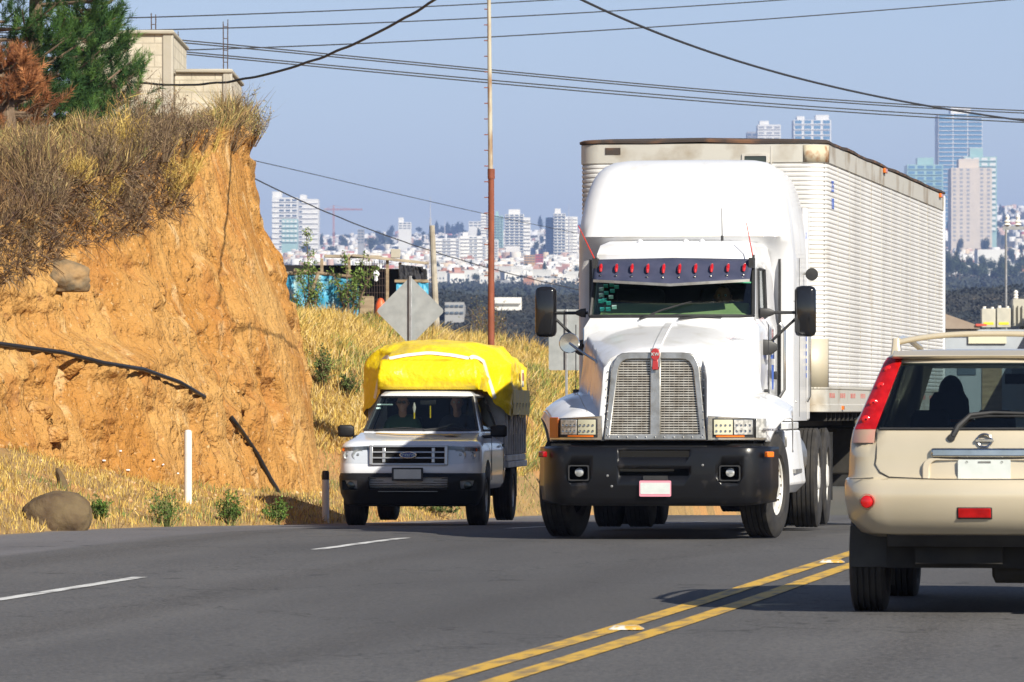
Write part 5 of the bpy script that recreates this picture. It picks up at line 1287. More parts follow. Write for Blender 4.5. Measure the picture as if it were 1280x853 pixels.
# headlights in chrome bezels on the fender fronts
for s_ in (-1, 1):
    def yb(x): return yf(x) - .03
    def strip(x0, x1, z0, z1, d, name, mat, par, n=10, th=.015, tz=None):
        mb = MB(); rings = []
        for k in range(n+1):
            x = x0 + (x1-x0)*k/n; y = yb(x) + d; zz1 = z1 if tz is None else z1 + tz*(k/n)
            rings.append([(s_*x, y, z0), (s_*x, y-th, z0), (s_*x, y-th, zz1), (s_*x, y, zz1)])
        mb.loft(rings); return mb.build(name, mat, par, bevel=.004)
    bz = strip(.50, 1.03, .935, 1.165, .0, 'headlight_bezel', m_chrome, truck, 14, .03, -.03)
    strip(.545, .925, .958, 1.140, -.031, 'lamp_recess', m_blackm, bz)
    a, b = (.565, .715) if s_ > 0 else (.565, .715)
    h1 = strip(.560, .735, .985, 1.128, -.046, 'headlight', m_led, truck); h2 = strip(.745, .912, .985, 1.128, -.046, 'headlight', m_lens, truck)
    for hh, q0, q1 in ((h1, .565, .73), (h2, .75, .905)):
        for r_ in (0, 1):
            for c_ in range(4):
                xx = q0 + (q1-q0)*(c_+.5)/4; MB().lathe([(0, .013), (-.006, .010), (-.004, .004), (-.004, 0)], (s_*xx, yb(xx)-.062, 1.02+.055*r_), 'y', 8).build('reflector', m_chrome, hh)
    strip(.58, .84, .962, .979, -.046, 'amber_strip', m_amber, bz)
    if s_ < 0: strip(.94, 1.035, .955, 1.15, -.034, 'turn_signal', m_amber, truck)
    else: strip(.94, 1.03, .955, 1.14, -.034, 'turn_signal', m_lens, truck)
# hood mirror on a chrome arm at the left, with a spare bracket
cm = MB().lathe([(.03, .02), (.025, .06), (.012, .09), (0, .10), (-.006, .092), (-.004, .05), (-.003, 0)], (-.88, .60, 1.86), 'y', 28).build('convex_mirror', m_chrome, truck)
MB().tube([(-.88, .60, 1.86), (-.80, .58, 1.80), (-.62, .52, 1.69), (-.57, .50, 1.62), (-.565, .50, 1.50)], .012, 8).build('mirror_arm', m_chrome, cm)
# ---- cab
def cabring(z, wf, wr, y0, y1, bul, rc=.06):
    P = []
    for k in range(13):
        t = -1 + k/6; P.append((t*wf, y0 + bul*abs(t)**2.4, z))
    for k in range(1, 9): f = k/9; P.append((wf + (wr-wf)*f, (y0+bul) + (y1-y0-bul)*f, z))
    P += [(wr, y1, z)]
    for k in range(1, 6): P.append((wr - 2*wr*k/6, y1, z))
    P += [(-wr, y1, z)]
    for k in range(8, 0, -1): f = k/9; P.append((-wf - (wr-wf)*f, (y0+bul) + (y1-y0-bul)*f, z))
    return P
cr = [cabring(.98, .86, .93, 1.62, 3.0, .05), cabring(2.02, .85, .93, 1.50, 3.0, .10), cabring(2.10, .80, .91, 1.50, 3.0, .12), cabring(2.13, .795, .905, 1.53, 3.0, .12), cabring(2.60, .775, .87, 1.80, 2.98, .12), cabring(2.66, .77, .86, 1.84, 2.97, .12), cabring(2.74, .765, .85, 1.84, 2.96, .12), cabring(2.83, .74, .83, 1.92, 2.93, .12), cabring(2.875, .66, .76, 2.08, 2.9, .10), cabring(2.885, .4, .5, 2.4, 2.8, .05)]
nC = len(cr[0]); allv = [p for r in cr for p in r]; shell, wind, sidg = [], [], []
for i in range(len(cr)-1):
    for j in range(nC):
        f = (i*nC+j, i*nC+(j+1) % nC, (i+1)*nC+(j+1) % nC, (i+1)*nC+j)
        if i == 3 and 0 <= j < 12: wind.append(f)
        elif i == 3 and (14 <= j <= 16): sidg.append((f, 1))
        elif i == 3 and j >= nC-5 and j <= nC-3: sidg.append((f, -1))
        else: shell.append(f)
shell.append(tuple((len(cr)-1)*nC + j for j in range(nC)))
def sub(vs, fs):
    m = MB(); m.v = list(vs); m.f = fs; return m
def clean(o):
    bm = bmesh.new(); bm.from_mesh(o.data); bmesh.ops.delete(bm, geom=[v for v in bm.verts if not v.link_faces], context='VERTS'); bm.to_mesh(o.data); bm.free(); return o
clean(sub(allv, shell).build('cab', m_paint, truck, ang=40, solid=.02))
ws = clean(sub(allv, wind).build('windshield', m_glass, truck, fix=False))
for s_ in (1, -1):
    fs = [f for f, q in sidg if q == s_]
    clean(sub(allv, fs).build('side_window', m_glassd, truck, fix=False))
# rubber seal round the windscreen
mb = MB(); idx = [3*nC+j for j in range(13)] + [4*nC+j for j in range(12, -1, -1)]; pts = [Vector(allv[i]) + Vector((0, -.008, 0)) for i in idx]; mb.tube(pts + [pts[0]], .020, 6); mb.build('windshield_seal', m_blackm, truck)
mb = MB(); 
for s_ in (-1, 1):
    js = [13+k for k in range(5)] if s_ > 0 else [nC-1-k for k in range(5)]
    js = js[1:] if s_ > 0 else js[1:]
    pp = [Vector(allv[3*nC+j]) for j in js] + [Vector(allv[4*nC+j]) for j in reversed(js)]; pp = [p + Vector((s_*.008, 0, 0)) for p in pp]; MB().tube(pp + [pp[0]], .013, 6).build('window_seal', m_blackm, truck)
# interior
MB().box(-.74, .74, 1.66, 2.02, 1.3, 2.16).build('dashboard', m_dash, truck, bevel=.05)
MB().prism([(1.72, 2.12), (2.05, 2.265), (2.12, 2.25), (2.12, 2.10), (1.72, 2.08)], -.72, .72, 'x').build('dash_cover', m_dash, truck, bevel=.012)
MB().box(-.80, .80, 2.92, 2.96, 1.2, 2.8).build('cab_rear_wall', m_int, truck)
MB().box(-.78, .78, 1.7, 2.95, 1.18, 1.24).build('cab_floor', m_int, truck)
for x in (-.42, .42):
    MB().box(x-.25, x+.25, 2.35, 2.80, 1.24, 1.62).box(x-.24, x+.24, 2.74, 2.88, 1.6, 2.42).build('seat', m_seat, truck, bevel=.05)
MB().tube([(.42+.2*math.cos(t), 2.16+.07*math.sin(t), 2.07+.17*math.sin(t)) for t in np.linspace(0, 2*math.pi, 25)], .013, 6).build('steering_wheel', m_redd, truck)
# sticker cluster inside the screen, teal sun strip and wipers
def wsy(x, z): return 1.53 + .27*(z-2.13)/.47 + .12*abs(x/.785)**2.4
mb = MB(); mb2 = MB()
for k, (x, z) in enumerate(((-.70, 2.40), (-.66, 2.43), (-.60, 2.44), (-.55, 2.42), (-.70, 2.34), (-.65, 2.36), (-.59, 2.38), (-.66, 2.29), (-.60, 2.32), (-.70, 2.28), (-.68, 2.20), (-.62, 2.20), (-.56, 2.22), (-.62, 2.26))):
    (mb if k % 4 else mb2).cbox((x, wsy(x, z)+.012, z), (.045, .004, .04), Matrix.Rotation(R(25), 3, 'X'))
    mb2.cbox((x, wsy(x, z+.012)+.006, z+.012), (.026, .003, .009), Matrix.Rotation(R(25), 3, 'X'))
mb.build('windshield_stickers', m_teal, truck); mb2.build('sticker_print', m_stick, truck)
mb = MB(); mb.loft([[(x, wsy(x, 2.475)-.006+.0*d, 2.475+d - .02*abs(x)) for d in (-.007, .007)] + [(x, wsy(x, 2.475)+.002, 2.475+d - .02*abs(x)) for d in (.007, -.007)] for x in np.linspace(-.60, .76, 14)])
mb.build('sun_strip', M('iridescent_strip', (.10, .55, .55), .25, .5, col2=(.25, .65, .30), scale=4), truck)
for pts in (((-.30, 2.10), (-.08, 2.19), (.12, 2.25), (.20, 2.27)), ((.08, 2.10), (.30, 2.13), (.50, 2.115))):
    MB().tube([(x, wsy(x, z)-.03, z) for x, z in pts], [.011, .009, .007, .006][:len(pts)], 6).build('wiper', m_blackm, truck)
# person at the wheel
pr = seated_person((0, 0, 0), 0, 'truck driver in a dark red shirt with hands on the wheel behind the windshield', M('maroon_shirt', (.20, .03, .025), .8))
pr.location = truck.matrix_basis @ Vector((.42, 2.60, 1.60)); pr.rotation_euler = (0, 0, R(-TYAW))
# sun visor with ten red lamps
def vis(u, v):
    x = -.775 + 1.55*u; t = abs(x)/.775
    top = Vector((x, 1.80 + .10*t*t, 2.69 + .012*(1-t)))
    bot = Vector((x*.985, 1.50 + .12*t*t, 2.475 - .045*(1-t)**1.0))
    return tuple(top.lerp(bot, v))
vz = MB().grid(vis, 41, 8).build('sun_visor', m_visor, truck, ang=40, solid=.012)
mb = MB(); mb.loft([[tuple(Vector(vis(u, 1)) + Vector(d)) for d in ((0, -.012, -.012), (0, -.012, .014), (0, .01, .014), (0, .01, -.012))] for u in np.linspace(0, 1, 31)]); mb.build('visor_trim', m_steel, vz)
for k in range(10):
    u = .045 + .91*k/9; c = Vector(vis(u, .42)); a = Vector(vis(u, .28)); b = Vector(vis(u, .62)); nn = Vector((0, -1, .9)).normalized()
    MB().tube([a+nn*.014, a.lerp(b, .3)+nn*.030, a.lerp(b, .8)+nn*.030, b+nn*.016], [.010, .017, .017, .010], 8).build('visor_lamp', m_redl, vz)
    e = Vector(vis(u, .75)); MB().tube([e+nn*.008, e+nn*.022], [.014, .008], 8).build('lamp_base', m_chrome, vz)
MB().box(-.79, -.74, 1.78, 1.95, 2.60, 2.70).build('visor_bracket', m_blackm, vz); MB().box(.74, .79, 1.78, 1.95, 2.60, 2.70).build('visor_bracket', m_blackm, vz)
for x in (-.35, .1, .26): MB().lathe([(0, .03), (.03, .026), (.045, 0)], (x, 2.05, 2.85), 'z', 10).build('roof_stud', m_white2, truck)
# ---- sleeper with roof fairing
def sring(z, hw, y0, y1, r, n=6, bul=.05):
    P = []
    for cx, cy_, a0 in ((hw-r, y1-.03, 0), (-hw+r, y1-.03, 90)):
        for k in range(n+1):
            t = R(a0 + 90*k/n); rr_ = .03 if True else r; P.append((cx + (r if abs(math.cos(t)) else 0)*math.cos(t), cy_ + .03*math.sin(t), z))
    for cx, a0 in ((-hw+r, 180), (hw-r, 270)):
        for k in range(n+1):
            t = R(a0 + 90*k/n); P.append((cx + r*math.cos(t), y0 + r + r*math.sin(t) , z))
        if a0 == 180:
            for k in range(1, 8): x = -hw+r + (2*hw-2*r)*k/8; P.append((x, y0 - bul*(1-(x/hw)**2), z))
    return P
sl = [(1.11, 1.075, 3.08, .07, 0), (2.30, 1.075, 3.06, .07, 0), (2.60, 1.075, 3.04, .09, .01), (2.78, 1.072, 2.98, .14, .03), (2.88, 1.065, 2.86, .20, .06), (2.94, 1.06, 2.78, .22, .08), (3.10, 1.045, 2.82, .24, .09), (3.30, 1.015, 2.88, .27, .09), (3.42, .985, 2.94, .29, .09), (3.52, .95, 3.01, .30, .09), (3.60, .905, 3.08, .30, .10), (3.66, .85, 3.20, .29, .08), (3.705, .775, 3.34, .27, .06), (3.73, .66, 3.55, .2, .05)]
MB().loft([sring(z, hw, y0, 5.0 - (.0 if z < 3.5 else (z-3.5)*.6), r, 6, b) for z, hw, y0, r, b in sl]).build('sleeper', m_white2, truck, ang=50)
MB().tube([(x, 2.79 + .08*(x/.84)**2 - .09, 2.935) for x in np.linspace(-.80, .80, 15)], .005, 4).build('fairing_seam', m_grime, truck)
for s_ in (-1, 1):
    MB().box(s_*1.03-.02, s_*1.03+.045*(s_ > 0), 5.02, 5.36, 1.11, 3.30).build('side_extender', m_white2, truck, bevel=.02)
    MB().box(s_*.945-.012, s_*.945+.012, 3.0, 3.065, 1.15, 2.88).build('cab_gap_seal', m_blackm, truck)
    MB().tube([(s_*.955, 2.93, 1.35), (s_*1.0, 2.93, 1.42), (s_*1.0, 2.93, 2.02), (s_*.955, 2.93, 2.08)], .014, 8).build('grab_handle', m_chrome, truck)
    MB().tube([(s_*1.09, 4.75, 1.30), (s_*1.12, 4.75, 1.36), (s_*1.12, 4.75, 2.30), (s_*1.09, 4.75, 2.36)], .014, 8).build('grab_handle', m_chrome, truck)
    MB().box(s_*.937, s_*.945, 1.68, 1.69, 1.02, 2.05).box(s_*.937, s_*.945, 2.80, 2.81, 1.02, 2.05).build('door_seam', m_blackm, truck)
    MB().box(s_*.930-.012, s_*.930+.016, 2.62, 2.76, 1.52, 1.60).build('door_handle', m_blackm, truck, bevel=.008)
for s_ in (-1, 1):
    MB().box(s_*1.073, s_*1.079, 3.15, 4.98, 2.300, 2.306).box(s_*1.073, s_*1.079, 3.9, 3.906, 1.15, 2.75).build('sleeper_seam', m_blackm, truck)
    MB().lathe([(0, .012), (s_*.008, .010), (s_*.01, 0)], (s_*1.075, 3.4, 1.3), 'x', 8).build('rivet', m_steel, truck)
    pts = [(s_*(.50+.325*max(0, min(1, (y-.12)/1.42))**.85+.012), y) for y in np.linspace(.2, 1.5, 24)]
    MB().tube([(x, y, hoodz(x, y)+.001) for x, y in [(s_*(abs(p[0])+.12), p[1]) for p in pts]], .004, 4).build('hood_seam', m_grime, truck)
    MB().box(s_*.93-.02, s_*.93+.03, 1.50, 1.60, 1.30, 1.42).build('hood_latch', m_blackm, truck, bevel=.008)
MB().tube([(x, 1.535 + .12*abs(x/.8)**2.4 - .02, 2.085) for x in np.linspace(-.80, .80, 21)], .014, 6).build('cowl_seal', m_blackm, truck)
# mirrors
for s_ in (-1, 1):
    hs = MB().loft([[(s_*1.275 + a*.105, 2.02 + b*.075, z) for a, b in [(math.copysign(abs(math.cos(t))**.6, math.cos(t))*q, math.copysign(abs(math.sin(t))**.6, math.sin(t))*q) for t in np.linspace(0, 2*math.pi, 25)[:-1]]] for z, q in ((1.935, .55), (1.95, .86), (1.985, 1), (2.2, 1), (2.385, 1), (2.415, .86), (2.43, .5))]).build('mirror', m_gloss, truck, ang=50)
    MB().prism(rrect(s_*1.275-.09, s_*1.275+.09, 1.97, 2.40, .03), 2.092, 2.098).build('mirror_glass', m_chrome, hs)
    MB().tube([(s_*.86, 2.0, 2.17), (s_*1.22, 2.03, 2.17)], .016, 8).build('mirror_arm', m_blackm, hs)
    MB().tube([(s_*.88, 1.98, 1.83), (s_*1.20, 2.03, 2.13)], .014, 8).build('mirror_arm', m_blackm, hs)
    MB().loft([[(s_*.86+a, 1.98+b, 2.17+c) for b, c in rrect(-q, q, -q*.9, q*.9, q*.4, 2)] for a, q in ((-.02, .05), (s_*.06, .045), (s_*.11, .022))]).build('mirror_base', m_blackm, hs)
    MB().loft([[(s_*.885+a, 1.97+b, 1.83+c) for b, c in rrect(-q, q, -q*1.3, q*1.3, q*.4, 2)] for a, q in ((-.02, .06), (s_*.06, .055), (s_*.12, .02))]).build('mirror_base', m_blackm, hs)
    rm = MB().lathe([(.05, .02), (.04, .05), (.01, .065), (0, .062), (-.004, 0)], (s_*1.165, 4.4, 2.60), 'y', 20).build('round_mirror', m_blackm, truck); MB().tube([(s_*1.06, 4.45, 2.61), (s_*1.165, 4.44, 2.60)], .016, 6).build('bracket', m_steel, rm)
# antennas
m_redrod = M('red_rod', (.55, .03, .02), .4)
for (a, b, mt) in (((-.76, 1.86, 2.66), (-.93, 1.80, 3.02), m_redrod), ((.78, 1.86, 2.68), (.715, 1.82, 3.04), m_redrod), ((.44, 2.25, 2.88), (.44, 2.2, 3.20), m_blackm)):
    an_ = MB().tube([a, b], [.007, .004], 6).build('antenna', mt, truck); MB().tube([a, (a[0], a[1], a[2]+.05)], .013, 8).build('antenna_base', m_blackm, an_)
# steps and tank fairing behind the front wheels
for s_ in (-1, 1):
    MB().loft([[(s_*x, y, z) for x, z in ((.75, .40), (1.06+e, .40), (1.16+e, .50), (1.12+e*.5, 1.02), (.75, 1.02))] for y, e in ((1.62, -.06), (1.75, 0), (3.0, .04), (3.1, .04))]).build('step_fairing', m_white2, truck, bevel=.015)
    MB().box(s_*.80, s_*1.13, 1.70, 3.05, 1.03, 1.10).build('step_top', m_white2, truck, bevel=.01); MB().box(s_*1.02 - .06, s_*1.02+.10, 1.66, 1.705, .86, .97).build('step_plate', m_steel, truck, bevel=.008)
    MB().box(s_*1.155, s_*1.185, 2.0, 2.8, .60, .64).build('step_edge', m_steel, truck)
    MB().lathe([(0, .29), (.04, .31), (1.3, .31), (1.34, .29)], (s_*.80, 3.25, .74), 'y', 28, True).build('fuel_tank', m_steel, truck)
# wheels
for s_ in (-1, 1): wheel(truck, s_*.955, 1.0, .495, .29, s_).rotation_euler = (0, 0, R(-9))
for y in (5.55, 6.85):
    for s_ in (-1, 1):
        wheel(truck, s_*1.03, y, .515, .27, s_, dual=True); wheel(truck, s_*.70, y, .515, .27, s_, 'plain')
MB().tube([(-.9, 1.0, .50), (.9, 1.0, .50)], .06, 10).build('front_axle', m_under, truck)
for y in (5.55, 6.85): MB().tube([(-.9, y, .52), (.9, y, .52)], .11, 10).lathe([(-.16, .1), (0, .25), (.16, .1)], (0, y, .52), 'x', 16, True).build('rear_axle', m_under, truck)
MB().lathe([(0, .45), (.08, .48), (.10, .1), (.10, 0)], (0, 6.1, 1.02), 'z', 24).build('fifth_wheel', m_under, truck)
MB().box(-.45, .45, 5.0, 7.6, .70, .98).build('rear_frame', m_under, truck)
for s_ in (-1, 1): MB().box(s_*.88-.28, s_*.88+.28, 7.55, 7.57, .25, .98).build('mud_flap', m_blackm, truck)
# side plate behind the wheel, lettering and door decals
text('www.exelogistica.com', .078, m_pinkt, truck, Matrix.Translation((.64, 1.05, 1.93)) @ Matrix.Rotation(R(-8), 4, 'Z') @ Matrix.Rotation(R(62), 4, 'X') @ Matrix.Rotation(R(34), 4, 'Z'), ext=.001)
text('KENWORTH', .036, m_chrome, truck, Matrix.Translation((1.065, .325, 1.03)) @ Matrix.Rotation(R(52), 4, 'Z') @ Matrix.Rotation(R(90), 4, 'X'), ext=.002, bold=.001)
dx = .938
MB().box(dx-.002, dx+.003, 2.02, 2.42, 1.72, 1.76).box(dx-.002, dx+.003, 2.02, 2.42, 1.86, 1.90).box(dx-.002, dx+.003, 2.02, 2.10, 1.7595, 1.8605).box(dx-.002, dx+.003, 2.34, 2.42, 1.7595, 1.8605).build('door_decal', m_bluet, truck, False)
MB().prism([(2.12, 1.66), (2.36, 1.66), (2.30, 1.42), (2.18, 1.42)], dx-.002, dx+.003, 'x').build('door_decal', m_bluet, truck, False)
text('EXE', .13, m_redp, truck, face_right(dx+.002, 2.22, 1.96), ext=.001)
text('ps', .16, m_bluet, truck, face_right(1.078, 4.80, 3.02), ext=.001)
mb = MB()
for k in range(9): mb.box(1.0755, 1.0785, 5.0-.16, 5.0-.10, 1.55+.075*k, 1.595+.075*k)
mb.build('side_decal', m_bluet, truck, False)
# ============================================================ semi trailer
TRX, TRY = 1.39+.156*5.75-.30, 52.8+5.75*.988
# local x offset so the box sits on the same axis as measured
trailer = empty('semi_trailer', (TRX, TRY, -.02), -R(9.2), label='weathered ribbed white box trailer with rusty roof edge behind the white truck', cat='semi trailer')
def trailmat(name, c1, c2, dirt, amt):
    m = M(name, c1, .5, .15, col2=c2, scale=1.1, stretch=(1, 1, .25), contrast=(.4, .65), detail=7)
    n = m.node_tree; L = n.links.new; b = n.nodes['Principled BSDF']; src = b.inputs['Base Color'].links[0].from_socket
    tc = n.nodes.new('ShaderNodeTexCoord')
    for sc, st, lo, hi, col, am in ((2.2, (1, 1, .07), .56, .70, dirt, amt), (.9, (1, 1, 1), .60, .75, (.42, .36, .26, 1), .5), (9, (1, 1, .12), .66, .76, (.22, .15, .09, 1), .5)):
        mp = n.nodes.new('ShaderNodeMapping'); mp.inputs['Scale'].default_value = st; L(tc.outputs['Object'], mp.inputs[0])
        t = n.nodes.new('ShaderNodeTexNoise'); t.inputs['Scale'].default_value = sc; t.inputs['Detail'].default_value = 6; L(mp.outputs[0], t.inputs['Vector'])
        r = n.nodes.new('ShaderNodeMapRange'); r.inputs[1].default_value = lo; r.inputs[2].default_value = hi; r.inputs[4].default_value = am; L(t.outputs['Fac'], r.inputs[0])
        x = n.nodes.new('ShaderNodeMix'); x.data_type = 'RGBA'; x.inputs[7].default_value = col; L(r.outputs[0], x.inputs[0]); L(src, x.inputs[6]); src = x.outputs[2]
    L(src, b.inputs['Base Color']); return m
m_tw = trailmat('trailer_skin', (.72, .71, .69), (.63, .62, .60), (.44, .43, .41, 1), .55)
m_tc = trailmat('trailer_corner', (.56, .52, .42), (.46, .40, .28), (.30, .22, .14, 1), .7)
m_rustrim = M('rusty_rim', (.05, .038, .032), .85, col2=(.17, .085, .045), scale=3, contrast=(.5, .66)); m_rail = M('trailer_rail', (.56, .54, .48), .5, .3, col2=(.34, .28, .2), scale=2, contrast=(.5, .68))
HW, LT, ZB, ZT = 1.29, 14.6, 1.25, 4.10; RC = .20
def tring(z, off, seg=34):
    w_ = HW + off; P = []
    for k in range(seg+1): P.append((w_, RC + (LT-RC)*(1-k/seg), z)) if False else None
    P = []
    P.append((-w_, LT, z)); P.append((-w_, RC, z))
    for k in range(1, 7): t = R(180 + 90*k/7); P.append((-HW+RC + (RC+off)*math.cos(t), RC + (RC+off)*math.sin(t), z))
    P.append((-HW+RC, -off, z)); P.append((HW-RC, -off, z))
    for k in range(1, 7): t = R(270 + 90*k/7); P.append((HW-RC + (RC+off)*math.cos(t), RC + (RC+off)*math.sin(t), z))
    P.append((w_, RC, z)); P.append((w_, LT, z)); return P
rings = []; z = 1.52; pitch = .0475
while z < 3.83:
    rings += [tring(z, 0), tring(z+.013, .009), tring(z+.032, .009), tring(z+.0425, 0)]; z += pitch
rings = [tring(1.50, 0)] + rings + [tring(3.85, 0)]
sk = MB().loft(rings, False, False).build('side_wall', m_tw, trailer, ang=25)
# upper band, lower rail, roof
MB().loft([tring(3.85, .004), tring(3.86, .016), tring(4.05, .016), tring(4.06, .004)], False, False).build('upper_band', m_rail, trailer, ang=25)
MB().loft([tring(ZB, .0), tring(ZB+.01, .018), tring(ZB+.08, .018), tring(ZB+.09, .008), tring(1.49, .008), tring(1.50, .018), tring(1.515, .018), tring(1.52, 0)], False, False).build('lower_rail', m_rail, trailer, ang=25)
rs = np.random.RandomState(4); mb = MB()
def wob(p, k): 
    y = p[1]; return (p[0], p[1], p[2] + .022*float(fbm(y*.9+k, p[0]*.9, 0, 3, 8)))
def dens(ring):
    out = []
    for a, b in zip(ring, ring[1:]+ring[:1]):
        n = max(1, int((Vector(a)-Vector(b)).length/.25))
        for k in range(n): out.append(tuple(Vector(a).lerp(Vector(b), k/n)))
    return out
R0 = [[]]*2
base = dens(tring(4.04, 0)); R0 = []
for z, o_ in ((4.060, 0), (4.064, .028), (4.088, .030), (4.102, 0), (4.12, -.2)): R0.append([(x*(1+o_/HW), y - (o_ if y < .5 else 0), z) for x, y, _ in base])
mb.loft([[wob(p, 0) for p in r] for r in R0], False, True); mb.build('roof', m_rustrim, trailer, ang=40)
MB().box(-HW+.02, HW-.02, .1, LT-.02, ZB, 4.0).build('box_core', m_void, trailer)
MB().box(-HW, HW, LT-.02, LT+.03, ZB, 4.06).build('rear_door', m_rail, trailer)
MB().box(HW-.02, HW+.03, LT-.06, LT+.035, ZB, 4.05).build('rear_post', m_paint, trailer, bevel=.01)
# smooth corner posts and front panels
MB().box(.72, .735, -.020, -.004, 1.5, 4.03).build('front_seam', m_grime, trailer); 
pc = MB(); 
def cr_(z, o_, a0=270, a1=352): return [(HW-RC + (RC+o_)*math.cos(R(a)), RC + (RC+o_)*math.sin(R(a)), z) for a in np.linspace(a0, a1, 9)]
def patch(z0, z1, a0, a1, name, mat, o_=.017):
    pc = MB(); a = cr_(z0, o_, a0, a1); b = cr_(z1, o_, a0, a1); pc.add(a+b, [(i, i+1, 9+i+1, 9+i) for i in range(8)]); return pc.build(name, mat, trailer, solid=.004)
patch(1.50, 2.02, 268, 356, 'corner_guard', m_tc); 
MB().box(.88, HW-RC+.01, -.018, -.006, 1.50, 2.02).build('lower_front_patch', m_tc, trailer)
patch(3.86, 4.035, 262, 358, 'rusty_corner_cap', M('rust_patch', (.50, .44, .32), .8, col2=(.28, .13, .05), scale=6, contrast=(.52, .64)), .022)
MB().box(-1.02, -.86, -.024, -.014, 3.95, 4.02).build('rust_plate', m_rustrim, trailer)
vw = MB().frame(rrect(.42, .70, 3.72, 3.95, .01), rrect(.445, .675, 3.745, 3.925, .01), -.03, -.012).build('front_vent', m_grime, trailer); MB().box(.445, .675, -.02, -.014, 3.745, 3.925).build('vent_pane', m_glassd, vw)
for y in (6.3, 13.9): MB().box(HW+.016, HW+.05, y-.13, y+.13, 4.0, 4.055).build('marker_lamp', m_amber, trailer, bevel=.01)
MB().box(HW+.01, HW+.04, 1.5, 1.6, ZB+.03, ZB+.07).build('marker_lamp', m_amber, trailer)
# conspicuity tape: red and white blocks on the lower rail
y = .35
mr = M('tape_red', (.50, .08, .06), .5, col2=(.6, .3, .25), scale=9)
while y < 14:
    mb = MB()
    for k in range(3): mb.box(HW+.009, HW+.0115, y+k*.19, y+k*.19+.11, 1.405, 1.455)
    mb.build('reflector_tape', mr, trailer, False); y += 1.1
# rivet line panels: faint vertical seams
for y in np.arange(1.22, 14, 1.22): MB().box(HW+.0, HW+.0096, y, y+.016, 1.52, 3.85).build('panel_seam', m_rail, trailer)
text('253', .17, m_bluet, trailer, face_right(HW+.0145, .62, 3.62), ext=.001); text('108', .17, m_bluet, trailer, face_right(HW+.0145, .62, 3.44), ext=.001)
# under the box
for x in (-.45, .45): MB().box(x-.06, x+.06, .5, LT-.3, ZB-.16, ZB-.003).build('floor_beam', m_under, trailer)
mb = MB()
for y in np.arange(.6, 14.4, .45): mb.box(-1.24, 1.24, y, y+.05, ZB-.09, ZB-.004)
mb.build('cross_members', m_under, trailer, False)
for x in (-.5, .5): MB().box(x-.07, x+.07, 3.3, 3.5, .45, ZB-.1).box(x-.14, x+.14, 3.2, 3.6, .40, .45).build('landing_leg', m_under, trailer)
for y in (11.6, 12.9):
    for s_ in (-1, 1): wheel(trailer, s_*1.10, y, .515, .27, s_, dual=True); wheel(trailer, s_*.78, y, .515, .27, s_, 'plain')
    MB().tube([(-1, y, .52), (1, y, .52)], .08, 8).build('axle', m_under, trailer)
MB().box(-1.05, 1.05, 7.2, 8.6, .52, 1.08).build('dark_gap_block', m_under, trailer, bevel=.03); MB().box(-1.1, 1.1, 10.6, 14.0, .75, 1.15).build('slider_frame', m_under, trailer, bevel=.02)  # first block is added only to darken the open gap under the box
for y in (9.4,):
    MB().box(-1.15, 1.15, y, y+.03, .35, 1.15).build('mud_flap', m_blackm, trailer)
MB().box(-1.1, 1.1, 14.2, 14.25, .5, .6).box(-.6, -.5, 14.2, 14.25, .55, 1.2).box(.5, .6, 14.2, 14.25, .55, 1.2).build('underride_bar', m_under, trailer)
# ============================================================ pickup with yellow tarpaulin
m_pk = M('pickup_white', (.76, .79, .85), .26, col2=(.72, .75, .80), scale=2, coat=.7); m_ptrim = M('silver_plastic', (.24, .25, .26), .32, .5); m_bump = M('grey_bumper', (.010, .010, .011), .5, spec=.3)
m_yel = M('yellow_tarp', (.86, .66, .006), .36, col2=(.82, .58, .01), scale=2.2, bump=1.0, bscale=2.6, bdist=.10); m_tapew = M('white_band', (.78, .76, .68), .5); m_tarpc = M('tarp_worn', (.55, .46, .12), .45, col2=(.66, .52, .06), scale=5, contrast=(.4, .6), bump=.3, bscale=6, bdist=.03)
m_rack = M('rack_grey', (.60, .62, .65), .5, .1, col2=(.42, .42, .42), scale=6)
PK = 1.0
PX0, PY0, PYAW = -1.245*PK, 67.5, 5.8
pgz = -.155
pick = empty('pickup_truck', (PX0, PY0, pgz), R(-PYAW), label='white pickup truck with black bumper and grey stake bed, coming towards the camera', cat='pickup truck'); pick.scale = (PK,)*3; pick.matrix_basis
def bring(z, hw, y0, y1, rf=.14, rr=.05, bul=.05, hwr=None, nf=13, ns=10):
    """rounded plan outline: front edge (y0) left to right, right side, rear, left side"""
    hr = hwr or hw; P = []
    for k in range(7): t = R(180 + 90*k/6); P.append((-hw+rf + rf*math.cos(t), y0+rf*1.2 + rf*1.2*math.sin(t) , z))
    for k in range(1, nf): x = -hw+rf + (2*hw-2*rf)*k/nf; P.append((x, y0 - bul*(1-(x/(hw-rf+.001))**2), z))
    for k in range(7): t = R(270 + 90*k/6); P.append((hw-rf + rf*math.cos(t), y0+rf*1.2 + rf*1.2*math.sin(t), z))
    for k in range(1, ns): f = k/ns; P.append((hw + (hr-hw)*f, y0+rf*1.2 + (y1-rr-y0-rf*1.2)*f, z))
    for k in range(5): t = R(90*k/4); P.append((hr-rr + rr*math.cos(t), y1-rr + rr*math.sin(t), z))
    for k in range(1, 6): P.append((hr-rr - (2*hr-2*rr)*k/6, y1, z))
    for k in range(5): t = R(90 + 90*k/4); P.append((-hr+rr + rr*math.cos(t), y1-rr + rr*math.sin(t), z))
    for k in range(1, ns): f = k/ns; P.append((-hr - (hw-hr)*f, y1-rr + (y0+rf*1.2-y1+rr)*f, z))
    return P
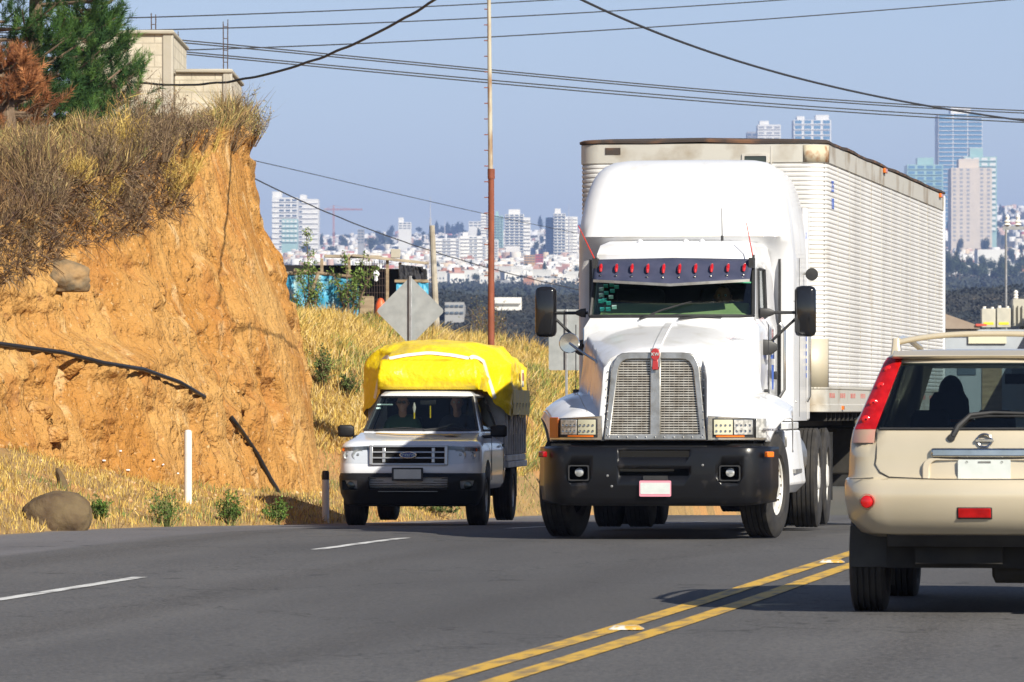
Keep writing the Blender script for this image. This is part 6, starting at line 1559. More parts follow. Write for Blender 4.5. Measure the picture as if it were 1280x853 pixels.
def arch_cut(o, ys, r, zc, hw, depth=.26):
    c = MB()
    for y in ys:
        for s_ in (-1, 1): c.lathe([(s_*(hw-depth), r), (s_*(hw+.2), r)], (0, y, zc), 'x', 32, True)
    boolean(o, c)
rg = [bring(z, hw, y0, 2.95, rf, .04, b) for z, hw, y0, rf, b in ((.44, .82, .12, .20, .03), (.50, .855, .05, .22, .05), (.62, .865, .02, .22, .06), (.68, .87, .01, .22, .06), (.76, .87, .03, .22, .06), (.90, .865, .05, .22, .06), (.985, .85, .09, .22, .06), (1.02, .82, .14, .22, .07), (1.045, .78, .26, .20, .07), (1.075, .755, .55, .16, .05), (1.105, .74, .85, .12, .04), (1.13, .735, 1.12, .08, .03))]
pb = MB().loft(rg, True, True).build('body', m_pk, pick, ang=40)
arch_cut(pb, [.86], .435, .37, .87, .34)
MB().box(-.62, .62, .2, 2.8, .30, .50).build('underbody', m_under, pick); 
# greenhouse: the same shell technique, glass picked out by column
g_ = [cabring(1.10, .715, .80, 1.10, 2.93, .10), cabring(1.13, .705, .80, 1.13, 2.93, .11), cabring(1.16, .700, .79, 1.17, 2.93, .11), cabring(1.57, .575, .62, 1.72, 2.86, .10), cabring(1.60, .565, .61, 1.76, 2.85, .10), cabring(1.635, .53, .58, 1.86, 2.8, .10), cabring(1.65, .40, .45, 2.05, 2.7, .06)]
n_ = len(g_[0]); gv = [p for r in g_ for p in r]; S_, W_, D_ = [], [], []
for i in range(len(g_)-1):
    for j in range(n_):
        f = (i*n_+j, i*n_+(j+1) % n_, (i+1)*n_+(j+1) % n_, (i+1)*n_+j)
        if i == 2 and 0 <= j < 12: W_.append(f)
        elif i == 2 and 14 <= j <= 19: D_.append((f, 1))
        elif i == 2 and n_-8 <= j <= n_-3: D_.append((f, -1))
        else: S_.append(f)
S_.append(tuple((len(g_)-1)*n_ + j for j in range(n_)))
clean(sub(gv, S_).build('cab_roof', m_pk, pick, ang=40, solid=.015))
clean(sub(gv, W_).build('windshield', m_glassp, pick, fix=False))
for s_ in (1, -1): clean(sub(gv, [f for f, q in D_ if q == s_]).build('side_window', m_glassd, pick, fix=False))
idx = [2*n_+j for j in range(13)] + [3*n_+j for j in range(12, -1, -1)]; pts = [Vector(gv[i]) + Vector((0, -.006, 0)) for i in idx]; MB().tube(pts+[pts[0]], .016, 6).build('windshield_seal', m_blackm, pick)
for s_ in (-1, 1):
    js = [14+k for k in range(7)] if s_ > 0 else [n_-2-k for k in range(7)]
    pp = [Vector(gv[2*n_+j]) for j in js] + [Vector(gv[3*n_+j]) for j in reversed(js)]; pp = [p + Vector((s_*.005, 0, 0)) for p in pp]; MB().tube(pp+[pp[0]], .012, 6).build('window_seal', m_blackm, pick)
    MB().box(s_*.869, s_*.876, 1.27, 1.278, .55, 1.08).box(s_*.869, s_*.876, 2.72, 2.728, .5, 1.08).build('door_seam', m_blackm, pick)
    MB().box(s_*.872, s_*.90, 2.45, 2.60, .95, .985).build('door_handle', m_blackm, pick, bevel=.008)
    MB().loft([[(s_*x, y, z) for y, z in rrect(1.36-q, 1.44+q, 1.075-q, 1.225+q, .03, 3)] for x, q in ((.845, -.02), (.88, .0), (1.02, .0), (1.045, -.02))]).build('side_mirror', m_bump, pick, bevel=.004)
    MB().box(s_*.74, s_*.86, 1.37, 1.43, 1.06, 1.10).build('mirror_foot', m_bump, pick, bevel=.006)
    # lamps hug the front corners
    def cf(x, z, d): ax = abs(x); return .045 - .05*(1-(min(ax, .64)/.65)**2) + (.264*(1-math.sqrt(max(0, 1-((ax-.64)/.225)**2))) if ax > .64 else 0) + (z-.8)*.10 - d
    def patch(xs, z0, z1, d, name, mat, par, z0e=0, z1e=0, th=.02):
        mb = MB(); n = len(xs); r_ = []
        for k, x in enumerate(xs):
            t = k/(n-1); a, b = z0 + z0e*t, z1 + z1e*t
            r_.append([(s_*x, cf(x, a, d), a), (s_*x, cf(x, (a+b)/2, d), (a+b)/2), (s_*x, cf(x, b, d), b), (s_*x, cf(x, b, d)+th, b), (s_*x, cf(x, a, d)+th, a)])
        mb.loft(r_); return mb.build(name, mat, par, ang=40)
    xs = np.linspace(.475, .845, 15)
    hl = patch(xs, .755, .985, .018, 'headlight', glassmat('lamp_cover_' + ('a' if s_ > 0 else 'b'), (.88, .90, .92), .0), pick, .02, -.015)
    patch(xs*.995+.002, .765, .975, -.002, 'lamp_housing', m_ptrim, hl, .02, -.02, .012)
    for x_, z_, r0_, mt in ((.62, .87, .070, m_lens), (.755, .86, .048, m_lens), (.80, .93, .022, m_amber)):
        y_ = cf(x_, z_, 0); MB().lathe([(-.004, r0_), (.0, r0_*.96), (.010, r0_*.5), (.006, r0_*.3), (-.008, r0_*.2), (-.010, 0)], (s_*x_, y_-.006, z_), 'y', 20).build('reflector', mt, hl)
# grille: three bars in a silver frame, oval badge
def gy(x): return .045 - .05*(1-(x/.65)**2) - .012
def curved(x0, x1, z0, z1, d, name, mat, par, th=.03, n=14, zt=0.):
    mb = MB(); r_ = []
    for k in range(n+1):
        x = x0 + (x1-x0)*k/n; y = gy(x) - d + (z0-.8)*.1; r_.append([(x, y, z0), (x, y+.004+(z1-z0)*.1, z1), (x, y+th+(z1-z0)*.1, z1), (x, y+th, z0)])
    mb.loft(r_); return mb.build(name, mat, par, bevel=.005)
curved(-.475, .475, .745, .985, .016, 'grille_back', m_void, pick, .03)
m_gbar = M('grille_silver', (.48, .49, .50), .3, .6); 
for z0_, z1_ in ((.745, .768), (.960, .985), (.822, .842), (.891, .911)): curved(-.47, .47, z0_, z1_, .034, 'grille_bar', m_gbar, pick, .03)
for s_ in (-1, 1): curved(s_*.30-.02, s_*.30+.02, .775, .955, .028, 'grille_post', m_gbar, pick, .02, 3); curved(s_*.455-.02, s_*.455+.02, .75, .985, .036, 'grille_post', m_gbar, pick, .03, 3)
ov = MB().prism([(.105*math.cos(t), .867+.042*math.sin(t)) for t in np.linspace(0, 2*math.pi, 33)[:-1]], gy(0)-.060, gy(0)-.02).build('badge', m_chrome, pick, bevel=.004)
MB().prism([(.094*math.cos(t), .867+.034*math.sin(t)) for t in np.linspace(0, 2*math.pi, 33)[:-1]], gy(0)-.064, gy(0)-.060).build('badge_face', m_bluep, ov)
text('Ford', .068, m_stick, ov, face_rear(0, gy(0)-.065, .869), ext=.001, sx=1.25)
# bumper and intake
bp_ = [bring(z, hw, y0, .60, rf, .03, b) for z, hw, y0, rf, b in ((.245, .76, .12, .2, .04), (.27, .80, .03, .22, .06), (.40, .86, -.02, .24, .06), (.52, .875, -.05, .25, .06), (.60, .878, -.045, .25, .06), (.645, .87, -.01, .25, .06), (.655, .86, .05, .25, .06))]
pbm = MB().loft(bp_).build('bumper', m_bump, pick, ang=40)
c = MB(); c.box(-.48, .48, -.3, .06, .45, .60); c.box(-.82, -.62, -.2, .10, .44, .56); c.box(.62, .82, -.2, .10, .44, .56); boolean(pbm, c); arch_cut(pbm, [.86], .435, .37, .87, .34)
mb = MB(); 
for k in range(5): mb.box(-.47, .47, -.005, .01, .465+.028*k, .472+.028*k)
mb.build('intake_grille', m_blackm, pbm); 
for s_ in (-1, 1): MB().lathe([(.03, .045), (0, .05), (-.02, .04), (-.025, 0)], (s_*.71, .06, .50), 'y', 16).build('fog_lamp', m_glassd, pbm)
MB().box(-.36, .36, -.105, -.098, .425, .432).build('bumper_line', m_ptrim, pbm)
pl = MB().prism(rrect(-.19, .19, .555, .715, .01), -.135, -.12).build('license_plate', m_blackm, pick); MB().prism(rrect(-.165, .165, .58, .695, .006), -.139, -.1355).build('plate_face', m_plate, pl)
# warm light on the shaded hood, put in as ochre strips
m_och = M('warm_light_patch', (.55, .36, .12), .5)
mb = MB()
def hoodp(x, t): y = .30 + .8*t; return (x, y, 1.045 + .085*t + .012)
mb.loft([[(x, y, z), (x, y+.03, z+.004), (x, y+.03, z-.01), (x, y, z-.01)] for x, y, z in [(-.52, .95, 1.13), (-.2, .72, 1.115), (.3, .68, 1.112), (.45, .72, 1.112)]])
mb.build('hood_light_stripe', m_och, pick); 
MB().prism([(.34, .62), (.48, .56), (.56, .66), (.44, .76)], 1.100, 1.112, 'z').build('hood_light_stripe', m_och, pick)
# interior
MB().box(-.66, .66, 1.30, 1.60, .8, 1.12).build('dashboard', m_int, pick, bevel=.04)
for x in (-.34, .34): MB().box(x-.22, x+.22, 2.05, 2.45, .62, .86).box(x-.21, x+.21, 2.40, 2.54, .85, 1.32).box(x-.12, x+.12, 2.42, 2.52, 1.34, 1.50).build('seat', m_seat, pick, bevel=.03)
MB().box(-.6, .6, 2.72, 2.75, .6, 1.55).build('cab_rear_wall', m_int, pick); MB().box(-.7, .7, 1.2, 2.8, .52, .58).build('cab_floor', m_int, pick)
MB().tube([(.34+.18*math.cos(t), 1.82+.06*math.sin(t), 1.07+.16*math.sin(t)) for t in np.linspace(0, 2*math.pi, 25)], .013, 6).build('steering_wheel', m_blackm, pick)
MB().box(-.07, .13, 1.74, 1.76, 1.475, 1.53).build('rear_view_mirror', m_blackm, pick, bevel=.01)
ch = MB().tube([(-.13, 1.66, 1.50), (-.13, 1.66, 1.44), (-.13, 1.66, 1.36)], [.006, .022, .006], 8).build('hanging_charm', m_tapew, pick); MB().tube([(-.13, 1.66, 1.44), (-.13, 1.66, 1.30)], .010, 6).build('tassel', m_yel, ch)
MB().tube([(.07, 1.66, 1.46), (.07, 1.66, 1.31)], .008, 6).build('hanging_charm', m_yel, pick)
def pwy(z): return 1.17 + .55*(z-1.16)/.41
mb = MB()
for x, z, w_, h_, in ((-.50, 1.475, .20, .022), (-.57, 1.43, .06, .03)): mb.cbox((x, pwy(z)+.085, z), (w_, .004, h_), Matrix.Rotation(R(-50), 3, 'X'))
mb.build('windshield_sticker', m_stick, pick)
for pts in (((-.55, 1.165), (-.2, 1.19), (.05, 1.175)), ((.05, 1.165), (.3, 1.19), (.55, 1.18))): MB().tube([(x, pwy(z)-.035+.10*abs(x/.7)**2.4, z) for x, z in pts], [.010, .008, .006], 6).build('wiper', m_blackm, pick)
q = seated_person((0, 0, 0), 0, 'pickup passenger wearing sunglasses and a dark green shirt, on the left in the photo', M('green_shirt', (.02, .06, .03), .8), glasses=True, scale=.94); q.location = pick.matrix_basis @ Vector((-.34, 2.22, .80)); q.rotation_euler = (0, 0, R(-PYAW))
q = seated_person((0, 0, 0), 0, 'pickup driver in dark clothes behind the steering wheel', M('dark_shirt', (.02, .02, .03), .8), scale=.94); q.location = pick.matrix_basis @ Vector((.34, 2.24, .80)); q.rotation_euler = (0, 0, R(-PYAW))
# wheels, chassis
for s_ in (-1, 1):
    wheel(pick, s_*.745, .86, .37, .24, s_, 'alloy'); wheel(pick, s_*.745, 4.05, .37, .24, s_, 'alloy')
    MB().box(s_*.62-.02, s_*.86, 4.46, 4.48, .30, .75).build('mud_flap', m_blackm, pick)
MB().box(-.42, -.34, .8, 5.3, .42, .56).box(.34, .42, .8, 5.3, .42, .56).build('chassis_frame', m_under, pick)
MB().tube([(-.7, .86, .37), (.7, .86, .37)], .05, 8).build('axle', m_under, pick); MB().tube([(-.7, 4.05, .37), (.7, 4.05, .37)], .06, 8).lathe([(-.12, .05), (0, .16), (.12, .05)], (0, 4.05, .37), 'x', 14, True).build('axle', m_under, pick)
# stake bed
MB().box(-.88, .88, 3.02, 5.42, .76, .84).build('bed_floor', m_rack, pick, bevel=.01)
MB().box(-.86, .86, 3.02, 3.06, .84, 1.60).build('bed_front_board', m_rack, pick, bevel=.01)
MB().box(-.6, .6, 3.1, 5.3, .60, .755).build('bed_subframe', m_under, pick)
for s_ in (-1, 1):
    for k in range(9): y = 3.06 + 2.30*k/8; MB().box(s_*.855, s_*.885, y, y+.05, .845, 1.50).build('stake', m_rack, pick, bevel=.005)
    for z in (.90, 1.03, 1.16, 1.29): MB().box(s_*.835, s_*.852, 3.07, 5.38, z, z+.07).build('side_board', m_rack, pick, bevel=.005)
    MB().box(s_*.80, s_*.90, 3.02, 5.42, .68, .757).build('bed_rail', m_rack, pick, bevel=.008)
MB().box(-.86, .86, 5.36, 5.40, .845, 1.40).build('tailgate', m_rack, pick, bevel=.008)
# the tarpaulin: loft along the bed, pulled forward over the cab
def tsec(y, hw, z0, zs, zt, n=36):
    P = []
    k0 = [(-hw*.985, z0), (-hw, (z0+zs)/2), (-hw*.985, zs), (-hw*.80, zs+(zt-zs)*.62), (-hw*.45, zt-.03), (0, zt), (hw*.45, zt-.03), (hw*.80, zs+(zt-zs)*.62), (hw*.985, zs), (hw, (z0+zs)/2), (hw*.985, z0)]
    L_ = [0]
    for a, b in zip(k0, k0[1:]): L_.append(L_[-1] + math.dist(a, b))
    for k in range(n+1):
        t = L_[-1]*k/n; x = np.interp(t, L_, [p[0] for p in k0]); z = np.interp(t, L_, [p[1] for p in k0]); P.append([x, y, z])
    return P
TS = [(2.02, .50, 1.70, 1.76, 1.84), (2.06, .60, 1.68, 1.86, 2.02), (2.14, .64, 1.665, 1.93, 2.12), (2.35, .66, 1.655, 1.96, 2.19), (2.60, .69, 1.64, 1.96, 2.25), (2.74, .76, 1.52, 1.95, 2.275), (2.90, .90, 1.36, 1.96, 2.29), (2.97, .94, 1.33, 2.0, 2.30), (3.3, .94, 1.33, 2.03, 2.32), (3.8, .94, 1.335, 2.03, 2.30), (4.4, .935, 1.33, 2.0, 2.24), (5.0, .925, 1.335, 1.97, 2.16), (5.38, .915, 1.33, 1.93, 2.08), (5.46, .86, 1.36, 1.85, 1.98), (5.48, .5, 1.5, 1.7, 1.78)]
def tinterp(y): return [float(np.interp(y, [t[0] for t in TS], [t[i] for t in TS])) for i in range(1, 5)]
ys_ = np.concatenate([np.linspace(2.02, 2.14, 10), np.linspace(2.16, 5.36, 150), np.linspace(5.38, 5.48, 6)])
rings = []
for y in ys_:
    r_ = tsec(y, *tinterp(y), n=110); out = []
    for x, yy, z in r_:
        cr1 = 1-abs(float(fbm(yy*1.6+x*1.1, z*1.8-x*.9, 0, 2, 6))); cr2 = 1-abs(float(fbm(yy*.9-x*2.2, z*3.2+yy*.7, 3, 2, 16))); f = .018*float(fbm(x*3.5, yy*2.2, z*3.5, 3, 5)) + .075*max(0, cr1-.80)*2.2 + .06*max(0, cr2-.84)*2.4 - .02
        s_ = 1 + f/.5; sag = -.018*abs(math.sin((yy-3.05)*math.pi/.55))*(1 if yy > 3.05 else .3)*(1 if z > 1.9 else .2)
        out.append((x*(1+f*.9), yy + f*.5, z + f*.6 + sag + (.02*math.sin(yy*9)*(1 if z < 1.4 else 0))))
    rings.append(out)
tarp = empty('tarpaulin', (PX0, PY0, pgz), R(-PYAW), label='bright yellow tarpaulin with white bands tied over the pickup bed', cat='tarpaulin'); tarp.scale = (PK,)*3
MB().loft(rings, True, True, closed=False).build('sheet', m_yel, tarp, ang=65)
def band(path, w_, name='white_stripe', mat=None, nrm=(0, -1, 0)):
    mb = MB(); r_ = []; nrm = Vector(nrm)
    P = [Vector(p) for p in path]
    for k, p in enumerate(P):
        d = (P[min(k+1, len(P)-1)] - P[max(k-1, 0)]).normalized(); s_ = d.cross(nrm).normalized()*w_/2; r_.append([p-s_, p+s_, p+s_+nrm*.006, p-s_+nrm*.006])
    mb.loft(r_); mb.build(name, mat or m_tapew, tarp, ang=60)
# panel seams and the folded front apron
apr = MB(); rr2 = []
for u in np.linspace(0, 1, 34):
    x = -.60 + 1.2*u; sag = .05*math.sin(u*math.pi)
    col = []
    for v in np.linspace(0, 1, 10):
        z = 2.03 - .36*v - .02*sag; y = 2.045 - .10*math.sin(v*math.pi*.9) - .03*v + .014*float(fbm(x*5, v*3, 0, 3, 4))
        col.append((x*(1+.05*v), y, z))
    rr2.append(col)
apr.loft(rr2, False, False, closed=False).build('front_apron', m_yel, tarp, ang=65, solid=.012)
bvt = None
def on_tarp(x, y):
    hw, z0_, zs_, zt_ = tinterp(y); s = tsec(y, hw, z0_, zs_, zt_, 60); xs_ = [p[0] for p in s[8:-8]]; zs2 = [p[2] for p in s[8:-8]]
    return float(np.interp(x, xs_, zs2))
band([(x, 2.13, on_tarp(x, 2.13)+.010) for x in np.linspace(-.50, .50, 14)], .05, nrm=(0, -.75, .66))
for s_ in (-1, 1):
    P = [(s_*(.50+.06*k), 2.13+.10*k, 0) for k in range(0, 6)]
    path = []
    for f in np.linspace(0, 1, 14):
        y = 2.13 + .62*f; hw, z0_, zs_, zt_ = tinterp(y); a = .50 + (.97*hw-.50)*min(1, f*1.6); z = on_tarp(a, y)+.012 if f < .55 else zs_*(1-(f-.55)/.45) + (z0_+.04)*((f-.55)/.45)
        path.append((s_*(a+.012), y-.01, z))
    band(path, .05, nrm=(s_*.55, -.75, .35))
MB().loft([[(s*.93, y, z) for s, z in ((1.012, 1.345), (1.018, 1.66), (1.008, 1.66), (1.002, 1.345))] for y in np.linspace(3.2, 5.3, 6)]).build('worn_side_panel', m_tarpc, tarp)
MB().box(.952, .958, 4.15, 4.4, 1.70, 1.92).build('side_patch', m_tapew, tarp); MB().box(.958, .961, 4.2, 4.35, 1.78, 1.88).build('patch_mark', m_redp, tarp)
mb = MB()
for y in np.linspace(3.2, 5.2, 6): mb.tube([(.955, y, 1.50), (.93, y+.04, 1.36), (.90, y+.02, 1.10)], .006, 5); mb.tube([(-.955, y, 1.50), (-.93, y+.04, 1.36), (-.90, y+.02, 1.10)], .006, 5)
mb.build('tie_rope', m_tapew, tarp)
# ============================================================ beige sport utility car seen from behind
m_beige = M('beige_metallic', (.67, .585, .43), .28, .30, col2=(.62, .54, .39), scale=2, coat=.7); m_bred = M('bright_red', (.60, .012, .010), .12, coat=.8); m_beige2 = M('beige_panel', (.60, .53, .41), .4, .2)
CX, CY, CYAW, cgz = 2.99, 35.1, 8.2, -.035
car = empty('suv_car', (CX-.03, CY, cgz), R(-CYAW), label='beige sport utility car with tall red tail lamps and roof bar, seen from behind', cat='car')
rows_ = [(.50, .70, .14, 4.20, .20, .02), (.53, .80, .07, 4.28, .24, .04), (.62, .875, .01, 4.33, .26, .05), (.74, .895, -.02, 4.36, .26, .06), (.83, .897, -.015, 4.36, .26, .06), (.862, .892, .01, 4.35, .25, .06), (.875, .878, .06, 4.34, .22, .05), (.90, .873, .075, 4.33, .20, .05), (1.00, .868, .08, 4.25, .18, .05), (1.095, .860, .085, 4.0, .17, .05), (1.165, .846, .10, 3.55, .16, .05), (1.18, .842, .11, 3.36, .16, .05),
         (1.60, .668, .33, 2.74, .13, .04), (1.635, .648, .38, 2.66, .12, .04), (1.665, .60, .46, 2.55, .12, .04), (1.685, .50, .62, 2.4, .1, .03), (1.692, .3, .8, 2.2, .08, .02)]
def cring(z, hw, y0, y1, r, bul, nf=18, ns=16):
    P = []; rf = min(.25, hw*.4)
    for k in range(7): t = R(180 + 90*k/6); P.append((-hw+r + r*math.cos(t), y0+r + r*math.sin(t), z))
    for k in range(1, nf): x = (-hw+r) + (2*hw-2*r)*k/nf; P.append((x, y0 - bul*(1-(x/(hw-r))**2), z))
    for k in range(7): t = R(270 + 90*k/6); P.append((hw-r + r*math.cos(t), y0+r + r*math.sin(t), z))
    for k in range(1, ns): f = k/ns; P.append((hw, y0+r + (y1-rf-y0-r)*f, z))
    for k in range(5): t = R(90*k/4); P.append((hw-rf + rf*math.cos(t), y1-rf + rf*math.sin(t), z))
    for k in range(1, 12): x = (hw-rf) - (2*hw-2*rf)*k/12; P.append((x, y1 + .05*(1-(x/(hw-rf))**2), z))
    for k in range(5): t = R(90 + 90*k/4); P.append((-hw+rf + rf*math.cos(t), y1-rf + rf*math.sin(t), z))
    for k in range(1, ns): f = k/ns; P.append((-hw, y1-rf + (y0+r-y1+rf)*f, z))
    return P
cr = [cring(*q) for q in rows_]; n_ = len(cr[0]); cv = [p for r in cr for p in r]
B_, RW, LM, LM2, SW, FW = [], [], [], [], [], []
for i in range(len(cr)-1):
    for j in range(n_):
        f = (i*n_+j, i*n_+(j+1) % n_, (i+1)*n_+(j+1) % n_, (i+1)*n_+j)
        rear_in = 6 <= j <= 23; lamp = j in (2, 3, 4, 5) or j in (24, 25, 26, 27)
        side = 31 <= j <= 43 or n_-13 <= j <= n_-3
        if i in (10, 11) and False: pass
        if i == 11 and rear_in: RW.append(f)
        elif i in (11, 12) and lamp: LM.append(f)
        elif i in (9, 10) and lamp: LM2.append(f)
        elif i == 11 and side and j not in (37, 38, n_-8): SW.append(f)
        elif i == 11 and 51 <= j <= 62: FW.append(f)
        else: B_.append(f)
B_.append(tuple((len(cr)-1)*n_ + j for j in range(n_)))
cb = clean(sub(cv, B_).build('body', m_beige, car, ang=35, solid=.02))
arch_cut(cb, [.90, 3.52], .40, .36, .90, .36)
clean(sub(cv, RW).build('rear_window', glassmat('privacy_glass', (.27, .33, .34), .01), car, fix=False))
clean(sub(cv, SW).build('side_window', glassmat('privacy_side', (.12, .13, .13), .03), car, fix=False))
clean(sub(cv, FW).build('windshield', glassmat('car_windscreen', (.78, .86, .84), .0), car, fix=False))
# tail lamps: lens over the corner, one per side
for s_ in (-1, 1):
    def pick_(fs): return [f for f in fs if (cv[f[0]][0] + cv[f[1]][0])*s_ > 0]
    def puff(fs, d, name, mat, par):
        m = sub(cv, pick_(fs)); o = clean(m.build(name, mat, par, ang=60, fix=False)); 
        cen = Vector((0, 1.5, 0))
        for v in o.data.vertices: dn = Vector((v.co.x, v.co.y-1.2, 0)).normalized(); v.co += dn*d
        return o
    tl = puff(LM, .012, 'tail_lamp', m_redl, car)
    puff(LM2, .010, 'reversing_lamp', M('smoked_lens', (.50, .26, .20), .2, col2=(.42, .30, .22), scale=12, coat=.6) if s_ < 0 else m_redd, tl)
    for k in range(4):
        mb = MB(); z = 1.24 + .105*k; f_ = (z-1.18)/.42; hw = .842 + (.668-.842)*f_; y0 = .11 + .22*f_; mb.lathe([(-.008, .008), (-.004, .022), (0, .028)], (s_*(hw-.062), y0+.016, z), 'y', 14); mb.build('lamp_bulb', m_bred, tl)
# tailgate details; y on the rear face
def ry(x, z):
    zz = [q[0] for q in rows_]; y0 = np.interp(z, zz, [q[2] for q in rows_]); b = np.interp(z, zz, [q[5] for q in rows_]); hw = np.interp(z, zz, [q[1]-q[4] for q in rows_]); return float(y0 - b*(1-min(1, abs(x)/hw)**2))
def rstrip(x0, x1, z0, z1, d, name, mat, par, th=.02, n=16, bev=.004):
    mb = MB(); mb.loft([[(x, ry(x, z0)-d, z0), (x, ry(x, z1)-d, z1), (x, ry(x, z1)-d+th, z1), (x, ry(x, z0)-d+th, z0)] for x in np.linspace(x0, x1, n)]); return mb.build(name, mat, par, ang=40, bevel=bev)
rstrip(-.335, .335, 1.005, 1.062, .035, 'chrome_garnish', m_chrome, car, .04, bev=.012)
rstrip(-.325, .325, .995, 1.006, .02, 'garnish_shadow', m_blackm, car, .03)
# plate recess: a raised lip round the plate
mb = MB(); o_ = rrect(-.39, .39, .80, 1.00, .06); i_ = rrect(-.345, .345, .832, .985, .05)
mb.frame(o_, i_, ry(0, .94)-.008, ry(0, .94)+.03); mb.build('plate_recess_lip', m_beige2, car, bevel=.006)
pl = MB().prism(rrect(-.165, .165, .838, .99, .01), ry(0, .93)-.020, ry(0, .93)-.012).build('license_plate', m_plate, car)
mb = MB()
for x in (-.11, .11): mb.lathe([(-.004, .006), (0, .008)], (x, ry(0, .93)-.020, .975), 'y', 8)
mb.box(-.04, .04, ry(0, .93)-.022, ry(0, .93)-.0195, .968, .980); mb.build('plate_bolts', m_steel, pl)
em = MB().tube([(.045*math.cos(t), ry(0, 1.11)-.012, 1.11+.040*math.sin(t)) for t in np.linspace(0, 2*math.pi, 29)], .008, 6).build('badge', m_chrome, car); MB().box(-.058, .058, ry(0, 1.11)-.024, ry(0, 1.11)-.008, 1.100, 1.120).build('badge_bar', m_chrome, em, bevel=.003)
# seams
def seam(pts, r=.005): MB().tube([(x, ry(x, z)-.002, z) for x, z in pts], r, 6).build('tailgate_seam', m_blackm, car)
seam([(-.68, 1.16), (-.685, 1.0), (-.69, .96), (-.66, .91), (-.60, .878), (-.3, .866), (0, .864), (.3, .866), (.60, .878), (.66, .91), (.69, .96), (.685, 1.0), (.68, 1.16)])
seam([(-.85, .868), (-.78, .870), (-.70, .874)], .004)
for x in (-.735, .735):
    MB().lathe([(-.006, .045), (.02, .05)], (x, ry(x, .74)-.012, .725), 'y', 24).lathe([(-.014, 0), (-.013, .02), (-.008, .036), (0, .040)], (x, ry(x, .74)-.012, .725), 'y', 24).build('bumper_reflector', m_redl, car)
fr = rstrip(-.16, .045, .625, .685, .012, 'fog_reflector', m_redl, car, .02, 6)
rstrip(-.168, .053, .618, .692, .004, 'reflector_frame', m_blackm, fr, .02, 6)
rstrip(-.62, .62, .44, .535, -.03, 'lower_valance', m_blackm, car, .06)
mb = MB(); rw = [(x, z) for x, z in ((-.655, 1.185), (.655, 1.185), (.565, 1.59), (-.565, 1.59))]
mb.tube([(x, ry(x, z)-.004, z) for x, z in [(-.665+1.33*k/10, 1.182) for k in range(11)]], .010, 6); mb.build('window_seal', m_blackm, car)
# spoiler lip, wiper
MB().loft([[(x, .30+.02*(1-abs(x)/.6), 1.625), (x, .28, 1.645), (x, .42, 1.68), (x, .45, 1.66)] for x in np.linspace(-.60, .60, 13)]).build('spoiler_lip', m_beige, car, bevel=.008)
wp = MB().tube([(-.20, .045, 1.135), (-.165, .06, 1.20), (-.09, .09, 1.27), (.05, .105, 1.285), (.40, .10, 1.275)], [.020, .020, .016, .012, .009], 8).build('rear_wiper', m_blackm, car); MB().lathe([(-.03, .0), (-.028, .024), (.03, .03)], (-.21, .06, 1.125), 'y', 14).build('wiper_pivot', m_blackm, wp)
MB().tube([(-.12, .085, 1.245), (.0, .10, 1.262), (.20, .10, 1.262), (.44, .10, 1.258)], [.007]*4, 6).build('wiper_blade', m_blackm, wp)
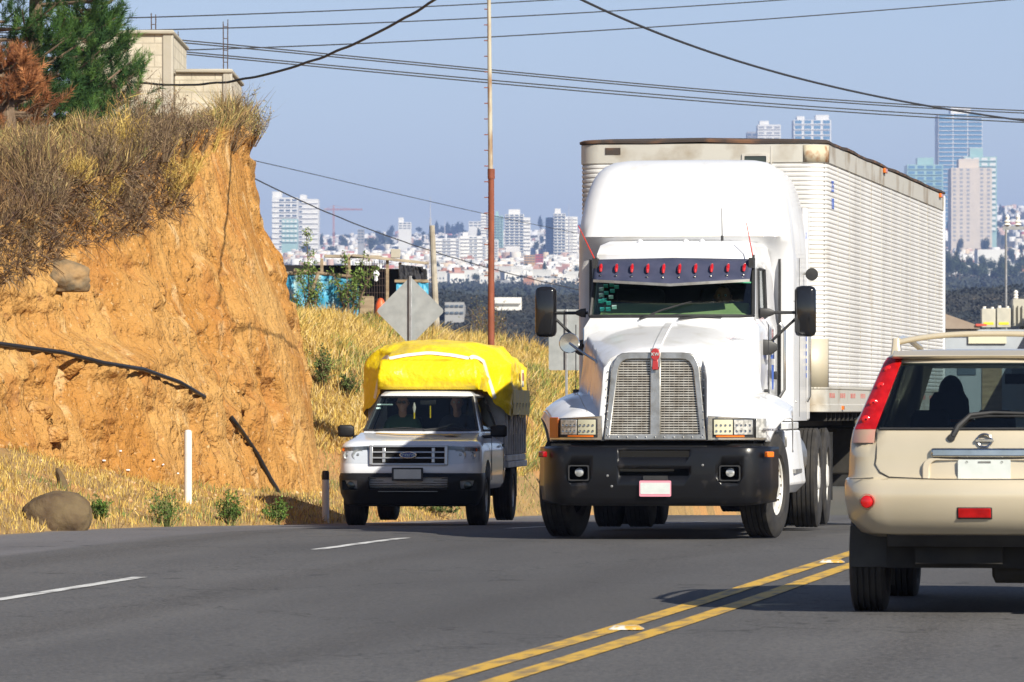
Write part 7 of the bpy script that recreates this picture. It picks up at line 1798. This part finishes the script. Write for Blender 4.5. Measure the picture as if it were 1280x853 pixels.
# roof bar and side rails
rb = MB().loft([[(x, .80 + a, zz + b) for a, b in rrect(-.045, .045, -.018, .018, .015, 2)] for x, zz in [(x, 1.735 + .055*(1-(abs(x)/.60)**2.6)) for x in np.linspace(-.60, .60, 31)]]).build('roof_bar', m_beige, car, ang=50)
for s_ in (-1, 1):
    MB().loft([[(s_*(.61+a), .80+b, z) for a, b in rrect(-q, q, -q*2.4, q*2.4, q*.5, 3)] for z, q in ((1.60, .040), (1.66, .034), (1.715, .026), (1.76, .022))]).build('bar_foot', m_beige, car)
    MB().tube([(s_*.60, .80, 1.745), (s_*.605, 1.3, 1.765), (s_*.60, 2.0, 1.76), (s_*.58, 2.5, 1.72), (s_*.57, 2.62, 1.66)], .022, 8).build('side_rail', m_beige, car)
    # door mirrors and seams
    MB().loft([[(s_*x, y, z) for y, z in rrect(2.98-q, 3.06+q, 1.10-q, 1.26+q, .04, 3)] for x, q in ((.86, -.03), (.90, 0), (1.03, 0), (1.06, -.02))]).build('door_mirror', m_beige, car, bevel=.006)
    for y in (1.25, 2.15, 3.05): MB().box(s_*.893, s_*.900, y, y+.008, .55, 1.15).build('door_seam', m_blackm, car)
    MB().box(s_*.86, s_*.893, 1.3, 3.1, .42, .50).build('sill', m_blackm, car)
    wheel(car, s_*.785, .90, .345, .225, s_, 'alloy', m_tyre2 if False else None); wheel(car, s_*.775, 3.52, .345, .225, s_, 'alloy')
    MB().box(s_*.66, s_*.89, 1.275, 1.285, .16, .50).build('mud_flap', m_blackm, car)
    MB().box(s_*.64, s_*.885, .535, .60, .30, .56).build('wheel_liner', m_blackm, car)
# underside
MB().box(-.64, .64, .35, 3.9, .30, .50).build('floor_pan', m_under, car)
MB().tube([(-.7, .90, .34), (.7, .90, .34)], .035, 8).build('rear_axle', m_under, car)
MB().lathe([(0, .06), (.02, .10), (.48, .10), (.50, .06)], (.02, .55, .30), 'x', 20, True).build('muffler', m_under, car); MB().tube([(.42, .6, .30), (.46, .35, .28), (.46, .12, .28)], .03, 10).build('tailpipe', m_steel, car)
MB().box(-.45, .1, .25, .3, .33, .48).build('tow_bracket', m_under, car)
# interior: seats with headrests, dash, mirror
MB().box(-.70, .70, .6, 3.1, .50, .56).build('cabin_floor', m_int, car)
def seat(x, y, w_, h1, hr):
    s = MB().box(x-w_/2, x+w_/2, y-.06, y+.06, .62, h1).box(x-w_/2, x+w_/2, y+.06, y+.5, .60, .78).build('seat', m_seat, car, bevel=.05); 
    MB().loft([[(x + a*q, y + b*.5*q, z) for a, b in rrect(-.135, .135, -.10, .10, .06, 3)] for z, q in ((h1+.02, .85), (h1+.05, 1), (hr-.05, .95), (hr, .72))]).build('headrest', m_seat, s, ang=60)
for x in (-.42, 0, .42): seat(x, 1.20, .42, 1.12, 1.30)
for x in (-.36, .36): seat(x, 2.15, .46, 1.22, 1.42)
MB().box(-.66, .66, 2.75, 3.2, .8, 1.12).build('dashboard', m_int, car, bevel=.05)
MB().box(-.02, .22, 2.66, 2.68, 1.475, 1.545).build('rear_view_mirror', m_blackm, car, bevel=.01)
MB().tube([(-.36+.18*math.cos(t), 2.70+.06*math.sin(t), 1.06+.16*math.sin(t)) for t in np.linspace(0, 2*math.pi, 25)], .013, 6).build('steering_wheel', m_blackm, car)
q = seated_person((0, 0, 0), 0, 'car driver with dark hair seen from behind through the rear window', M('orange_shirt', (.40, .08, .03), .8), scale=1.0); q.location = car.matrix_basis @ Vector((-.36, 2.32, .67)); q.rotation_euler = (0, 0, R(180-CYAW))
